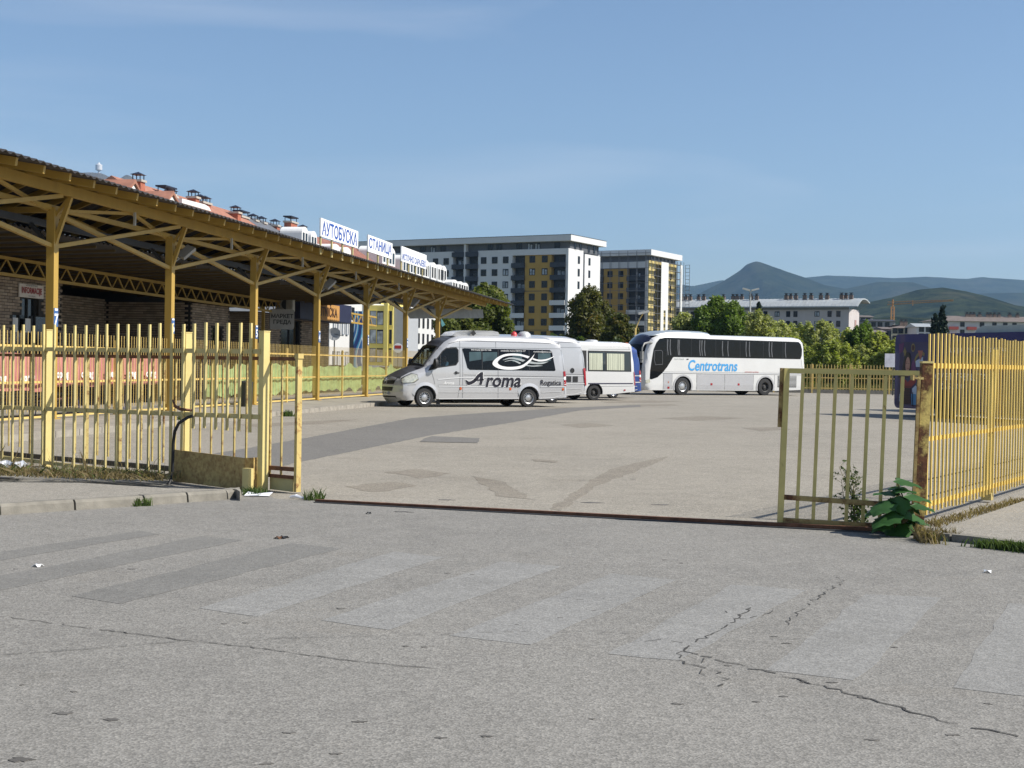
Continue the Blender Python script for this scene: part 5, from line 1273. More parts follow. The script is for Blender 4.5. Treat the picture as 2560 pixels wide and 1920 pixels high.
# roof pod
prf = [(.75, 3.40), (1.1, 3.56), (1.7, 3.71), (2.5, 3.76), (4.3, 3.74), (4.75, 3.68), (4.95, 3.52)]
b = mb(M('pod_silver', (.36, .40, .43), .35, .3)); m_ = 8; rows = []
for u, z in prf: rows.append([(-u, 1.02 * math.sin(math.pi / 2 * j / m_), 3.45 + (z - 3.45) * (1 - (abs(j) / m_) ** 4) if z > 3.46 else z) for j in range(-m_, m_ + 1)])
vs = [v for r_ in rows for v in r_]; q = 2 * m_ + 1
b.add(vs, [(i * q + j, i * q + j + 1, (i + 1) * q + j + 1, (i + 1) * q + j) for i in range(len(rows) - 1) for j in range(2 * m_)]); b.f = [f[::-1] for f in b.f]; b.build('roof_pod', rb, smooth=50)
b = mb(M('mirror_grey', (.22, .22, .21), .4)); yb = B.S(.5, 2.9)
b.tube([(-.62, yb - .02, 2.98), (-.35, yb + .08, 3.0), (.05, yb + .18, 2.92), (.22, yb + .22, 2.70), (.24, yb + .22, 2.5)], [.06, .07, .06, .05, .04], 8); b.box((.24, yb + .22, 2.25), (.12, .22, .46)); b.box((.24, yb + .22, 1.92), (.1, .2, .16)); b.build('mirror', rb, smooth=50)
b = mb(M('sun_sticker', (.2, .45, .5), .5)); b.box((-.02, .7, 1.55), (.02, .3, .12)); b.build('windshield_sticker', rb)

# ---------------------------------------------------------------- advertisement bus on the right
ad_dir = Vector((.40, -.917, 0)); A_ = Vector((13.66, 50, 0))
ab = thing('city_bus', A_, 'dark blue bus with a woman in red advertisement, behind the right gate leaf', 'bus', None, math.atan2(ad_dir.y, ad_dir.x), local=True)
# local: x along the visible side towards the viewer, visible side at y = 0 facing -y ... away from the sun
adb = M('bus_blue', (.014, .016, .11), .35, var=.1, coat=.4); adp = M('bus_wrap', (.030, .028, .085), .4, var=.3, scale=.8)
LB, WB_, HB = 11.6, 2.5, 2.9
def rr(x, z, r=.22):
    out = []
    for cx_, cz_, a0 in ((x[1] - r, z[1] - r, 0), (x[0] + r, z[1] - r, 90), (x[0] + r, z[0] + r, 180), (x[1] - r, z[0] + r, 270)):
        out += [(cx_ + r * math.cos(R(a0 + q_)), cz_ + r * math.sin(R(a0 + q_))) for q_ in (0, 22, 45, 68, 90)]
    return out
b = mb(adb); b.ext(rr((0, LB), (.28, HB), .2), 1, -.0, WB_)
b.v = [(v[0], v[1], v[2]) for v in b.v]
# side outline is x,z polygon; y is across. camera stands on the -y side
b.build('body', ab)
def side(m_, pts, e, name=None, parent=None, dep=.0):
    q_ = mb(m_); q_.ext(pts, 1, -e, -e + .004); return q_.build(name, parent or ab) if name else q_
def el(cx_, cz_, rx, rz, n=18, a0=0, a1=360, rot=0): return [(cx_ + rx * math.cos(R(a0 + (a1 - a0) * k / n)) * math.cos(R(rot)) - rz * math.sin(R(a0 + (a1 - a0) * k / n)) * math.sin(R(rot)), cz_ + rx * math.cos(R(a0 + (a1 - a0) * k / n)) * math.sin(R(rot)) + rz * math.sin(R(a0 + (a1 - a0) * k / n)) * math.cos(R(rot))) for k in range(n if a1 - a0 == 360 else n + 1)]
side(adp, [(.12, .40), (LB - .2, .40), (LB - .2, 2.62), (.30, 2.62)], .004, 'wrap')
wr = {'dress': (.24, .02, .02), 'skin': (.40, .22, .16), 'hair': (.012, .008, .008), 'pale': (.42, .5, .6), 'sky': (.05, .22, .42), 'gold': (.20, .16, .05), 'violet': (.10, .02, .10), 'coral': (.35, .12, .08), 'dk': (.05, .012, .018)}
wm = {k: M('print_' + k, v, .4, var=.12, scale=3) for k, v in wr.items()}
def pr(k, pts, e): side(wm[k], [(x * .6, z) for x, z in pts], e, 'print', None)
# figure print: hair, face, red dress
pr('hair', [(.30, 1.36), (.62, 1.55), (.80, 1.95), (.92, 2.18), (1.12, 2.28), (1.36, 2.22), (1.46, 2.0), (1.46, 1.75), (1.44, 1.5), (1.2, 1.36)], .009)
pr('skin', el(1.18, 1.83, .20, .27, rot=-8), .013)
pr('hair', [(.93, 2.0), (1.0, 2.2), (1.3, 2.25), (1.46, 2.05), (1.38, 2.02), (1.2, 2.12), (1.02, 2.02), (.98, 1.8), (.92, 1.7)], .017)
pr('skin', [(1.05, 1.62), (1.28, 1.6), (1.34, 1.42), (1.0, 1.42)], .012)
pr('hair', el(1.10, 1.87, .045, .014), .017); pr('hair', el(1.29, 1.86, .035, .013), .017); pr('dress', el(1.22, 1.69, .05, .016), .017); pr('hair', el(1.10, 1.92, .06, .008), .017)
pr('dress', [(.50, 1.34), (.62, 1.30), (1.0, 1.30), (1.2, 1.2), (1.5, 1.34), (1.95, 1.34), (1.9, 1.2), (1.62, 1.08), (1.42, .98), (.98, 1.0), (.7, 1.05), (.52, 1.15)], .009)
pr('skin', [(.58, 1.18), (.74, 1.16), (.95, .98), (.98, .88), (.8, .92)], .013)
pr('dk', [(.95, 1.0), (1.45, 1.0), (1.42, .78), (1.55, .45), (.62, .42), (.9, .74)], .010)
pr('pale', [(.45, .72), (.66, .98), (.78, .80), (.66, .62), (.46, .5)], .009)
pr('pale', [(1.62, .98), (1.9, 1.1), (2.2, .95), (2.2, .78), (1.62, .78)], .009); pr('sky', [(1.55, .80), (2.2, .80), (2.2, .42), (1.58, .42)], .011)
pr('gold', el(1.62, 2.42, .17, .15), .009); pr('dk', el(1.62, 2.42, .12, .10), .012)
pr('gold', [(.74, 2.3), (.82, 2.34), (.9, 2.46), (.96, 2.34), (1.05, 2.3), (.98, 2.2), (1.0, 2.1), (.88, 2.16), (.8, 2.1), (.84, 2.2)], .009)
pr('gold', el(2.35, 1.86, .62, .42, 14, 60, 190) + el(2.35, 1.86, .50, .30, 14, 60, 190)[::-1], .010); pr('violet', [(1.55, 1.9), (1.75, 2.05), (1.95, 1.62), (1.45, 1.6)], .012); pr('coral', [(2.05, 2.32), (2.5, 2.32), (2.34, 2.0), (2.26, 2.0)], .012); pr('pale', [(1.85, 1.95), (2.5, 2.1), (2.5, 1.75), (1.9, 1.75)], .008)
pr('violet', [(.35, 2.55), (.8, 2.6), (.7, 2.3), (.4, 2.2)], .007)
b = mb(black); 
for k in range(12): z = .45 + k * .055; b.ext([(.3, z), (.9, z), (.9, z + .014), (.3, z + .014)], 1, -.024, -.010)
b.ext([(1.0, .36), (1.02, .36), (1.02, .86), (1.0, .86)], 1, -.024, -.012); b.build('engine_louvre', ab)
b = mb(white)
for tx, x_, z_, s_ in (('CVJET TRENUTAK', 3.5, 1.42, .34), ('ZA SREĆU', 3.0, 1.1, .26), ('USPJEH - SREĆA - DOBITAK', 4.2, 2.32, .22)):
    vs, fs = text_geo(tx, s_, xs=1.0); b.add([(x_ + v[0], -.013, z_ + v[1]) for v in vs], fs)
b.mat(wm['gold']); b.ext([(2.7, 1.75), (4.6, 1.75), (4.6, 2.12), (2.7, 2.12)], 1, -.010, -.006)
b.build('lettering', ab)
for u in (2.6, 8.9):
    b = mb(under); b.lathe([(.50, -.012), (0, -.012)], (u, 0, .48), 'y', 24); b.build('wheel_housing', ab)
    wheel(ab, -u, -.03, .46, .26, 'dark')
b = mb(M('pod_pale', (.42, .46, .40), .45, var=.08)); b.ext([(3.6, 2.86), (3.75, 3.04), (4.0, 3.14), (9.5, 3.14), (9.7, 3.0), (9.75, 2.86)], 1, .35, 2.1); b.build('roof_pod', ab)
b = mb(vglass); b.ext([(3.2, 2.0), (LB - .3, 2.0), (LB - .3, 2.55), (3.2, 2.55)], 1, -.006, -.002) if False else None
# another bus beyond it: pale roof and pod
pb_ = thing('city_bus', Vector((17.0, 56.5, 0)), 'white bus standing behind the dark blue bus, its pale roof showing above', 'bus', None, math.atan2(ad_dir.y, ad_dir.x), local=True)
b = mb(vwhite); b.ext(rr((0, 11), (.3, 3.12), .22), 1, 0, 2.5); b.build('body', pb_)
b = mb(vglass); b.ext([(.5, 1.7), (10.5, 1.7), (10.5, 2.6), (.5, 2.6)], 1, -.006, -.002); b.ext([(.5, 1.7), (10.5, 1.7), (10.5, 2.6), (.5, 2.6)], 1, 2.502, 2.506); b.build('window_band', pb_)
b = mb(M('pod_dark', (.07, .09, .10), .4)); b.ext([(3.9, 3.1), (4.2, 3.3), (9.5, 3.34), (9.6, 3.1)], 1, .4, 2.1); b.mat(vwhite); b.ext([(3.8, 3.26), (4.1, 3.36), (9.6, 3.40), (9.7, 3.3)], 1, .35, 2.15); b.build('roof_pod', pb_)
for u in (2.4, 8.4):
    b = mb(tyre_m); b.lathe([(0, -.02), (.46, -.02), (.48, .25), (0, .25)], (u, 0, .48), 'y', 20); b.build('wheel', pb_)
# ================================================================== trees, plants
def leaf_cloud(centers, radii, n, size, mats, seed=0, squash=1.0, up=.35, aspect=.6):
    """leaf sized faces spread through rounded clumps"""
    r = np.random.RandomState(seed); K = len(centers); C_ = np.array(centers); Rd = np.array(radii)
    pw = Rd ** 2; idx = r.choice(K, n, p=pw / pw.sum())
    d = r.normal(size=(n, 3)); d[:, 2] = d[:, 2] * .9 + .15; d /= np.linalg.norm(d, axis=1)[:, None]
    rad = Rd[idx] * (r.uniform(.12, 1.25, n) ** .6); pos = C_[idx] + d * rad[:, None] * np.array([1, 1, squash])
    nrm = d * .6 + r.normal(size=(n, 3)) * .6 + np.array([0, 0, up]); nrm /= np.linalg.norm(nrm, axis=1)[:, None]
    t = np.cross(nrm, r.normal(size=(n, 3))); t /= np.linalg.norm(t, axis=1)[:, None]; b_ = np.cross(nrm, t)
    s = size * r.uniform(.6, 1.35, n)[:, None]; hs = s * aspect
    v = np.stack([pos - t * s, pos - b_ * hs - nrm * s * .12, pos + t * s, pos + b_ * hs - nrm * s * .12], axis=1).reshape(-1, 3)
    return v, np.arange(4 * n).reshape(-1, 4)
def raw_mesh(name, v, f, mat_):
    me = bpy.data.meshes.new(name); nv, nf = len(v), len(f); k = f.shape[1]
    me.vertices.add(nv); me.vertices.foreach_set('co', np.asarray(v, dtype=np.float32).ravel()); me.loops.add(nf * k); me.loops.foreach_set('vertex_index', f.ravel().astype(np.int32))
    me.polygons.add(nf); me.polygons.foreach_set('loop_start', np.arange(0, nf * k, k, dtype=np.int32)); me.polygons.foreach_set('loop_total', np.full(nf, k, dtype=np.int32))
    me.materials.append(mat_); me.update(calc_edges=True); return me
bark = M('bark', (.07, .05, .035), .95, var=.3, scale=4, bump=.4, bscale=12)
def tree(name, base, h, spread, n, size, mat_, label, cat='tree', group=None, seed=0, clumps=None, trunk=.25, low=.2, shape='round', K=34, lumps=.19, squash=.95):
    rr_ = random.Random(seed); t_ = thing(name, base, label, cat, group)
    cs, rs_ = [], []
    for i in range(K):
        f = (i + .5) / K; a = i * 2.4 + rr_.uniform(-.5, .5); z = h * (low + (1 - low) * f)
        if shape == 'round': w_ = math.sin(math.pi * min(.97, (.12 + .86 * f))) ** .7
        elif shape == 'cone': w_ = (1 - f) ** .85 + .04
        elif shape == 'spindle': w_ = (1 - f) ** .6 * .9 + .12
        else: w_ = (1 - f * .55)
        q = spread * w_ * rr_.uniform(.35, .85)
        cs.append((math.cos(a) * q, math.sin(a) * q, z - h * .03)); rs_.append(max(.22, h * lumps * rr_.uniform(.45, .85) * (w_ * .7 + .3)))
    v, f = leaf_cloud(cs, rs_, n, size, None, seed, squash)
    v[:, 2] *= h / np.percentile(v[:, 2], 99.8); rr2 = np.percentile(np.hypot(v[:, 0], v[:, 1]), 97); v[:, :2] *= spread / rr2; cs = [(c[0] * spread / rr2, c[1] * spread / rr2, c[2] * .92) for c in cs]
    v[:, 2] = np.maximum(v[:, 2], h * low * .3)
    crown = bpy.data.objects.new('crown', raw_mesh('crown', v, f, mat_)); COL.objects.link(crown); crown.parent = t_
    b = mb(bark); top_ = h * .8; b.tube([(0, 0, -.1), (rr_.uniform(-.1, .1), 0, h * .3), (rr_.uniform(-.2, .2), .1, top_)], [trunk, trunk * .7, trunk * .15], 8)
    for i in range(0, K, 3):
        c = cs[i]; z0 = max(h * .12, c[2] * .62); b.tube([(0, 0, z0), (c[0] * .5, c[1] * .5, (z0 + c[2]) / 2 + .1), c], [trunk * .35, trunk * .22, trunk * .06], 5)
    o = bpy.data.objects.new('trunk', b.mesh('trunk', smooth=60)); COL.objects.link(o); o.parent = t_
    return t_
lf_dark = leafmat('leaf_dark', (0.042, 0.073, 0.014), (0.077, 0.112, 0.022), (0.119, 0.119, 0.025), .5)
lf_lime = leafmat('leaf_walnut', (0.072, 0.098, 0.017), (0.124, 0.139, 0.029), (0.163, 0.150, 0.039), .45)
lf_aut = leafmat('leaf_autumn', (0.056, 0.069, 0.014), (0.109, 0.105, 0.021), (0.209, 0.113, 0.025), .6)
lf_fresh = leafmat('leaf_fresh', (0.078, 0.130, 0.019), (0.137, 0.195, 0.033), None, .5)
lf_pale = leafmat('leaf_willow', (0.257, 0.277, 0.095), (0.356, 0.372, 0.139), (0.326, 0.307, 0.119), .4)
lf_bush = leafmat('leaf_bush', (0.208, 0.247, 0.049), (0.317, 0.341, 0.085), (0.337, 0.307, 0.089), .35)
lf_con = leafmat('needle_dark', (.010, .022, .010), (.016, .034, .016), None, .8, .1)
Gd = lambda px, D: (lambda p: Vector((p.x, p.y, -.03)))(PD(px, 912, D))
def hz(py, px, D): return PD(px, py, D).z
def T(name, px, D, pytop, wpx, n, size, m_, label, **k):
    h = hz(pytop, px, D); return tree(name, Gd(px, D), h, wpx * D / F / 2, n, size, m_, label, **k)
T('walnut_tree', 1215, 108, 714, 170, 34000, .15, lf_lime, 'bushy green tree rising behind the far end of the canopy', seed=11, low=.15, K=34)
T('walnut_tree', 1150, 104, 768, 160, 26000, .15, lf_lime, 'lower green tree directly under the canopy end, left of the taller one', seed=12, low=.2, K=24)
T('autumn_tree', 1468, 128, 720, 130, 32000, .15, lf_aut, 'brownish green pointed tree in front of the white tower corner', seed=21, low=.1, shape='wide', K=46)
T('autumn_tree', 1548, 124, 786, 124, 24000, .15, lf_aut, 'brownish green rounded tree below the scaffolded tower', seed=22, low=.1, K=28)
T('autumn_tree', 1505, 131, 755, 90, 16000, .15, lf_aut, 'brownish green narrow tree between the pointed and the rounded one', seed=23, low=.1, K=30)
T('autumn_tree', 1405, 135, 838, 70, 5000, .15, lf_aut, 'low orange tinted tree behind the roof of the lettered minibus', seed=24, low=.1)
T('green_tree', 1787, 128, 744, 104, 24000, .15, lf_fresh, 'tall fresh green tree behind the front of the coach', seed=31, low=.1, K=44)
T('green_tree', 1832, 126, 754, 90, 20000, .15, lf_fresh, 'fresh green tree just left of the street lamp behind the coach', seed=32, low=.1, K=40)
T('green_tree', 1752, 127, 768, 84, 15000, .15, lf_fresh, 'fresh green tree nearest to the scaffolded tower', seed=33, low=.1, K=22)
T('willow_bush', 1708, 129, 782, 100, 14000, .14, lf_pale, 'pale green bush right beside the scaffolded tower', 
  seed=34, low=.05)
bushes = [(1895, 778, 70, 'p', 'pale leafy shrub just right of the street lamp'), (1948, 804, 74, 'p', 'pale leafy shrub behind the middle of the coach roof'), (2003, 808, 70, 'b', 'olive shrub above the rear of the coach roof'),
          (2055, 803, 80, 'p', 'pale shrub below the gable of the long pink house'), (2108, 822, 74, 'b', 'dense green shrub left of the gap with the pink gable'), (2150, 814, 60, 'f', 'yellow green shrub in the middle of the thicket'),
          (2163, 806, 30, 'f', 'narrow yellow green shrub sticking up beside the pink gable'), (2195, 830, 66, 'b', 'dark green shrub near the ad covered bus'), (2228, 850, 56, 'b', 'low dark green shrub touching the ad covered bus'),
          (2080, 850, 100, 'b', 'low wide shrub right behind the coach tail'), (2150, 862, 90, 'p', 'low pale shrub behind the yellow back fence'), (2215, 872, 60, 'b', 'lowest shrub behind the back fence beside the billboard'),
          (1970, 840, 90, 'b', 'low green shrub hidden mostly by the coach'), (2260, 850, 60, 'b', 'low green shrub behind the ad covered bus')]
for i, (px, py, wpx, k, lab) in enumerate(bushes):
    T('shrub', px, 112 + (i * 7) % 15 - (6 if py > 835 else 0), py, wpx * 1.7, 17000 if py < 820 else 13000, .105, {'p': lf_pale, 'b': lf_bush, 'f': lf_fresh}[k], lab, cat='shrub', group='shrubs of the thicket behind the back fence', seed=50 + i, low=.03, K=80, trunk=.07, shape=('wide', 'round')[i % 2], lumps=.10, squash=2.0)
T('spruce_tree', 1895, 150, 757, 44, 8000, .22, lf_con, 'small dark spruce in front of the long pink house', seed=71, shape='cone', low=.08, K=30, lumps=.13)
T('spruce_tree', 2353, 190, 768, 54, 12000, .28, lf_con, 'tall dark spruce in front of the small white houses', seed=72, shape='cone', low=.05, K=40, lumps=.12)
T('spruce_tree', 2336, 192, 788, 50, 9000, .28, lf_con, 'shorter dark spruce touching the tall one on its left', seed=73, shape='cone', low=.05, K=34, lumps=.13)
# hedge line behind the vans
for i, (px, py) in enumerate(((1370, 836), (1300, 845), (1440, 842), (1530, 846), (1600, 852))):
    T('hedge_bush', px, 100 + i, py, 120, 4500, .14, lf_dark, ('dark bush behind the roof of the lettered minibus', 'dark bush left of the red roof beacon', 'dark bush behind the gap of the two silver minibuses', 'dark bush behind the white minibus roof', 'dark bush behind the blue van')[i],
      cat='bush', group='dark bushes behind the parked vehicles', seed=90 + i, low=.05, K=14, trunk=.06)
# grass field behind the back fence
gm = leafmat('field_grass', (.10, .12, .03), (.17, .16, .05), (.20, .16, .07), .25, .2)
def tufts(name, pts, m_, seed=0, hmin=.1, hmax=.3, wd=.012, lean=.5, parent=None):
    r = np.random.RandomState(seed); P = np.array(pts); n = len(P)
    a = r.uniform(0, 2 * np.pi, n); h = r.uniform(hmin, hmax, n); l = r.uniform(0, lean, n) * h; la_ = r.uniform(0, 2 * np.pi, n)
    dx = np.stack([np.cos(a), np.sin(a), np.zeros(n)], 1) * wd; tipv = np.stack([np.cos(la_) * l, np.sin(la_) * l, h], 1); midv = np.stack([np.cos(la_) * l * .3, np.sin(la_) * l * .3, h * .55], 1)
    v = np.stack([P - dx, P + dx, P + midv + dx * .7, P + tipv, P + midv - dx * .7], 1).reshape(-1, 3)
    me = bpy.data.meshes.new(name); me.from_pydata(v.tolist(), [], [tuple(range(5 * i, 5 * i + 5)) for i in range(n)]); me.materials.append(m_)
    o = bpy.data.objects.new(name, me); COL.objects.link(o); o['kind'] = 'stuff'; return o
pts = [(rnd.uniform(-8, 60), 101.5 + rnd.random() ** 1.5 * 26, -.03) for _ in range(24000)]
tufts('field_grass', pts, gm, 3, .25, .75, .035)
# ---------------------------------------------------------------- weeds by the fences
wd_a = leafmat('weed_dry', (0.150, 0.112, 0.053), (0.247, 0.195, 0.105), (0.105, 0.112, 0.038), 4, .3)
wd_g = leafmat('weed_green', (.055, .10, .022), (.10, .14, .04), None, 3, .3)
def strip_pts(a, c, n, wd, z=0.0):
    a, c = Vector(a), Vector(c); dd = (c - a).normalized(); nn = Vector((-dd.y, dd.x, 0))
    out = []
    for _ in range(n):
        t = rnd.random(); q = a.lerp(c, t) + nn * rnd.gauss(0, wd); 
        if noise.noise(q * 1.3) > -.25: out.append((q.x, q.y, z))
    return out
fa, fb_ = GP(-400, 1186), GP(440, 1214)
tufts('dry_weeds', strip_pts(fa - Vector((0, .1, 0)), fb_ - Vector((0, .1, 0)), 4200, .2, .09), wd_a, 5, .02, .12, .006, 2.6)
tufts('green_weeds', strip_pts(fa, fb_, 1100, .16, .07), wd_g, 6, .04, .17, .007, 1.9)
tufts('weed_stalks', strip_pts(fa, fb_, 260, .14, .07), wd_a, 16, .18, .42, .0035, .7)
g0, g1 = GP(610, 1236), GP(735, 1246); tufts('green_weeds', strip_pts(g0, g1, 450, .06), wd_g, 7, .04, .12, .007, 1.0)
g0, g1 = GP(760, 1250), GP(810, 1250); tufts('green_weeds', strip_pts(g0, g1, 110, .05), wd_g, 8, .04, .16, .006, 1.1)
tufts('green_weeds', strip_pts(GP(1290 / 3.456 - 40, 1266), GP(1290 / 3.456 + 5, 1264), 90, .03), wd_g, 9, .04, .12, .006, 1.1)
tufts('dry_weeds', strip_pts(GP(2290, 1352), GP(2400, 1355), 900, .10), wd_a, 10, .05, .16, .006, 1.0)
tufts('green_weeds', strip_pts(GP(2330, 1352), GP(2600, 1384), 3000, .05), wd_g, 11, .04, .11, .006, .9)
tufts('dry_weeds', strip_pts(GP(2320, 1316), GP(2560, 1252), 900, .07), wd_a, 12, .02, .07, .006, 1.2)
tufts('green_weeds', [(p.x + rnd.gauss(0, .06), p.y + rnd.gauss(0, .05), .13) for p in [ST(1.2, 2.86)] for _ in range(200)], wd_g, 13, .06, .2, .014, 1.0)
tufts('green_weeds', [(p.x + rnd.gauss(0, .09), p.y + rnd.gauss(0, .05), .0) for p in [GP(718, 1041)] for _ in range(160)], wd_g, 14, .06, .22, .014, 1.0)
# broad leaved plant at the hinge post
def broadleaf(b, c, dirv, size, droop=.35):
    """lobed leaf blade of real outline, folded along its rib"""
    d_ = Vector(dirv).normalized(); up = Vector((0, 0, 1)); sd = d_.cross(up).normalized(); nn = sd.cross(d_).normalized()
    out = [(0, 0), (.12, .30), (.02, .44), (.28, .50), (.40, .62), (.50, .46), (.72, .40), (.80, .30), (1.05, 0)]
    pts = []
    for sg_ in (1, -1):
        for (x, y) in out: pts.append(Vector(c) + d_ * (x * size) + sd * (sg_ * y * size) + nn * (-droop * size * (x * x * .6 + y * y * .8)) + nn * (.06 * size * math.sin(y * 9)))
    rib = [Vector(c) + d_ * (x * size) + nn * (-droop * size * x * x * .6 + .03 * size) for x in (0, .25, .5, .75, 1.0)]
    base = len(b.v); fs = []
    for sg_, o in ((1, 0), (-1, 9)):
        seq = [0, 1, 2, 3, 4, 5, 6, 7, 8]; ribi = [0, 0, 1, 1, 2, 2, 3, 3, 4]
        for i in range(8):
            q = [o + seq[i], o + seq[i + 1], 18 + ribi[i + 1], 18 + ribi[i]]
            q = list(dict.fromkeys(q)); 
            if len(q) > 2: fs.append(tuple(q if sg_ < 0 else q[::-1]))
    b.add(pts + rib, fs)
bl_m = leafmat('broad_leaf', (0.022, 0.064, 0.017), (0.038, 0.098, 0.026), None, 3, .25)
pc = GP(2245, 1338); pc.z = 0; plant = thing('leafy_plant', pc, 'broad leaved green plant growing at the hinge post of the gate leaf', 'plant')
r_ = random.Random(5); b = mb(M('plant_stem', (.10, .07, .03), .7)); spec_ = [(2265, 1200, .19, 35), (2215, 1228, .17, 150), (2245, 1218, .15, 100), (2262, 1222, .16, 60), (2292, 1238, .18, 10), (2228, 1252, .19, 160), (2306, 1262, .16, -10), (2205, 1262, .19, 190),
     (2190, 1272, .16, 185), (2240, 1262, .18, 250), (2270, 1258, .18, -30), (2282, 1285, .17, -25), (2215, 1290, .22, 200), (2258, 1290, .2, 270), (2232, 1305, .19, 215), (2275, 1305, .18, -45), (2250, 1320, .17, 255), (2205, 1312, .15, 195), (2222, 1335, .15, 230), (2262, 1330, .15, 290), (2300, 1300, .14, -15)]
for i, (x, y, s_, a) in enumerate(spec_):
    p = PD(x, y, pc.y + r_.uniform(-.22, .15)); p.z = max(.07, p.z); a = R(a); q = mb(bl_m)
    dv = Vector((math.cos(a) * .9, -.55 + r_.uniform(-.3, .3), math.sin(a) * .35 - .1 - r_.uniform(0, .25)))
    s_ *= 1.22; broadleaf(q, p - dv.normalized() * s_ * .45, dv, s_ * 1.12); q.build('leaf', plant, smooth=60)
    b.tube([pc + Vector((r_.uniform(-.05, .05), 0, .0)), pc.lerp(p, .5) + Vector((0, 0, .12)), p - dv.normalized() * s_ * .45], [.012, .008, .004], 5)
b.build('stem', plant)
# tall dry weed in front of the gate leaf
wc = GP(2140, 1322); wc.z = 0; weed = thing('tall_weed', wc, 'tall thin dry weed with small leaves growing through the gate leaf bars', 'weed')
b = mb(M('weed_stem', (.16, .14, .06), .8)); lv = []
for k in range(7):
    tip = PD(2120 + r_.uniform(-30, 55), 1130 + r_.uniform(0, 110), wc.y + r_.uniform(-.1, .1)); mid = wc.lerp(tip, .5) + Vector((r_.uniform(-.06, .06), 0, 0)); b.tube([wc + Vector((r_.uniform(-.05, .05), 0, 0)), mid, tip], [.006, .004, .002], 4)
    for j in range(9):
        f = r_.uniform(.35, 1); q = (wc.lerp(mid, f * 2) if f < .5 else mid.lerp(tip, f * 2 - 1)); e = q + Vector((r_.uniform(-.12, .12), r_.uniform(-.06, .06), r_.uniform(.02, .12))); b.tube([q, e], .002, 3)
        for _ in range(3): lv.append(q.lerp(e, r_.uniform(.4, 1)))
b.build('stem', weed)
v, f = leaf_cloud([tuple(p - wc) for p in lv], [.02] * len(lv), len(lv) * 3, .013, None, 4)
v2, f2 = leaf_cloud([(0, 0, .12), (.05, 0, .22), (-.04, 0, .3), (.02, 0, .06)], [.12, .09, .07, .1], 260, .022, None, 5)
o = bpy.data.objects.new('leaves', raw_mesh('leaves', np.vstack([v, v2]), np.vstack([f, f2 + len(v)]), wd_g)); COL.objects.link(o); o.parent = weed; o['kind'] = 'stuff'
# small litter
b = mb(M('paper_white', (.72, .73, .76), .6, var=.05)); r_ = random.Random(3); pc = GP(28, 1196); vs = []
for i in range(7):
    for j in range(6): vs.append((pc.x + (i - 3) * .062 + r_.uniform(-.02, .02), pc.y + (j - 2.5) * .05 + r_.uniform(-.02, .02), .10 + .10 * abs(math.sin(i * 2.1 + j * 1.7)) + r_.uniform(0, .04)))
b.add(vs, [(i * 6 + j, i * 6 + j + 1, (i + 1) * 6 + j + 1, (i + 1) * 6 + j) for i in range(6) for j in range(5)]); top(b, 'crumpled_paper', (pc.x, pc.y, .1), 'crumpled white paper lying in the weeds at the left edge', 'litter')
b = mb(MATS['paper_white']); pc = GP(645, 1241); b.add([(pc.x - .16, pc.y - .03, .01), (pc.x + .14, pc.y - .05, .012), (pc.x + .17, pc.y + .05, .05), (pc.x + .02, pc.y + .07, .035), (pc.x - .13, pc.y + .06, .05)], [(0, 1, 2, 3), (0, 3, 4)]); top(b, 'plastic_scrap', (pc.x, pc.y, 0), 'flat white plastic scrap at the foot of the gate post', 'litter')
b = mb(MATS['paper_white']); pc = GP(735, 1247); b.tube([(pc.x - .05, pc.y + .02, .02), (pc.x + .02, pc.y, .035), (pc.x + .12, pc.y - .04, .012)], [.012, .022, .012], 6); top(b, 'plastic_scrap', (pc.x, pc.y, 0), 'small pale scrap at the foot of the rusty sliding gate', 'litter')

# ================================================================== back fence of the lot
bf = [PD(1560, 912, 97), PD(2017, 912, 96), PD(2235, 912, 95), PD(2620, 912, 93)]
t_ = thing('back_fence', (bf[1].x, bf[1].y, 0), 'yellow picket fence along the back of the lot behind the coach', 'fence')
pm = mb(yp); pm.bb(-.025, .025, -.02, .02, .15, 1.95); pm = pm.mesh('picket')
A, Bq = Vector((bf[0].x, bf[0].y, 0)), Vector((bf[3].x, bf[3].y, 0)); dd = (Bq - A).normalized(); Ln = (Bq - A).length; n = int(Ln / .2); a = math.atan2(dd.y, dd.x)
for i in range(n): inst('picket', pm, t_, A + dd * (i * Ln / n), a)
for z in (.35, 1.05, 1.65): b = mb(yp); b.beam(A + Vector((0, 0, z)), Bq + Vector((0, 0, z)), .04, .06); b.build('rail', t_)
for i in range(12): b = mb(yp); p = A + dd * (i * Ln / 11); b.box((p.x, p.y, 1), (.1, .1, 2), a); b.build('post', t_)
b = mb(kerb_m); b.beam(A + Vector((0, .1, .1)) - dd * 20, Bq + Vector((0, .1, .1)) + dd * 10, .25, .3); top(b, 'low_wall', A, 'low concrete base wall under the back fence', 'wall')
t_ = thing('billboard', PD(2233, 912, 91), 'small pale billboard between the thicket and the ad covered bus', 'billboard'); p = PD(2233, 912, 91)
b = mb(M('billboard_print', (.5, .5, .55), .5, var=.2)); z1, z0 = hz(884, 2230, 91), hz(918, 2230, 91); b.box((p.x, p.y, (z0 + z1) / 2), (1.1, .08, z1 - z0)); b.build('panel', t_); b = mb(dark); b.box((p.x, p.y, z0 / 2), (.08, .06, z0)); b.build('post', t_)
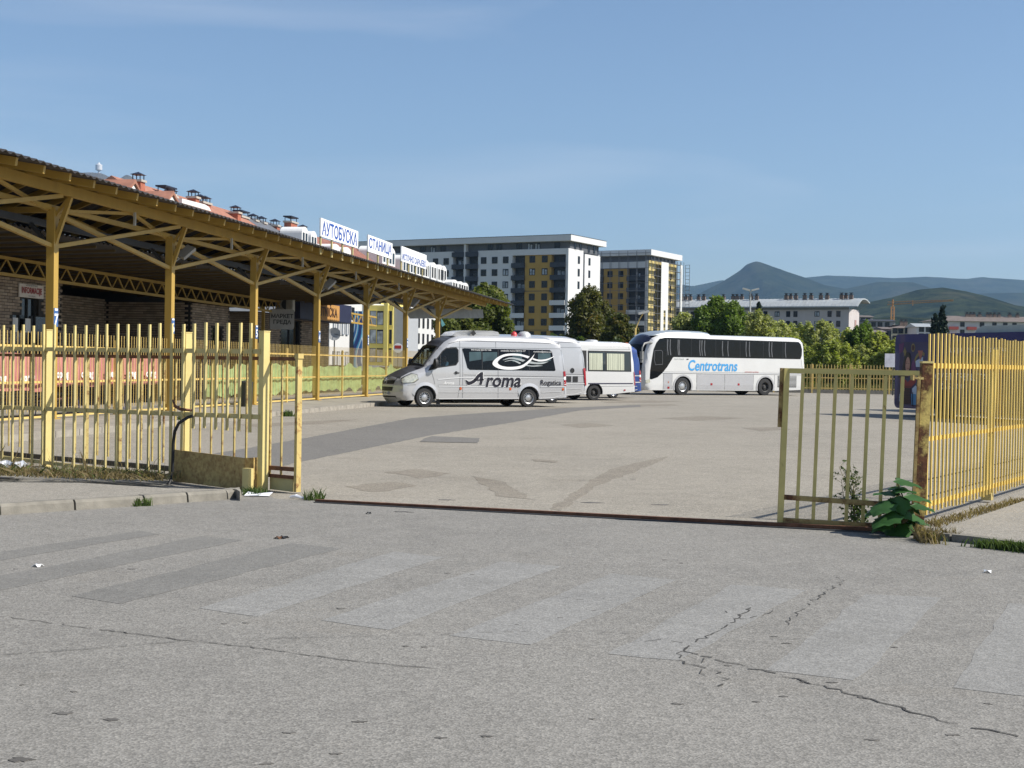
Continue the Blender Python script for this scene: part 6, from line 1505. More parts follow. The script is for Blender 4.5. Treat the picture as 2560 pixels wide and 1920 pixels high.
# yellow rail seen under the coach
# ---------------------------------------------------------------- street lamps
def lamp(px, D, pytop, arm, label, col, double=False):
    p = Gd(px, D); h = hz(pytop, px, D); t_ = thing('street_lamp', p, label, 'street lamp', 'street lamps'); b = mb(col); b.tube([p, p + Vector((0, 0, h - .2))], [.11, .07], 8); b.build('pole', t_)
    for sg_ in ((1, -1) if double else (1,)):
        b = mb(col); e = p + Vector((sg_ * arm, -.1, h + (.0 if double else .9))); b.tube([p + Vector((0, 0, h - .3)), p + Vector((sg_ * arm * .5, 0, h + (.0 if double else .4))), e], .04, 6); b.build('arm', t_)
        b = mb(M('lamp_head', (.45, .45, .42), .4)); b.box((e.x, e.y, e.z), (.75, .3, .16), 0, ry=R(-15 * sg_)); b.build('lamp_head', t_)
lamp(1873, 140, 723, .45, 'tall pale street lamp with two heads in front of the long pink house', M('pole_pale', (.5, .5, .48), .5), True)
lamp(1587, 98, 812, .55, 'street lamp with yellow pole in front of the scaffolded tower', yp)

# ================================================================== tall buildings
tw = M('tower_render', (.62, .62, .62), .85, var=.04, scale=.3); tw_r = tw
anth = M('anthracite', (.032, .038, .05), .6, var=.15, scale=.5); ochre_w = M('ochre_render', (.42, .26, .06), .85, var=.06, scale=.4); anth_l = M('anthracite_light', (.10, .105, .115), .6, var=.15)
wfr = M('window_frame_dark', (.02, .02, .025), .5, var=0); wgl = glass('far_glass', (.008, .010, .014), rough=.08); wgl.node_tree.nodes['Principled BSDF'].inputs['Specular IOR Level'].default_value = .25; curt = M('window_curtain', (.34, .37, .40), .8, var=.5, scale=1.4)
def wmesh(wd, ht, mull=True, fr=wfr, gl=wgl, t=.07, lit=False):
    b = mb(fr)
    for sx in (-1, 1): b.bb(sx * wd / 2 - t / 2, sx * wd / 2 + t / 2, -.06, .04, -ht / 2, ht / 2)
    for sz in (-1, 1): b.bb(-wd / 2, wd / 2, -.061, .039, sz * ht / 2 - t / 2, sz * ht / 2 + t / 2)
    if mull: b.bb(-t / 2, t / 2, -.05, .03, -ht / 2, ht / 2)
    b.mat(gl); b.bb(-wd / 2, wd / 2, -.02, .02, -ht / 2, ht / 2)
    if lit: b.mat(curt); b.bb(-wd / 2 + .15, -.1, -.028, -.021, -ht / 2 + .1, ht / 2 - .12); b.bb(.12, wd / 2 - .12, -.028, -.021, -ht / 2 + .1, ht / 2 - .3)
    return b.mesh('window')
class Bld:
    """local frame: x runs along the front face towards the near corner (x=0), front face at y=0 facing -y, right face at x=0 facing +x"""
    def __init__(s, name, C, ang, label, cat='building', group=None):
        s.t = thing(name, C, label, cat, group, ang, local=True)
    def bb(s, m_, name, *a, **k): b = mb(m_); b.bb(*a); return b.build(name, s.t, **k)
    def win(s, me, x, y, z, rz=0.0): return inst('window', me, s.t, (x, y, z), rz)
ang = math.atan2(-.484, .875)
T1_ = Bld('apartment_tower', Vector((12.6, 330, -.03)), ang, 'eight storey white apartment tower with ochre middle and dark balconies')
w14 = wmesh(1.45, 1.55); w14c = wmesh(1.45, 1.55, lit=True); w9 = wmesh(.95, 1.7, False)
zw = [26.9 - 3 * k for k in range(9)]
T1_.bb(anth, 'core', -60, -.03, 1.6, 17.0, 0, 31)
wl_segs = [(-.43, 0, 0, 29.3), (-24.4, -14.84, 0, 29.3), (-60, -31.6, 0, 29.3), (-28.3, -27.7, 0, 31)]
for x0, x1, z0, z1 in wl_segs:
    T1_.bb(tw, 'wall', x0, x1, 0 if x1 > -27 or x0 < -30 else -.3, 1.6, z0, z1)
T1_.bb(tw, 'wall', -14.84, -.43, 0.001, 1.6, 27.9, 29.3)
T1_.bb(ochre_w, 'wall', -11.5, -4.35, .25, 1.6, 0, 27.9)
T1_.bb(tw, 'wall', -.001, .25, 0, 7.95, 0, 29.3); T1_.bb(tw, 'wall', -.001, .25, 8.75, 17.4, 0, 28.6); T1_.bb(anth, 'wall_strip', -.1, .1, 7.9, 8.8, 0, 30); T1_.bb(tw, 'wall', -60, 0, 17.0, 17.4, 0, 29)
T1_.bb(anth_l, 'top_storey', -59, .02, .9, 1.7, 28.9, 31.1); T1_.bb(anth_l, 'top_storey', -1, .15, 1.0, 15.6, 28.9, 31.1)
f_ = mb(tw); f_.bb(-61, 1.3, -.9, 18.6, 31.0, 32.4); f_.build('roof_fascia', T1_.t); f_ = mb(anth); f_.bb(-61.05, 1.35, -.95, 18.65, 32.4, 32.5); f_.build('roof_edge', T1_.t)
for j, z in enumerate((18.8, 9.8)): T1_.bb(anth, 'joint', -11.5, -4.35, .22, .26, z - .06 + (.5 if j == 0 else .2), z + .06 + (.5 if j == 0 else .2))
k_ = 0
for z in zw:
    for x in (-6.15, -9.5): T1_.win(w14c if (x < -8 and z in (23.9,)) or (x > -8 and z == 23.9) else w14, x, .22, z)
    for x in (-16.65, -19.7, -22.8): T1_.win(w14c if (x > -17 and z < 25) else w14, x, -.03, z)
    for x in (-33.5, -36.6, -41, -44, -50, -53): T1_.win(w14, x, -.03, z)
    for y in (5.5, 11.3): T1_.win(w9, .27, y, z, math.pi / 2)
for (x0, x1, nd) in ((-4.35, -.43, 3), (-14.84, -11.5, 4), (-27.7, -24.4, 9), (-31.6, -28.3, 9)):
    for k in range(9):
        z = 24.9 - 3 * k; 
        if x0 < -20: z += 3
        m_ = anth if k < nd else tw
        if z < 0: continue
        T1_.bb(m_, 'balcony', x0 - .15, x1 + .12 if x1 < -1 else x1 - .02, -.35, -.2, z, z + 1.15)
        T1_.bb(anth, 'balcony_floor', x0 + .01, x1 - .01, -.2, 1.6, z, z + .15)
        inst('window', wmesh(2.2, 2.0, True, lit=True) if (k + int(x0)) % 3 == 0 else w14, T1_.t, ((x0 + x1) / 2, 1.55, z + 1.4))
for x in (-3.2, -8.5, -10.5, -13.5, -19, -21.5, -35, -38, -41, -46): inst('window', w14c if int(x) % 2 == 0 else w14, T1_.t, (x, .84, 30.0))
for y in (3.5, 6.5, 11, 14): inst('window', w9, T1_.t, (.2, y, 30.0), math.pi / 2)
# scaffolded tower
T2_ = Bld('scaffolded_tower', Vector((35.9, 374, -.03)), ang, 'ochre and grey apartment tower under scaffolding with yellow insulation on its side')
T2_.bb(anth, 'core', -34, -.05, 1.6, 19, 0, 31.4)
insu = M('yellow_insulation', (.52, .42, .17), .9, var=.35, scale=.5); T2_.bb(insu, 'side_wall', -.06, .2, 0, 19.3, 0, 30.2)
T2_.bb(tw, 'wall', -.9, 0, -.02, 1.6, 0, 30.2); T2_.bb(ochre_w, 'wall', -13.2, -6.2, .2, 1.6, 0, 28.0); T2_.bb(tw, 'wall', -34, -.9, -.1, 1.6, 28.1, 29.8); T2_.bb(tw, 'wall', -34, -17.5, -.02, 1.6, 0, 28.1)
f_ = mb(tw); f_.bb(-35, 1.3, -1.2, 20.6, 31.4, 32.9); f_.build('roof_fascia', T2_.t)
T2_.bb(anth_l, 'top_storey', -34, -.2, .8, 1.7, 29.7, 31.5)
for k in range(9):
    z = 26.6 - 3 * k
    for x in (-8.1, -11.3): inst('window', w14, T2_.t, (x, .17, z))
    for y in (4, 15): inst('window', w9, T2_.t, (.23, y, z), math.pi / 2)
    for (x0, x1) in ((-6.2, -.9), (-17.5, -13.2)):
        m_ = anth if k < 3 else tw; T2_.bb(m_, 'balcony', x0, x1 + .05, -.35, -.2, z - 1.9, z - .75); T2_.bb(anth, 'balcony_floor', x0 + .01, x1 - .01, -.2, 1.6, z - 1.9, z - 1.75)
        inst('window', w14c, T2_.t, ((x0 + x1) / 2, 1.55, z - .3))
scm = M('scaffold_tube', (.16, .16, .17), .5, .3); b = mb(scm)
for x in np.arange(-34, .1, 2.6):
    for y in (-1.5, -.75): b.bb(x - .05, x + .05, y - .05, y + .05, 0, 32.6)
for z in np.arange(2, 33, 2.0):
    b.bb(-34, 1.2, -1.53, -1.47, z - .05, z + .05)
for y in np.arange(0, 21, 2.6):
    for x in (.9, 1.7): b.bb(x - .05, x + .05, y - .05, y + .05, 0, 31)
for z in np.arange(2, 31, 2.0): b.bb(1.67, 1.73, -1.5, 20, z - .05, z + .05); b.bb(.8, 1.7, -.5, 20, z - .03, z + .03)
b.bb(2.9, 3.0, 19, 19.1, 0, 30); b.bb(4.1, 4.2, 19, 19.1, 0, 30)
for z in range(1, 31): b.bb(2.9, 4.2, 19, 19.1, z, z + .1)
b.build('scaffolding', T2_.t, kind='stuff')
net = M('scaffold_net', (.62, .62, .6), .8, var=.1)
b = mb(net); b.bb(1.8, 1.84, 4.6, 6.6, 0, 30); b.bb(1.8, 1.84, 8.0, 9.6, 0, 30); b.bb(1.8, 1.84, 6.6, 8.0, 17, 30); b.bb(1.8, 1.84, 18.2, 19.6, 0, 30); b.build('netting', T2_.t)
# ---------------------------------------------------------------- long pink house with curved metal roof
metal_r = M('standing_seam_roof', (.40, .42, .42), .5, .2, var=.12, scale=.6, stretch=(1, 1, 1)); pinkw = M('pale_pink_render', (.50, .455, .44), .85, var=.06, scale=.4); pinkd = M('pink_base', (.36, .22, .20), .85, var=.08)
ang3 = math.atan2(-.467, .884)
LH = Bld('long_house', Vector((101.4, 423, -.03)), ang3, 'long pale pink apartment house with curved grey roof and many chimneys')
LH.bb(pinkw, 'wall', -60, 0, 0, 12.4, 0, 20.2); LH.bb(pinkd, 'base_wall', -60, -22, -.3, 0, 0, 15.3); LH.bb(pinkd, 'base_wall', -.02, .12, 6.8, 8.8, 0, 17)
w15 = wmesh(1.2, 1.75); w15b = wmesh(1.3, 1.75)
for k in range(6):
    z = 18.6 - 3.0 * k
    for x in (-3.2, -5.9, -16.5, -18.8, -26, -28.5, -38, -40.5, -47.5, -50, -55, -57.2): inst('window', w15, LH.t, (x, -.03 if x > -22 or z > 15.3 else -.33, z))
    for x in (-9.8, -22.3 if z > 16 else -24.2, -33.5, -44, -53): inst('window', wmesh(2.6, 2.2, lit=True) if False else w14c, LH.t, (x, -.03 if x > -22 or z > 15.3 else -.33, z))
b = mb(metal_r); prf = [(-1.6, 20.9), (-.6, 21.5), (1.5, 22.5), (4, 23.3), (7, 23.6), (10, 23.4), (13.5, 22.6)]
n_ = 30; vs = []
for i in range(n_ + 1):
    x = -61 + 64 * i / n_; vs += [(x, y, z) for y, z in prf]
for i in range(n_ + 1):
    x = -61 + 64 * i / n_; vs += [(x, y, z - .35) for y, z in prf]
m_ = len(prf); o_ = (n_ + 1) * m_; fs = []
for i in range(n_):
    for j in range(m_ - 1): q = (i * m_ + j, (i + 1) * m_ + j, (i + 1) * m_ + j + 1, i * m_ + j + 1); fs += [q, tuple(o_ + a for a in q[::-1])]
    fs.append((i * m_, o_ + i * m_, o_ + (i + 1) * m_, (i + 1) * m_))
for j in range(m_ - 1): fs.append((n_ * m_ + j, o_ + n_ * m_ + j, o_ + n_ * m_ + j + 1, n_ * m_ + j + 1))
b.add(vs, fs); lr = b.build('roof', LH.t, smooth=30)
b = mb(M('roof_seam', (.34, .36, .36), .5)); 
for x in np.arange(-60, 3, 1.2):
    for j in range(m_ - 1): b.beam(Vector((x, prf[j][0], prf[j][1] + .03)), Vector((x, prf[j + 1][0], prf[j + 1][1] + .03)), .06, .08)
b.build('seam', lr, kind='stuff')
LH.bb(M('soffit_grey', (.22, .22, .22), .7), 'frieze', -60, .0, -.25, -.02, 19.9, 20.9)
chim = M('chimney_brown', (.16, .115, .09), .85, var=.2); 
cm_ = mb(chim); cm_.bb(-.55, .55, -.4, .4, 0, 1.6); cm_.mat(dark); cm_.bb(-.65, .65, -.5, .5, 1.6, 1.72); cm_.bb(-.3, .3, -.3, .3, 1.72, 2.2); cm_.bb(-.6, .6, -.45, .45, 2.2, 2.32); cm_ = cm_.mesh('chimney')
for px in (1703, 1714, 1725, 1746, 1759, 1808, 1832, 1842, 1854, 1877, 1891, 1965, 1976, 1989, 2011, 2027, 2051, 2067, 2103, 2114, 2127):
    k = ((px - 1280 - 3) / 3500); x_ = 4.0 if px % 2 else 5.5
    # intersect view ray with the ridge line of the house
    ca, sa_ = math.cos(ang3), math.sin(ang3); oy = (101.4 - sa_ * x_, 423 + ca * x_)
    s_ = (k * oy[1] - oy[0]) / (ca - k * sa_)
    inst('chimney', cm_, lr, (s_, x_, 22.9))
b = mb(scm)
for y in (0, 3, 6, 9, 12): b.beam(Vector((.1, y, 20.0)), Vector((2.8, y, 22.2 if y > 1 else 20.8)), .1, .1)
b.build('roof_bracket', LH.t)
# ---------------------------------------------------------------- houses on the right
def gable_house(name, C, ang_, L_, D_, H_, roofc, wallc, label, rh=2.2, rows=(), cols=(), hip=False, over=.5, chs=(), wmesh_=None, balc=()):
    h_ = Bld(name, C, ang_, label, group=None)
    h_.bb(wallc, 'wall', -L_, 0, 0, D_, 0, H_)
    b = mb(roofc); o = over
    if hip: vs = [(-L_ - o, -o, H_), (o, -o, H_), (o, D_ + o, H_), (-L_ - o, D_ + o, H_), (-L_ + D_ / 2, D_ / 2, H_ + rh), (-D_ / 2, D_ / 2, H_ + rh)]
    else: vs = [(-L_ - o, -o, H_), (o, -o, H_), (o, D_ + o, H_), (-L_ - o, D_ + o, H_), (-L_ - o, D_ / 2, H_ + rh), (o, D_ / 2, H_ + rh)]
    b.add(vs, [(0, 1, 5, 4), (1, 2, 5), (2, 3, 4, 5), (3, 0, 4), (3, 2, 1, 0)]); rf_ = b.build('roof', h_.t)
    for z in rows:
        for x in cols: inst('window', wmesh_ or w14, h_.t, (x, -.04, z))
    for x, z in balc: b = mb(M('balcony_red', (.30, .05, .035), .7)); b.bb(x - 1.6, x + 1.6, -1.0, -.05, z - 1.0, z); b.build('balcony', h_.t)
    for x in chs: inst('chimney', cm_, rf_, (x, D_ / 2 - 1, H_ + rh * .55))
    return h_
brown_roof = M('brown_roof', (.15, .12, .105), .8, var=.2, scale=.8); whitew = M('white_render', (.58, .575, .56), .85, var=.06, scale=.4); creamw = M('cream_render', (.48, .45, .33), .85, var=.06); greyw = M('grey_render', (.28, .27, .26), .85, var=.1)
aR = R(0)
def far_house(name, px0, px1, D, ye, yr, roofc, wallc, label, wys, wpx, hip=False, chs=(), balc=(), ang=0.0, dep=11, over=.5):
    """spans the picture columns px0..px1 at distance D; eaves and ridge read at rows ye, yr"""
    C_ = PD(px1, 912, D); C_.z = -.03; L_ = (px1 - px0) * D / F; pm_ = (px0 + px1) / 2; He = hz(ye, pm_, D)
    lx = lambda p: (p - px1) * D / F
    return gable_house(name, C_, ang, L_, dep, He, roofc, wallc, label, hz(yr, pm_, D) - He, [hz(y, pm_, D) for y in wys], [lx(p) for p in wpx], hip, over, [lx(p) for p in chs], balc=[(lx(p), hz(y, pm_, D)) for p, y in balc])
far_house('apartment_house', 2334, 2650, 480, 804, 789, brown_roof, whitew, 'white apartment house with brown hip roof and red balconies at the right edge', (812, 831, 850), (2404, 2453, 2484, 2511, 2534, 2580, 2610), True, (2429, 2438, 2446, 2461, 2481, 2488, 2499, 2510, 2537, 2557), ((2381, 818), (2426, 818), (2381, 838)), dep=14, over=1.2)
far_house('small_house', 2290, 2330, 420, 817, 807, metal_r, whitew, 'small white house with pale grey roof left of the spruces', (823, 840), (2302, 2319))
far_house('small_house', 2224, 2289, 430, 820, 811, brown_roof, creamw, 'cream house with brown roof and red chimney in the middle of the small houses', (827, 845), (2236, 2250, 2267, 2280), True, (2262, 2272))
far_house('small_house', 2168, 2236, 460, 802, 797, M('dark_roof', (.035, .035, .045), .7), greyw, 'grey house with dark flat roof beside the thicket', (811, 828), (2182, 2198, 2216), dep=12)
far_house('small_house', 2147, 2180, 500, 792, 787, brown_roof, M('beige_render', (.36, .33, .28), .85, var=.1), 'narrow beige house just right of the pink gable', (800, 815), (2155, 2168))
far_house('small_house', 2178, 2212, 380, 830, 823, brown_roof, M('mauve_render', (.22, .16, .17), .85, var=.1), 'low mauve house in front of the grey one', (842,), (2187, 2202))
far_house('small_house', 2206, 2226, 400, 822, 816, brown_roof, M('mauve_render', (.22, .16, .17), .85, var=.1), 'narrow mauve house between the grey and the cream one', (834, 848), (2213, 2220))
# crane
cr_m = M('crane_orange', (.42, .20, .05), .6, var=.1); cr = PD(2229, 912, 620); cr.z = -.03; t_ = thing('tower_crane', cr, 'thin orange tower crane in front of the wooded hill', 'crane')
b = mb(cr_m); zt = hz(752, 2229, 620)
for dx_ in (-.6, .6):
    for dy_ in (-.6, .6): b.tube([cr + Vector((dx_, dy_, 0)), cr + Vector((dx_, dy_, zt - 2.5))], .13, 4)
z = 1.0
while z < zt - 3: b.tube([cr + Vector((-.6, -.6, z)), cr + Vector((.6, -.6, z + 1.2))], .1, 3); b.tube([cr + Vector((.6, -.6, z + 1.2)), cr + Vector((-.6, -.6, z + 2.4))], .1, 3); z += 2.4
b.build('mast', t_); j0 = PD(2219, 762, 620); j1 = PD(2383, 752, 560)
b = mb(cr_m); b.tube([j0, j1], .16, 4); b.tube([j0 + Vector((0, 0, 1.3)), j1 + Vector((0, 0, .4))], .12, 4); b.tube([PD(2229, 754, 620), PD(2280, 752, 600)], .05, 3)
for i in range(24): p = j0.lerp(j1, i / 24); q = j0.lerp(j1, (i + 1) / 24); b.tube([p, q + Vector((0, 0, 1.3 - .9 * (i + 1) / 24))], .07, 3)
b.build('jib', t_); b = mb(cr_m); b.tube([cr + Vector((0, 0, zt - 2.5)), cr + Vector((0, 0, zt + .6))], .3, 4); b.tube([PD(2282, 764, 600), PD(2282, 750, 600)], .14, 4); b.build('cab', t_)

# ================================================================== row of houses behind the canopy
red_roof = M('red_tile_roof', (.33, .15, .10), .85, var=.18, scale=1.2, bump=.4, bscale=6, stretch=(1, 1, 1)); grey_roof = M('grey_sheet_roof', (.12, .125, .14), .6, var=.2); old_roof = M('old_tile_roof', (.24, .10, .07), .9, var=.35, scale=2)
ybay = M('yellow_render', (.66, .56, .17), .85, var=.06, scale=.5)
def RW(s, w_, z=0.0): return Vector((-11 + DX * s + DY * w_, 33.4 + DY * s - DX * w_, z))
a_row = math.atan2(DX, -DY) ; 
def pxrow(px, w_):       # station along the row seen at picture column px
    k = (px - 1280) / 3500; o = RW(0, w_); return (k * o.y - o.x) / (DX - k * DY)
def row_house(name, s0, s1, w_, dep, ze, zr, roofm, wallm, label, cols, rows, first=None):
    o = RW(s0, w_, -.03); h_ = thing(name, o, label, 'building', 'row of houses behind the canopy', math.atan2(DY, DX), local=True)
    # local x along s, local y towards -w, outward face at y=0 facing the lot
    Ln = s1 - s0; b = mb(wallm); b.bb(0, Ln, 0, dep, 0, ze); b.build('wall', h_)
    b = mb(roofm); y0, y1 = -.6, dep + .6; ym = dep / 2; ins = 0
    vs = [(-.3, y0, ze - .1), (Ln + .3, y0, ze - .1), (Ln + .3, y1, ze - .1), (-.3, y1, ze - .1), (-.3, ym, zr), (Ln + .3, ym, zr)]
    b.add(vs, [(0, 1, 5, 4), (1, 2, 5), (2, 3, 4, 5), (3, 0, 4), (3, 2, 1, 0)]); rf_ = b.build('roof', h_)
    for z in rows:
        for x in cols: inst('window', w15, h_, (x, -.04, z))
    return h_, rf_, ym, zr
brick_ch = M('chimney_brick', (.36, .12, .07), .9, var=.2, scale=2); capc = M('chimney_cap', (.42, .38, .33), .8, var=.1); hoodm = M('chimney_hood', (.012, .014, .03), .5)
def chimney_mesh(wd, wide=False, flat=False):
    b = mb(brick_ch); b.bb(-wd / 2, wd / 2, -.5, .5, -1.0, 1.25); b.mat(capc); b.bb(-wd / 2 - .14, wd / 2 + .14, -.64, .64, 1.25, 1.48); b.mat(hoodm)
    for x in (-wd / 2 + .08, wd / 2 - .08):
        for y in (-.4, .4): b.bb(x - .04, x + .04, y - .04, y + .04, 1.48, 2.0)
    e = wd / 2 + .2
    if flat: b.bb(-e, e, -.6, .6, 2.0, 2.16)
    else: b.add([(-e, -.6, 2.0), (e, -.6, 2.0), (e, .6, 2.0), (-e, .6, 2.0), (0, 0, 2.32)], [(0, 1, 4), (1, 2, 4), (2, 3, 4), (3, 0, 4), (3, 2, 1, 0)])
    return b.mesh('chimney')
ch1, ch2 = chimney_mesh(1.05), chimney_mesh(2.6, flat=True)
WR = -42.5            # the lot side face of the row
def ridge_px(px): return pxrow(px, WR - 6)
ZR = 20.2
dorm = M('dormer_white', (.70, .70, .69), .7, var=.05); dgrey = M('dormer_grey', (.25, .28, .32), .7, var=.08)
houses = [('row_house', pxrow(275, WR - 6), pxrow(700, WR), red_roof, whitew, 'long house with orange red tiled roof and brick chimneys above the left canopy edge'),
          ('row_house', pxrow(702, WR), pxrow(815, WR), grey_roof, whitew, 'house with dark grey sheet roof and white dormers left of the АУТОБУСКА sign'),
          ('row_house', pxrow(816, WR), pxrow(905, WR), old_roof, whitew, 'white house with old red tiles seen between canopy and first sign'),
          ('row_house', pxrow(906, WR), pxrow(1012, WR), old_roof, ybay, 'house with yellow glazed bays seen through the canopy posts'),
          ('row_house', pxrow(1013, WR), pxrow(1150, WR), grey_roof, whitew, 'white house with arched white dormers beyond the СТАНИЦА sign')]
rws = []
for i, (nm, s0, s1, rm, wm_, lab) in enumerate(houses):
    Ln = s1 - s0; cols = [2 + 3.4 * k for k in range(int((Ln - 2) / 3.4))] if i >= 2 else []
    rws.append((row_house(nm, s0 + .02, s1 - .02, WR, 12, 16.2, ZR, rm, wm_, lab, cols, (14.4, 11.6, 8.8, 6.0, 3.2)), s0, s1))
rf0 = rws[0][0][1]; s00 = rws[0][1]
for px, big in ((303, 0), (388, 1), (413, 0), (444, 0), (462, 0), (474, 0), (552, 0), (590, 1), (620, 0), (641, 0), (664, 0)):
    inst('chimney', ch2 if big else ch1, rf0, (pxrow(px, WR - 5.6) - s00, 4.0 + (px % 3) * .6, ZR - 2.0 + (.3 if px in (444, 303) else 0)))
rf1, s01 = rws[1][0][1], rws[1][1]
for px in (704, 735): inst('chimney', ch1 if px > 710 else ch2, rf1, (pxrow(px, WR - 5.6) - s01, 4.6, ZR - (.9 if px < 710 else 1.6)))
def dormer(rf_, s0, s, y, z, wd, ht, dp, wm_, label=None, arch_=True, win=True, col=dorm):
    """arched dormer: front at local -y"""
    b = mb(col); x = s - s0; pts = [(x - wd / 2, z), (x + wd / 2, z), (x + wd / 2, z + ht * .7)] + ([(x + wd / 2 * math.cos(R(a)), z + ht * .7 + ht * .3 * math.sin(R(a))) for a in range(15, 180, 15)] if arch_ else []) + [(x - wd / 2, z + ht * .7)]
    b.ext(pts, 1, y, y + dp); b.mat(wgl)
    if win:
        for dx_ in (-wd * .22, wd * .22): b.bb(x + dx_ - wd * .14, x + dx_ + wd * .14, y - .03, y - .002, z + ht * .12, z + ht * .72)
    b.build('dormer', rf_)
# big glazed dormer box and roof hips on the first house
b = mb(M('cream_panel', (.55, .50, .38), .7, var=.05)); x = pxrow(492, WR) - s00; w0 = pxrow(470, WR) - s00; w1 = pxrow(537, WR) - s00
b.bb(w0, w1, 1.2, 5.5, 15.4, 18.1); b.mat(dgrey); b.bb(w0 - .02, w0 + .3, 1.1, 5.5, 15.4, 18.0); b.mat(dorm); b.ext([(w0 - .3, 18.05), (w1 + .3, 18.05), (w1 - .3, 18.45), (w1 - 1.5, 18.6), (w0 - .3, 18.5)], 1, .8, 5.6); b.mat(dark)
for k in range(1, 4): xx = w0 + (w1 - w0) * k / 4; b.bb(xx - .05, xx + .05, 1.15, 1.2, 15.4, 18.0)
b.build('dormer_box', rf0)
for px, px2 in ((300, 345), (398, 440)):
    x0, x1 = pxrow(px, WR) - s00, pxrow(px2, WR) - s00; b = mb(dorm); xm = (x0 + x1) / 2
    b.ext([(x0, 16.0), (x1, 16.0), (x1, 17.0), (xm, 18.2), (x0, 17.0)], 1, -.2, 4); b.mat(red_roof); b.ext([(x0 - .3, 16.9), (xm, 18.3), (x1 + .3, 16.9), (xm, 18.7)], 1, -.4, 5); b.build('gable_dormer', rf0)
for px, dz in ((781, -.3), (803, -.5)): dormer(rf1, s01, pxrow(px, WR + 1), .3, 16.8 + dz, 2.6, 2.9, 3, dorm)
for px in (832, 860): dormer(rws[2][0][1], rws[2][1], pxrow(px, WR), -.2, 16.5, 3.6, 1.7, 4, dorm, win=False)
rf4, s04 = rws[4][0][1], rws[4][1]
b = mb(old_roof); x0 = pxrow(875, WR) - rws[3][1]; x1 = pxrow(945, WR) - rws[3][1]
for px in (975, 990): dormer(rws[3][0][1], rws[3][1], pxrow(px, WR), 1.0, 17.6, 4.2, 3.0, 4, dorm)
for px in (1012, 1030, 1046, 1060): dormer(rf4, s04, pxrow(px + 4, WR), .4, 17.0, 4.4, 3.0, 4, dorm)
for px in (1078, 1096, 1112, 1121): dormer(rf4, s04, pxrow(px, WR), 1.2, 17.2, 4.6, 3.3, 4, dorm)
for px in (1143, 1158, 1170): dormer(rf4, s04, pxrow(px - 14, WR), -.4, 15.8, 5, 2.2, 4, dorm)
# yellow glazed bay, its frames, end wall with its shade put into the grey, facing the camera
yb_ = Bld('glazed_bay', RW(pxrow(972, WR + 7.2), WR + 7.2, -.03), -R(10.04), 'yellow stair bay with tall glazed panels and shaded grey side wall behind the canopy posts')
yb_.bb(ybay, 'wall', -3.0, .5, 0, 8, 0, 9.8); yb_.bb(M('wall_shade_grey', (.36, .37, .39), .8, var=.04), 'side_wall', .5, 2.2, .3, 8, 0, 9.6); yb_.bb(whitew, 'wall', -4.2, -3.0, .3, 8, 0, 10.2); yb_.bb(ybay, 'pilaster', -.75, -.2, -.4, 0, 0, 10.1)
wy = wmesh(2.1, 2.1, True, ybay, wgl, .1, True); wy2 = wmesh(.5, 2.1, False, ybay, wgl, .08)
for z in (8.0, 5.35, 2.7):
    inst('window', wy, yb_.t, (-1.9, -.05, z)); inst('window', wy2, yb_.t, (.15, -.05, z))
# round sign on grey wall
t_ = thing('round_sign', PD(995, 870, 120), 'round white sign with red lettering seen beside the canopy post', 'sign'); p = PD(995, 870, 120); b = mb(sign_w); b.lathe([(0, -.03), (.42, -.03), (.42, .03), (0, .03)], p, 'y', 20); b.build('disc', t_); b = mb(M('sign_red2', (.4, .04, .03), .5)); b.bb(p.x - .28, p.x + .28, p.y - .05, p.y - .032, p.z - .05, p.z + .22); b.build('print', t_)
b = mb(dark); b.tube([(p.x, p.y, 0), (p.x, p.y, p.z - .4)], .03, 6); b.build('pole', t_)
# mural wall at the far end of the waiting area
t_ = thing('mural_wall', ST(41, -5.5, PZ), 'narrow wall painted with blue and white abstract mural', 'wall'); mm, nt_, bs_ = _new('blue_mural'); v_ = _pos(nt_, (1, 1, .45)); wv = nt_.nodes.new('ShaderNodeTexWave'); wv.inputs['Scale'].default_value = .55; wv.inputs['Distortion'].default_value = 9; wv.inputs['Detail'].default_value = 1; nt_.links.new(v_, wv.inputs[0])
cr_ = nt_.nodes.new('ShaderNodeValToRGB'); cr_.color_ramp.interpolation = 'CONSTANT'; E_ = cr_.color_ramp.elements; E_[0].color = (.02, .05, .17, 1); E_[1].position = .25; E_[1].color = (.06, .26, .45, 1)
for p__, c__ in ((.5, (.16, .45, .60, 1)), (.68, (.55, .6, .62, 1)), (.85, (.03, .12, .3, 1))): e = E_.new(p__); e.color = c__
nt_.links.new(wv.outputs['Fac'], cr_.inputs[0]); nt_.links.new(cr_.outputs[0], bs_.inputs['Base Color'])
a_, c_ = PD(884, 912, 84), PD(904, 912, 84); b = mb(mm); zt = hz(778, 894, 84); b.beam(Vector((a_.x, a_.y, zt / 2)), Vector((c_.x, c_.y, zt / 2)), .3, zt); b.build('wall', t_)
b = mb(dark); q = PD(879, 912, 84); b.box((q.x, q.y, 2), (.28, .28, 4)); b.build('column', t_)
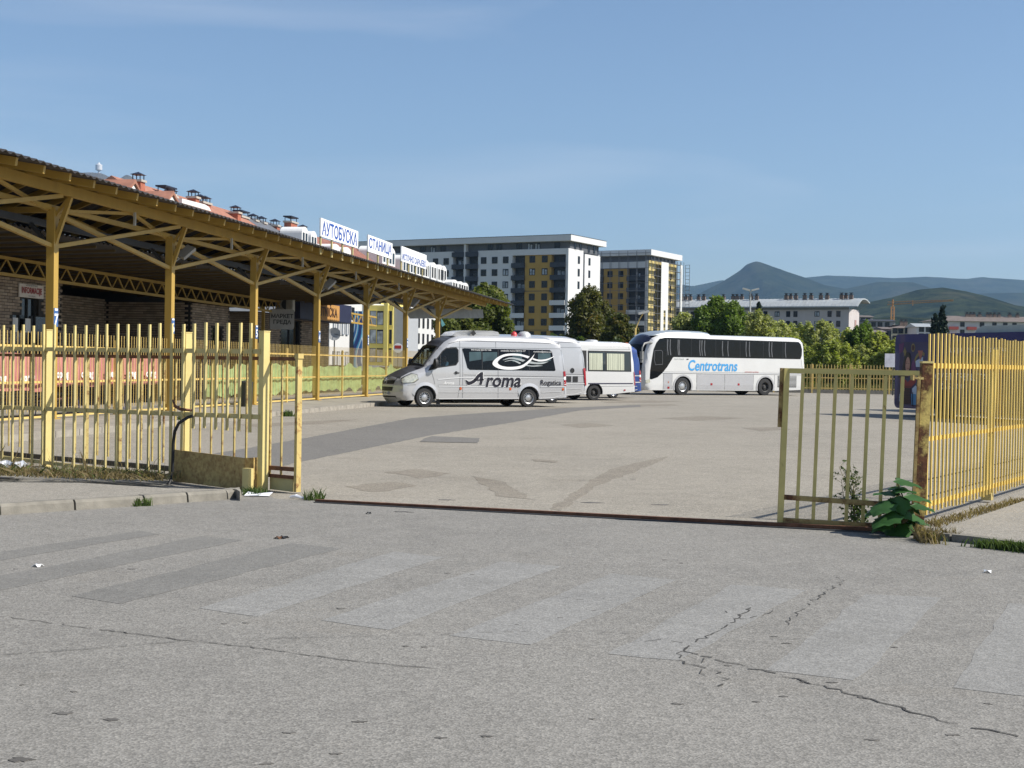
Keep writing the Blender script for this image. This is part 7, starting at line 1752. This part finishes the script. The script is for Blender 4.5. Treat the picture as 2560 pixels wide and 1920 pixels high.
# white house end wall with dishes
dsh = thing('satellite_dish', PD(836, 850, 90), 'grey satellite dish before the white lit wall', 'satellite dish'); p = PD(836, 835, 90); b = mb(M('dish_grey', (.35, .35, .34), .5)); b.lathe([(0, .0), (.2, -.03), (.4, -.14), (.42, -.14), (.2, -.0), (0, .03)], p, 'y', 18); b.build('dish', dsh, smooth=60)
b = mb(dark); b.tube([(p.x, p.y + .05, 0), (p.x, p.y + .05, p.z)], .04, 6); b.tube([p, p + Vector((.5, -.5, -.1))], .02, 5); b.build('stand', dsh)
def pxs(px, w_): return pxrow(px, w_)
wh = Bld('white_wing', RW(pxrow(822, -14), -14, -.03), math.atan2(DY, DX), 'sunlit white house wing seen under the waiting roof beside the mural'); wl_ = pxrow(872, -14) - pxrow(822, -14); wh.bb(whitew, 'wall', 0, wl_, 0, 8, 0, 7.4); wh.bb(dgrey, 'wall', wl_ + .01, wl_ + .9, .3, 8, 0, 7)
for f_ in (.2, .42, .64, .84):
    for z in (4.4, 1.7): inst('window', wmesh(.5, 1.4, False, dgrey, M('blind_white', (.5, .5, .5), .7)), wh.t, (wl_ * f_, -.04, z))
# parked dark cars behind the fence and hedge line (seen between pickets)
car_d = M('car_dark', (.02, .022, .028), .25, .3, var=0, coat=.5); car_g = M('car_grey', (.22, .23, .25), .3, .4, var=0, coat=.5)
def car(px, D, a, m_, label):
    p = Gd(px, D); p.z = 0; t_ = thing('parked_car', p, label, 'car', 'cars parked beyond the platform', a, local=True)
    pr_ = [(2.1, .35), (2.15, .6), (2.05, .78), (1.2, .92), (.55, 1.35), (-.9, 1.42), (-1.7, 1.05), (-2.1, .95), (-2.15, .4)]
    b = mb(m_); n = len(pr_)
    vs = [(x, sd * (.86 if z < 1 else .68), z) for sd in (-1, 1) for x, z in pr_]; b.add(vs, [(i, i + 1, n + i + 1, n + i) for i in range(n - 1)] + [(n - 1, 0, n, 2 * n - 1), tuple(range(n - 1, -1, -1)), tuple(range(n, 2 * n))]); b.build('body', t_, smooth=30)
    b = mb(vglass); b.add([(x, sd * (.872 if z < 1 else .70), z) for sd in (-1, 1) for x, z in ((1.05, .95), (.52, 1.29), (-.85, 1.36), (-1.5, 1.02))], [(0, 1, 2, 3), (7, 6, 5, 4)]); b.add([(1.2, -.7, .95), (1.2, .7, .95), (.58, .6, 1.34), (.58, -.6, 1.34)], [(0, 1, 2, 3)]); b.build('window', t_)
    for x in (1.3, -1.3):
        for y in (-.88, .66):
            b = mb(tyre_m); b.lathe([(0, 0), (.18, 0), (.31, 0), (.32, .11), (.31, .22), (0, .22)], (x, y, .32), 'y', 16); b.mat(rim_m); b.lathe([(0, -.005 if y < 0 else .225), (.19, -.005 if y < 0 else .225)], (x, y, .32), 'y', 16); b.build('wheel', t_)
car(862, 92, .3, car_d, 'dark car behind the platform fence below the mural'); car(940, 95, 1.2, car_g, 'grey car behind the platform fence below the yellow bay'); car(985, 98, .2, car_d, 'dark car behind the platform fence below the grey wall')
car(1050, 102, .5, car_d, 'dark car hidden behind the minibus windshield')
# teal market umbrella end
t_ = thing('pennant', PD(1104, 812, 95), 'small turquoise flag beside the last canopy post', 'flag'); b = mb(M('turquoise_cloth', (.16, .42, .42), .7)); p0_, p1_, p2_, p3_ = PD(1103, 795, 95), PD(1113, 812, 95), PD(1105, 817, 95), PD(1103, 808, 95)
q_ = [p0_, p1_, p2_, p3_]; b.add(q_ + [v + Vector((0, .02, 0)) for v in q_], [(0, 1, 2, 3), (7, 6, 5, 4), (0, 4, 5, 1), (1, 5, 6, 2), (2, 6, 7, 3), (3, 7, 4, 0)]); b.build('cloth', t_); b = mb(dark); q = PD(1102, 812, 95); b.tube([(q.x, q.y, 0), (q.x, q.y, q.z + .6)], .025, 6); b.build('pole', t_)

# ================================================================== mountains
wood = lambda n, a, c, s: leafmat(n, a, c, None, s, 0)
def mtmat(name, ca, cb, cc, sc_):
    m_, nt, b = _new(name); v = _pos(nt); col = _mix(nt, _range(nt, _noise(nt, v, sc_, 8, .7), .35, .65), ca, cb); col = _mix(nt, _range(nt, _noise(nt, v, sc_ * .35, 5, .6), .55, .72, 0, .8), col, cc)
    nt.links.new(col, b.inputs['Base Color']); b.inputs['Roughness'].default_value = 1; b.inputs['Specular IOR Level'].default_value = 0
    _bump(nt, b, _noise(nt, v, sc_ * 2, 8, .8), 1.0, 60); return m_
def mountain(name, pts, D, depth, m_, seed, rough=10, x0=None, x1=None, nx=300, ny=60):
    P = [PD(px, py, D) for px, py in pts]; X = np.array([p.x for p in P]); Z = np.array([p.z for p in P])
    xs_ = np.linspace(X[0], X[-1], nx); zc = np.interp(xs_, X, Z)
    k = np.ones(3) / 3; zc = np.convolve(np.pad(zc, 1, mode='edge'), k, mode='valid')
    v = []
    for j in range(ny):
        t = -1 + 2 * j / (ny - 1); y = D + t * depth; prof = (1 - abs(t) ** 1.25)
        for i in range(nx):
            nv = noise.fractal(Vector((xs_[i] / 420, y / 420, seed)), .8, 2.1, 7)
            rd = 1 - abs(noise.noise(Vector((xs_[i] / 300, y / 900, seed + 5))))
            edge = min(1, abs(t) * 3)
            z = zc[i] * prof * (1 - .18 * edge * (1 - rd)) + nv * rough * (.25 + .75 * edge) * min(1, prof * 4)
            v.append((xs_[i], y, z))
    f = np.array([(j * nx + i, j * nx + i + 1, (j + 1) * nx + i + 1, (j + 1) * nx + i) for j in range(ny - 1) for i in range(nx - 1)])
    me = raw_mesh(name, np.array(v), f, m_); me.polygons.foreach_set('use_smooth', [True] * len(f)); o = bpy.data.objects.new(name, me); COL.objects.link(o); o['kind'] = 'structure'
mt_a = mtmat('forest_far', (.012, .026, .012), (.060, .075, .035), (.10, .095, .06), .009); mt_b = mtmat('forest_near', (.006, .018, .006), (.095, .115, .040), (.15, .14, .07), .03); mt_c = mtmat('bare_mountain', (.14, .12, .09), (.22, .19, .15), (.08, .09, .05), .004)
mountain('mountain', [(1560, 735), (1640, 722), (1697, 710), (1731, 716), (1802, 700), (1870, 704), (1960, 700), (2067, 688), (2189, 692), (2230, 694), (2311, 691), (2412, 696), (2453, 691), (2560, 700), (2900, 690)], 7200, 1500, mt_a, 1, 14)
mountain('mountain', [(1660, 770), (1740, 738), (1802, 706), (1851, 675), (1868, 659), (1888, 652), (1904, 656), (1961, 677), (2014, 694), (2060, 712), (2110, 720), (2189, 703), (2240, 704), (2280, 706), (2320, 720), (2420, 735), (2600, 728), (2800, 730)], 5200, 1100, mt_a, 2, 12)
mountain('hill', [(2020, 800), (2090, 778), (2148, 757), (2230, 742), (2295, 722), (2352, 716.5), (2412, 726), (2474, 742), (2535, 762), (2600, 770), (2800, 790)], 2300, 500, mt_b, 3, 6)
mountain('hill', [(1900, 812), (2100, 800), (2240, 792), (2400, 800), (2600, 790), (2900, 790)], 1500, 260, mt_b, 6, 5)
mountain('mountain', [(-300, 470), (100, 440), (180, 424), (205, 430), (233, 428), (256, 429), (276, 440), (300, 452), (312, 438), (323, 434), (345, 453), (400, 490), (600, 620), (900, 760)], 5500, 1300, mt_c, 4, 14)
# relay tower on the left peak
p = PD(247, 429, 5500); t_ = thing('relay_tower', p, 'pale round relay tower on the bare mountain top at the left', 'tower'); b = mb(M('relay_white', (.6, .6, .6), .6)); b.lathe([(6, -14), (4, -4), (4, 3), (13, 6), (13, 26), (6, 30), (2, 36), (0, 36)], p, 'z', 14); b.build('shaft', t_)
# ================================================================== haze
hb = mb(None); hb.mats = []; hb.bb(-8500, 8500, -60, 9500, -1.5, 900); hz_o = hb.build('haze', kind='stuff')
hm = bpy.data.materials.new('haze'); hm.use_nodes = True; n_ = hm.node_tree; n_.nodes.remove(n_.nodes['Principled BSDF']); pv = n_.nodes.new('ShaderNodeVolumePrincipled'); pv.inputs['Color'].default_value = (.42, .68, 1, 1); pv.inputs['Density'].default_value = 7.5e-5; pv.inputs['Anisotropy'].default_value = .2
n_.links.new(pv.outputs[0], n_.nodes['Material Output'].inputs['Volume']); hz_o.data.materials.append(hm)
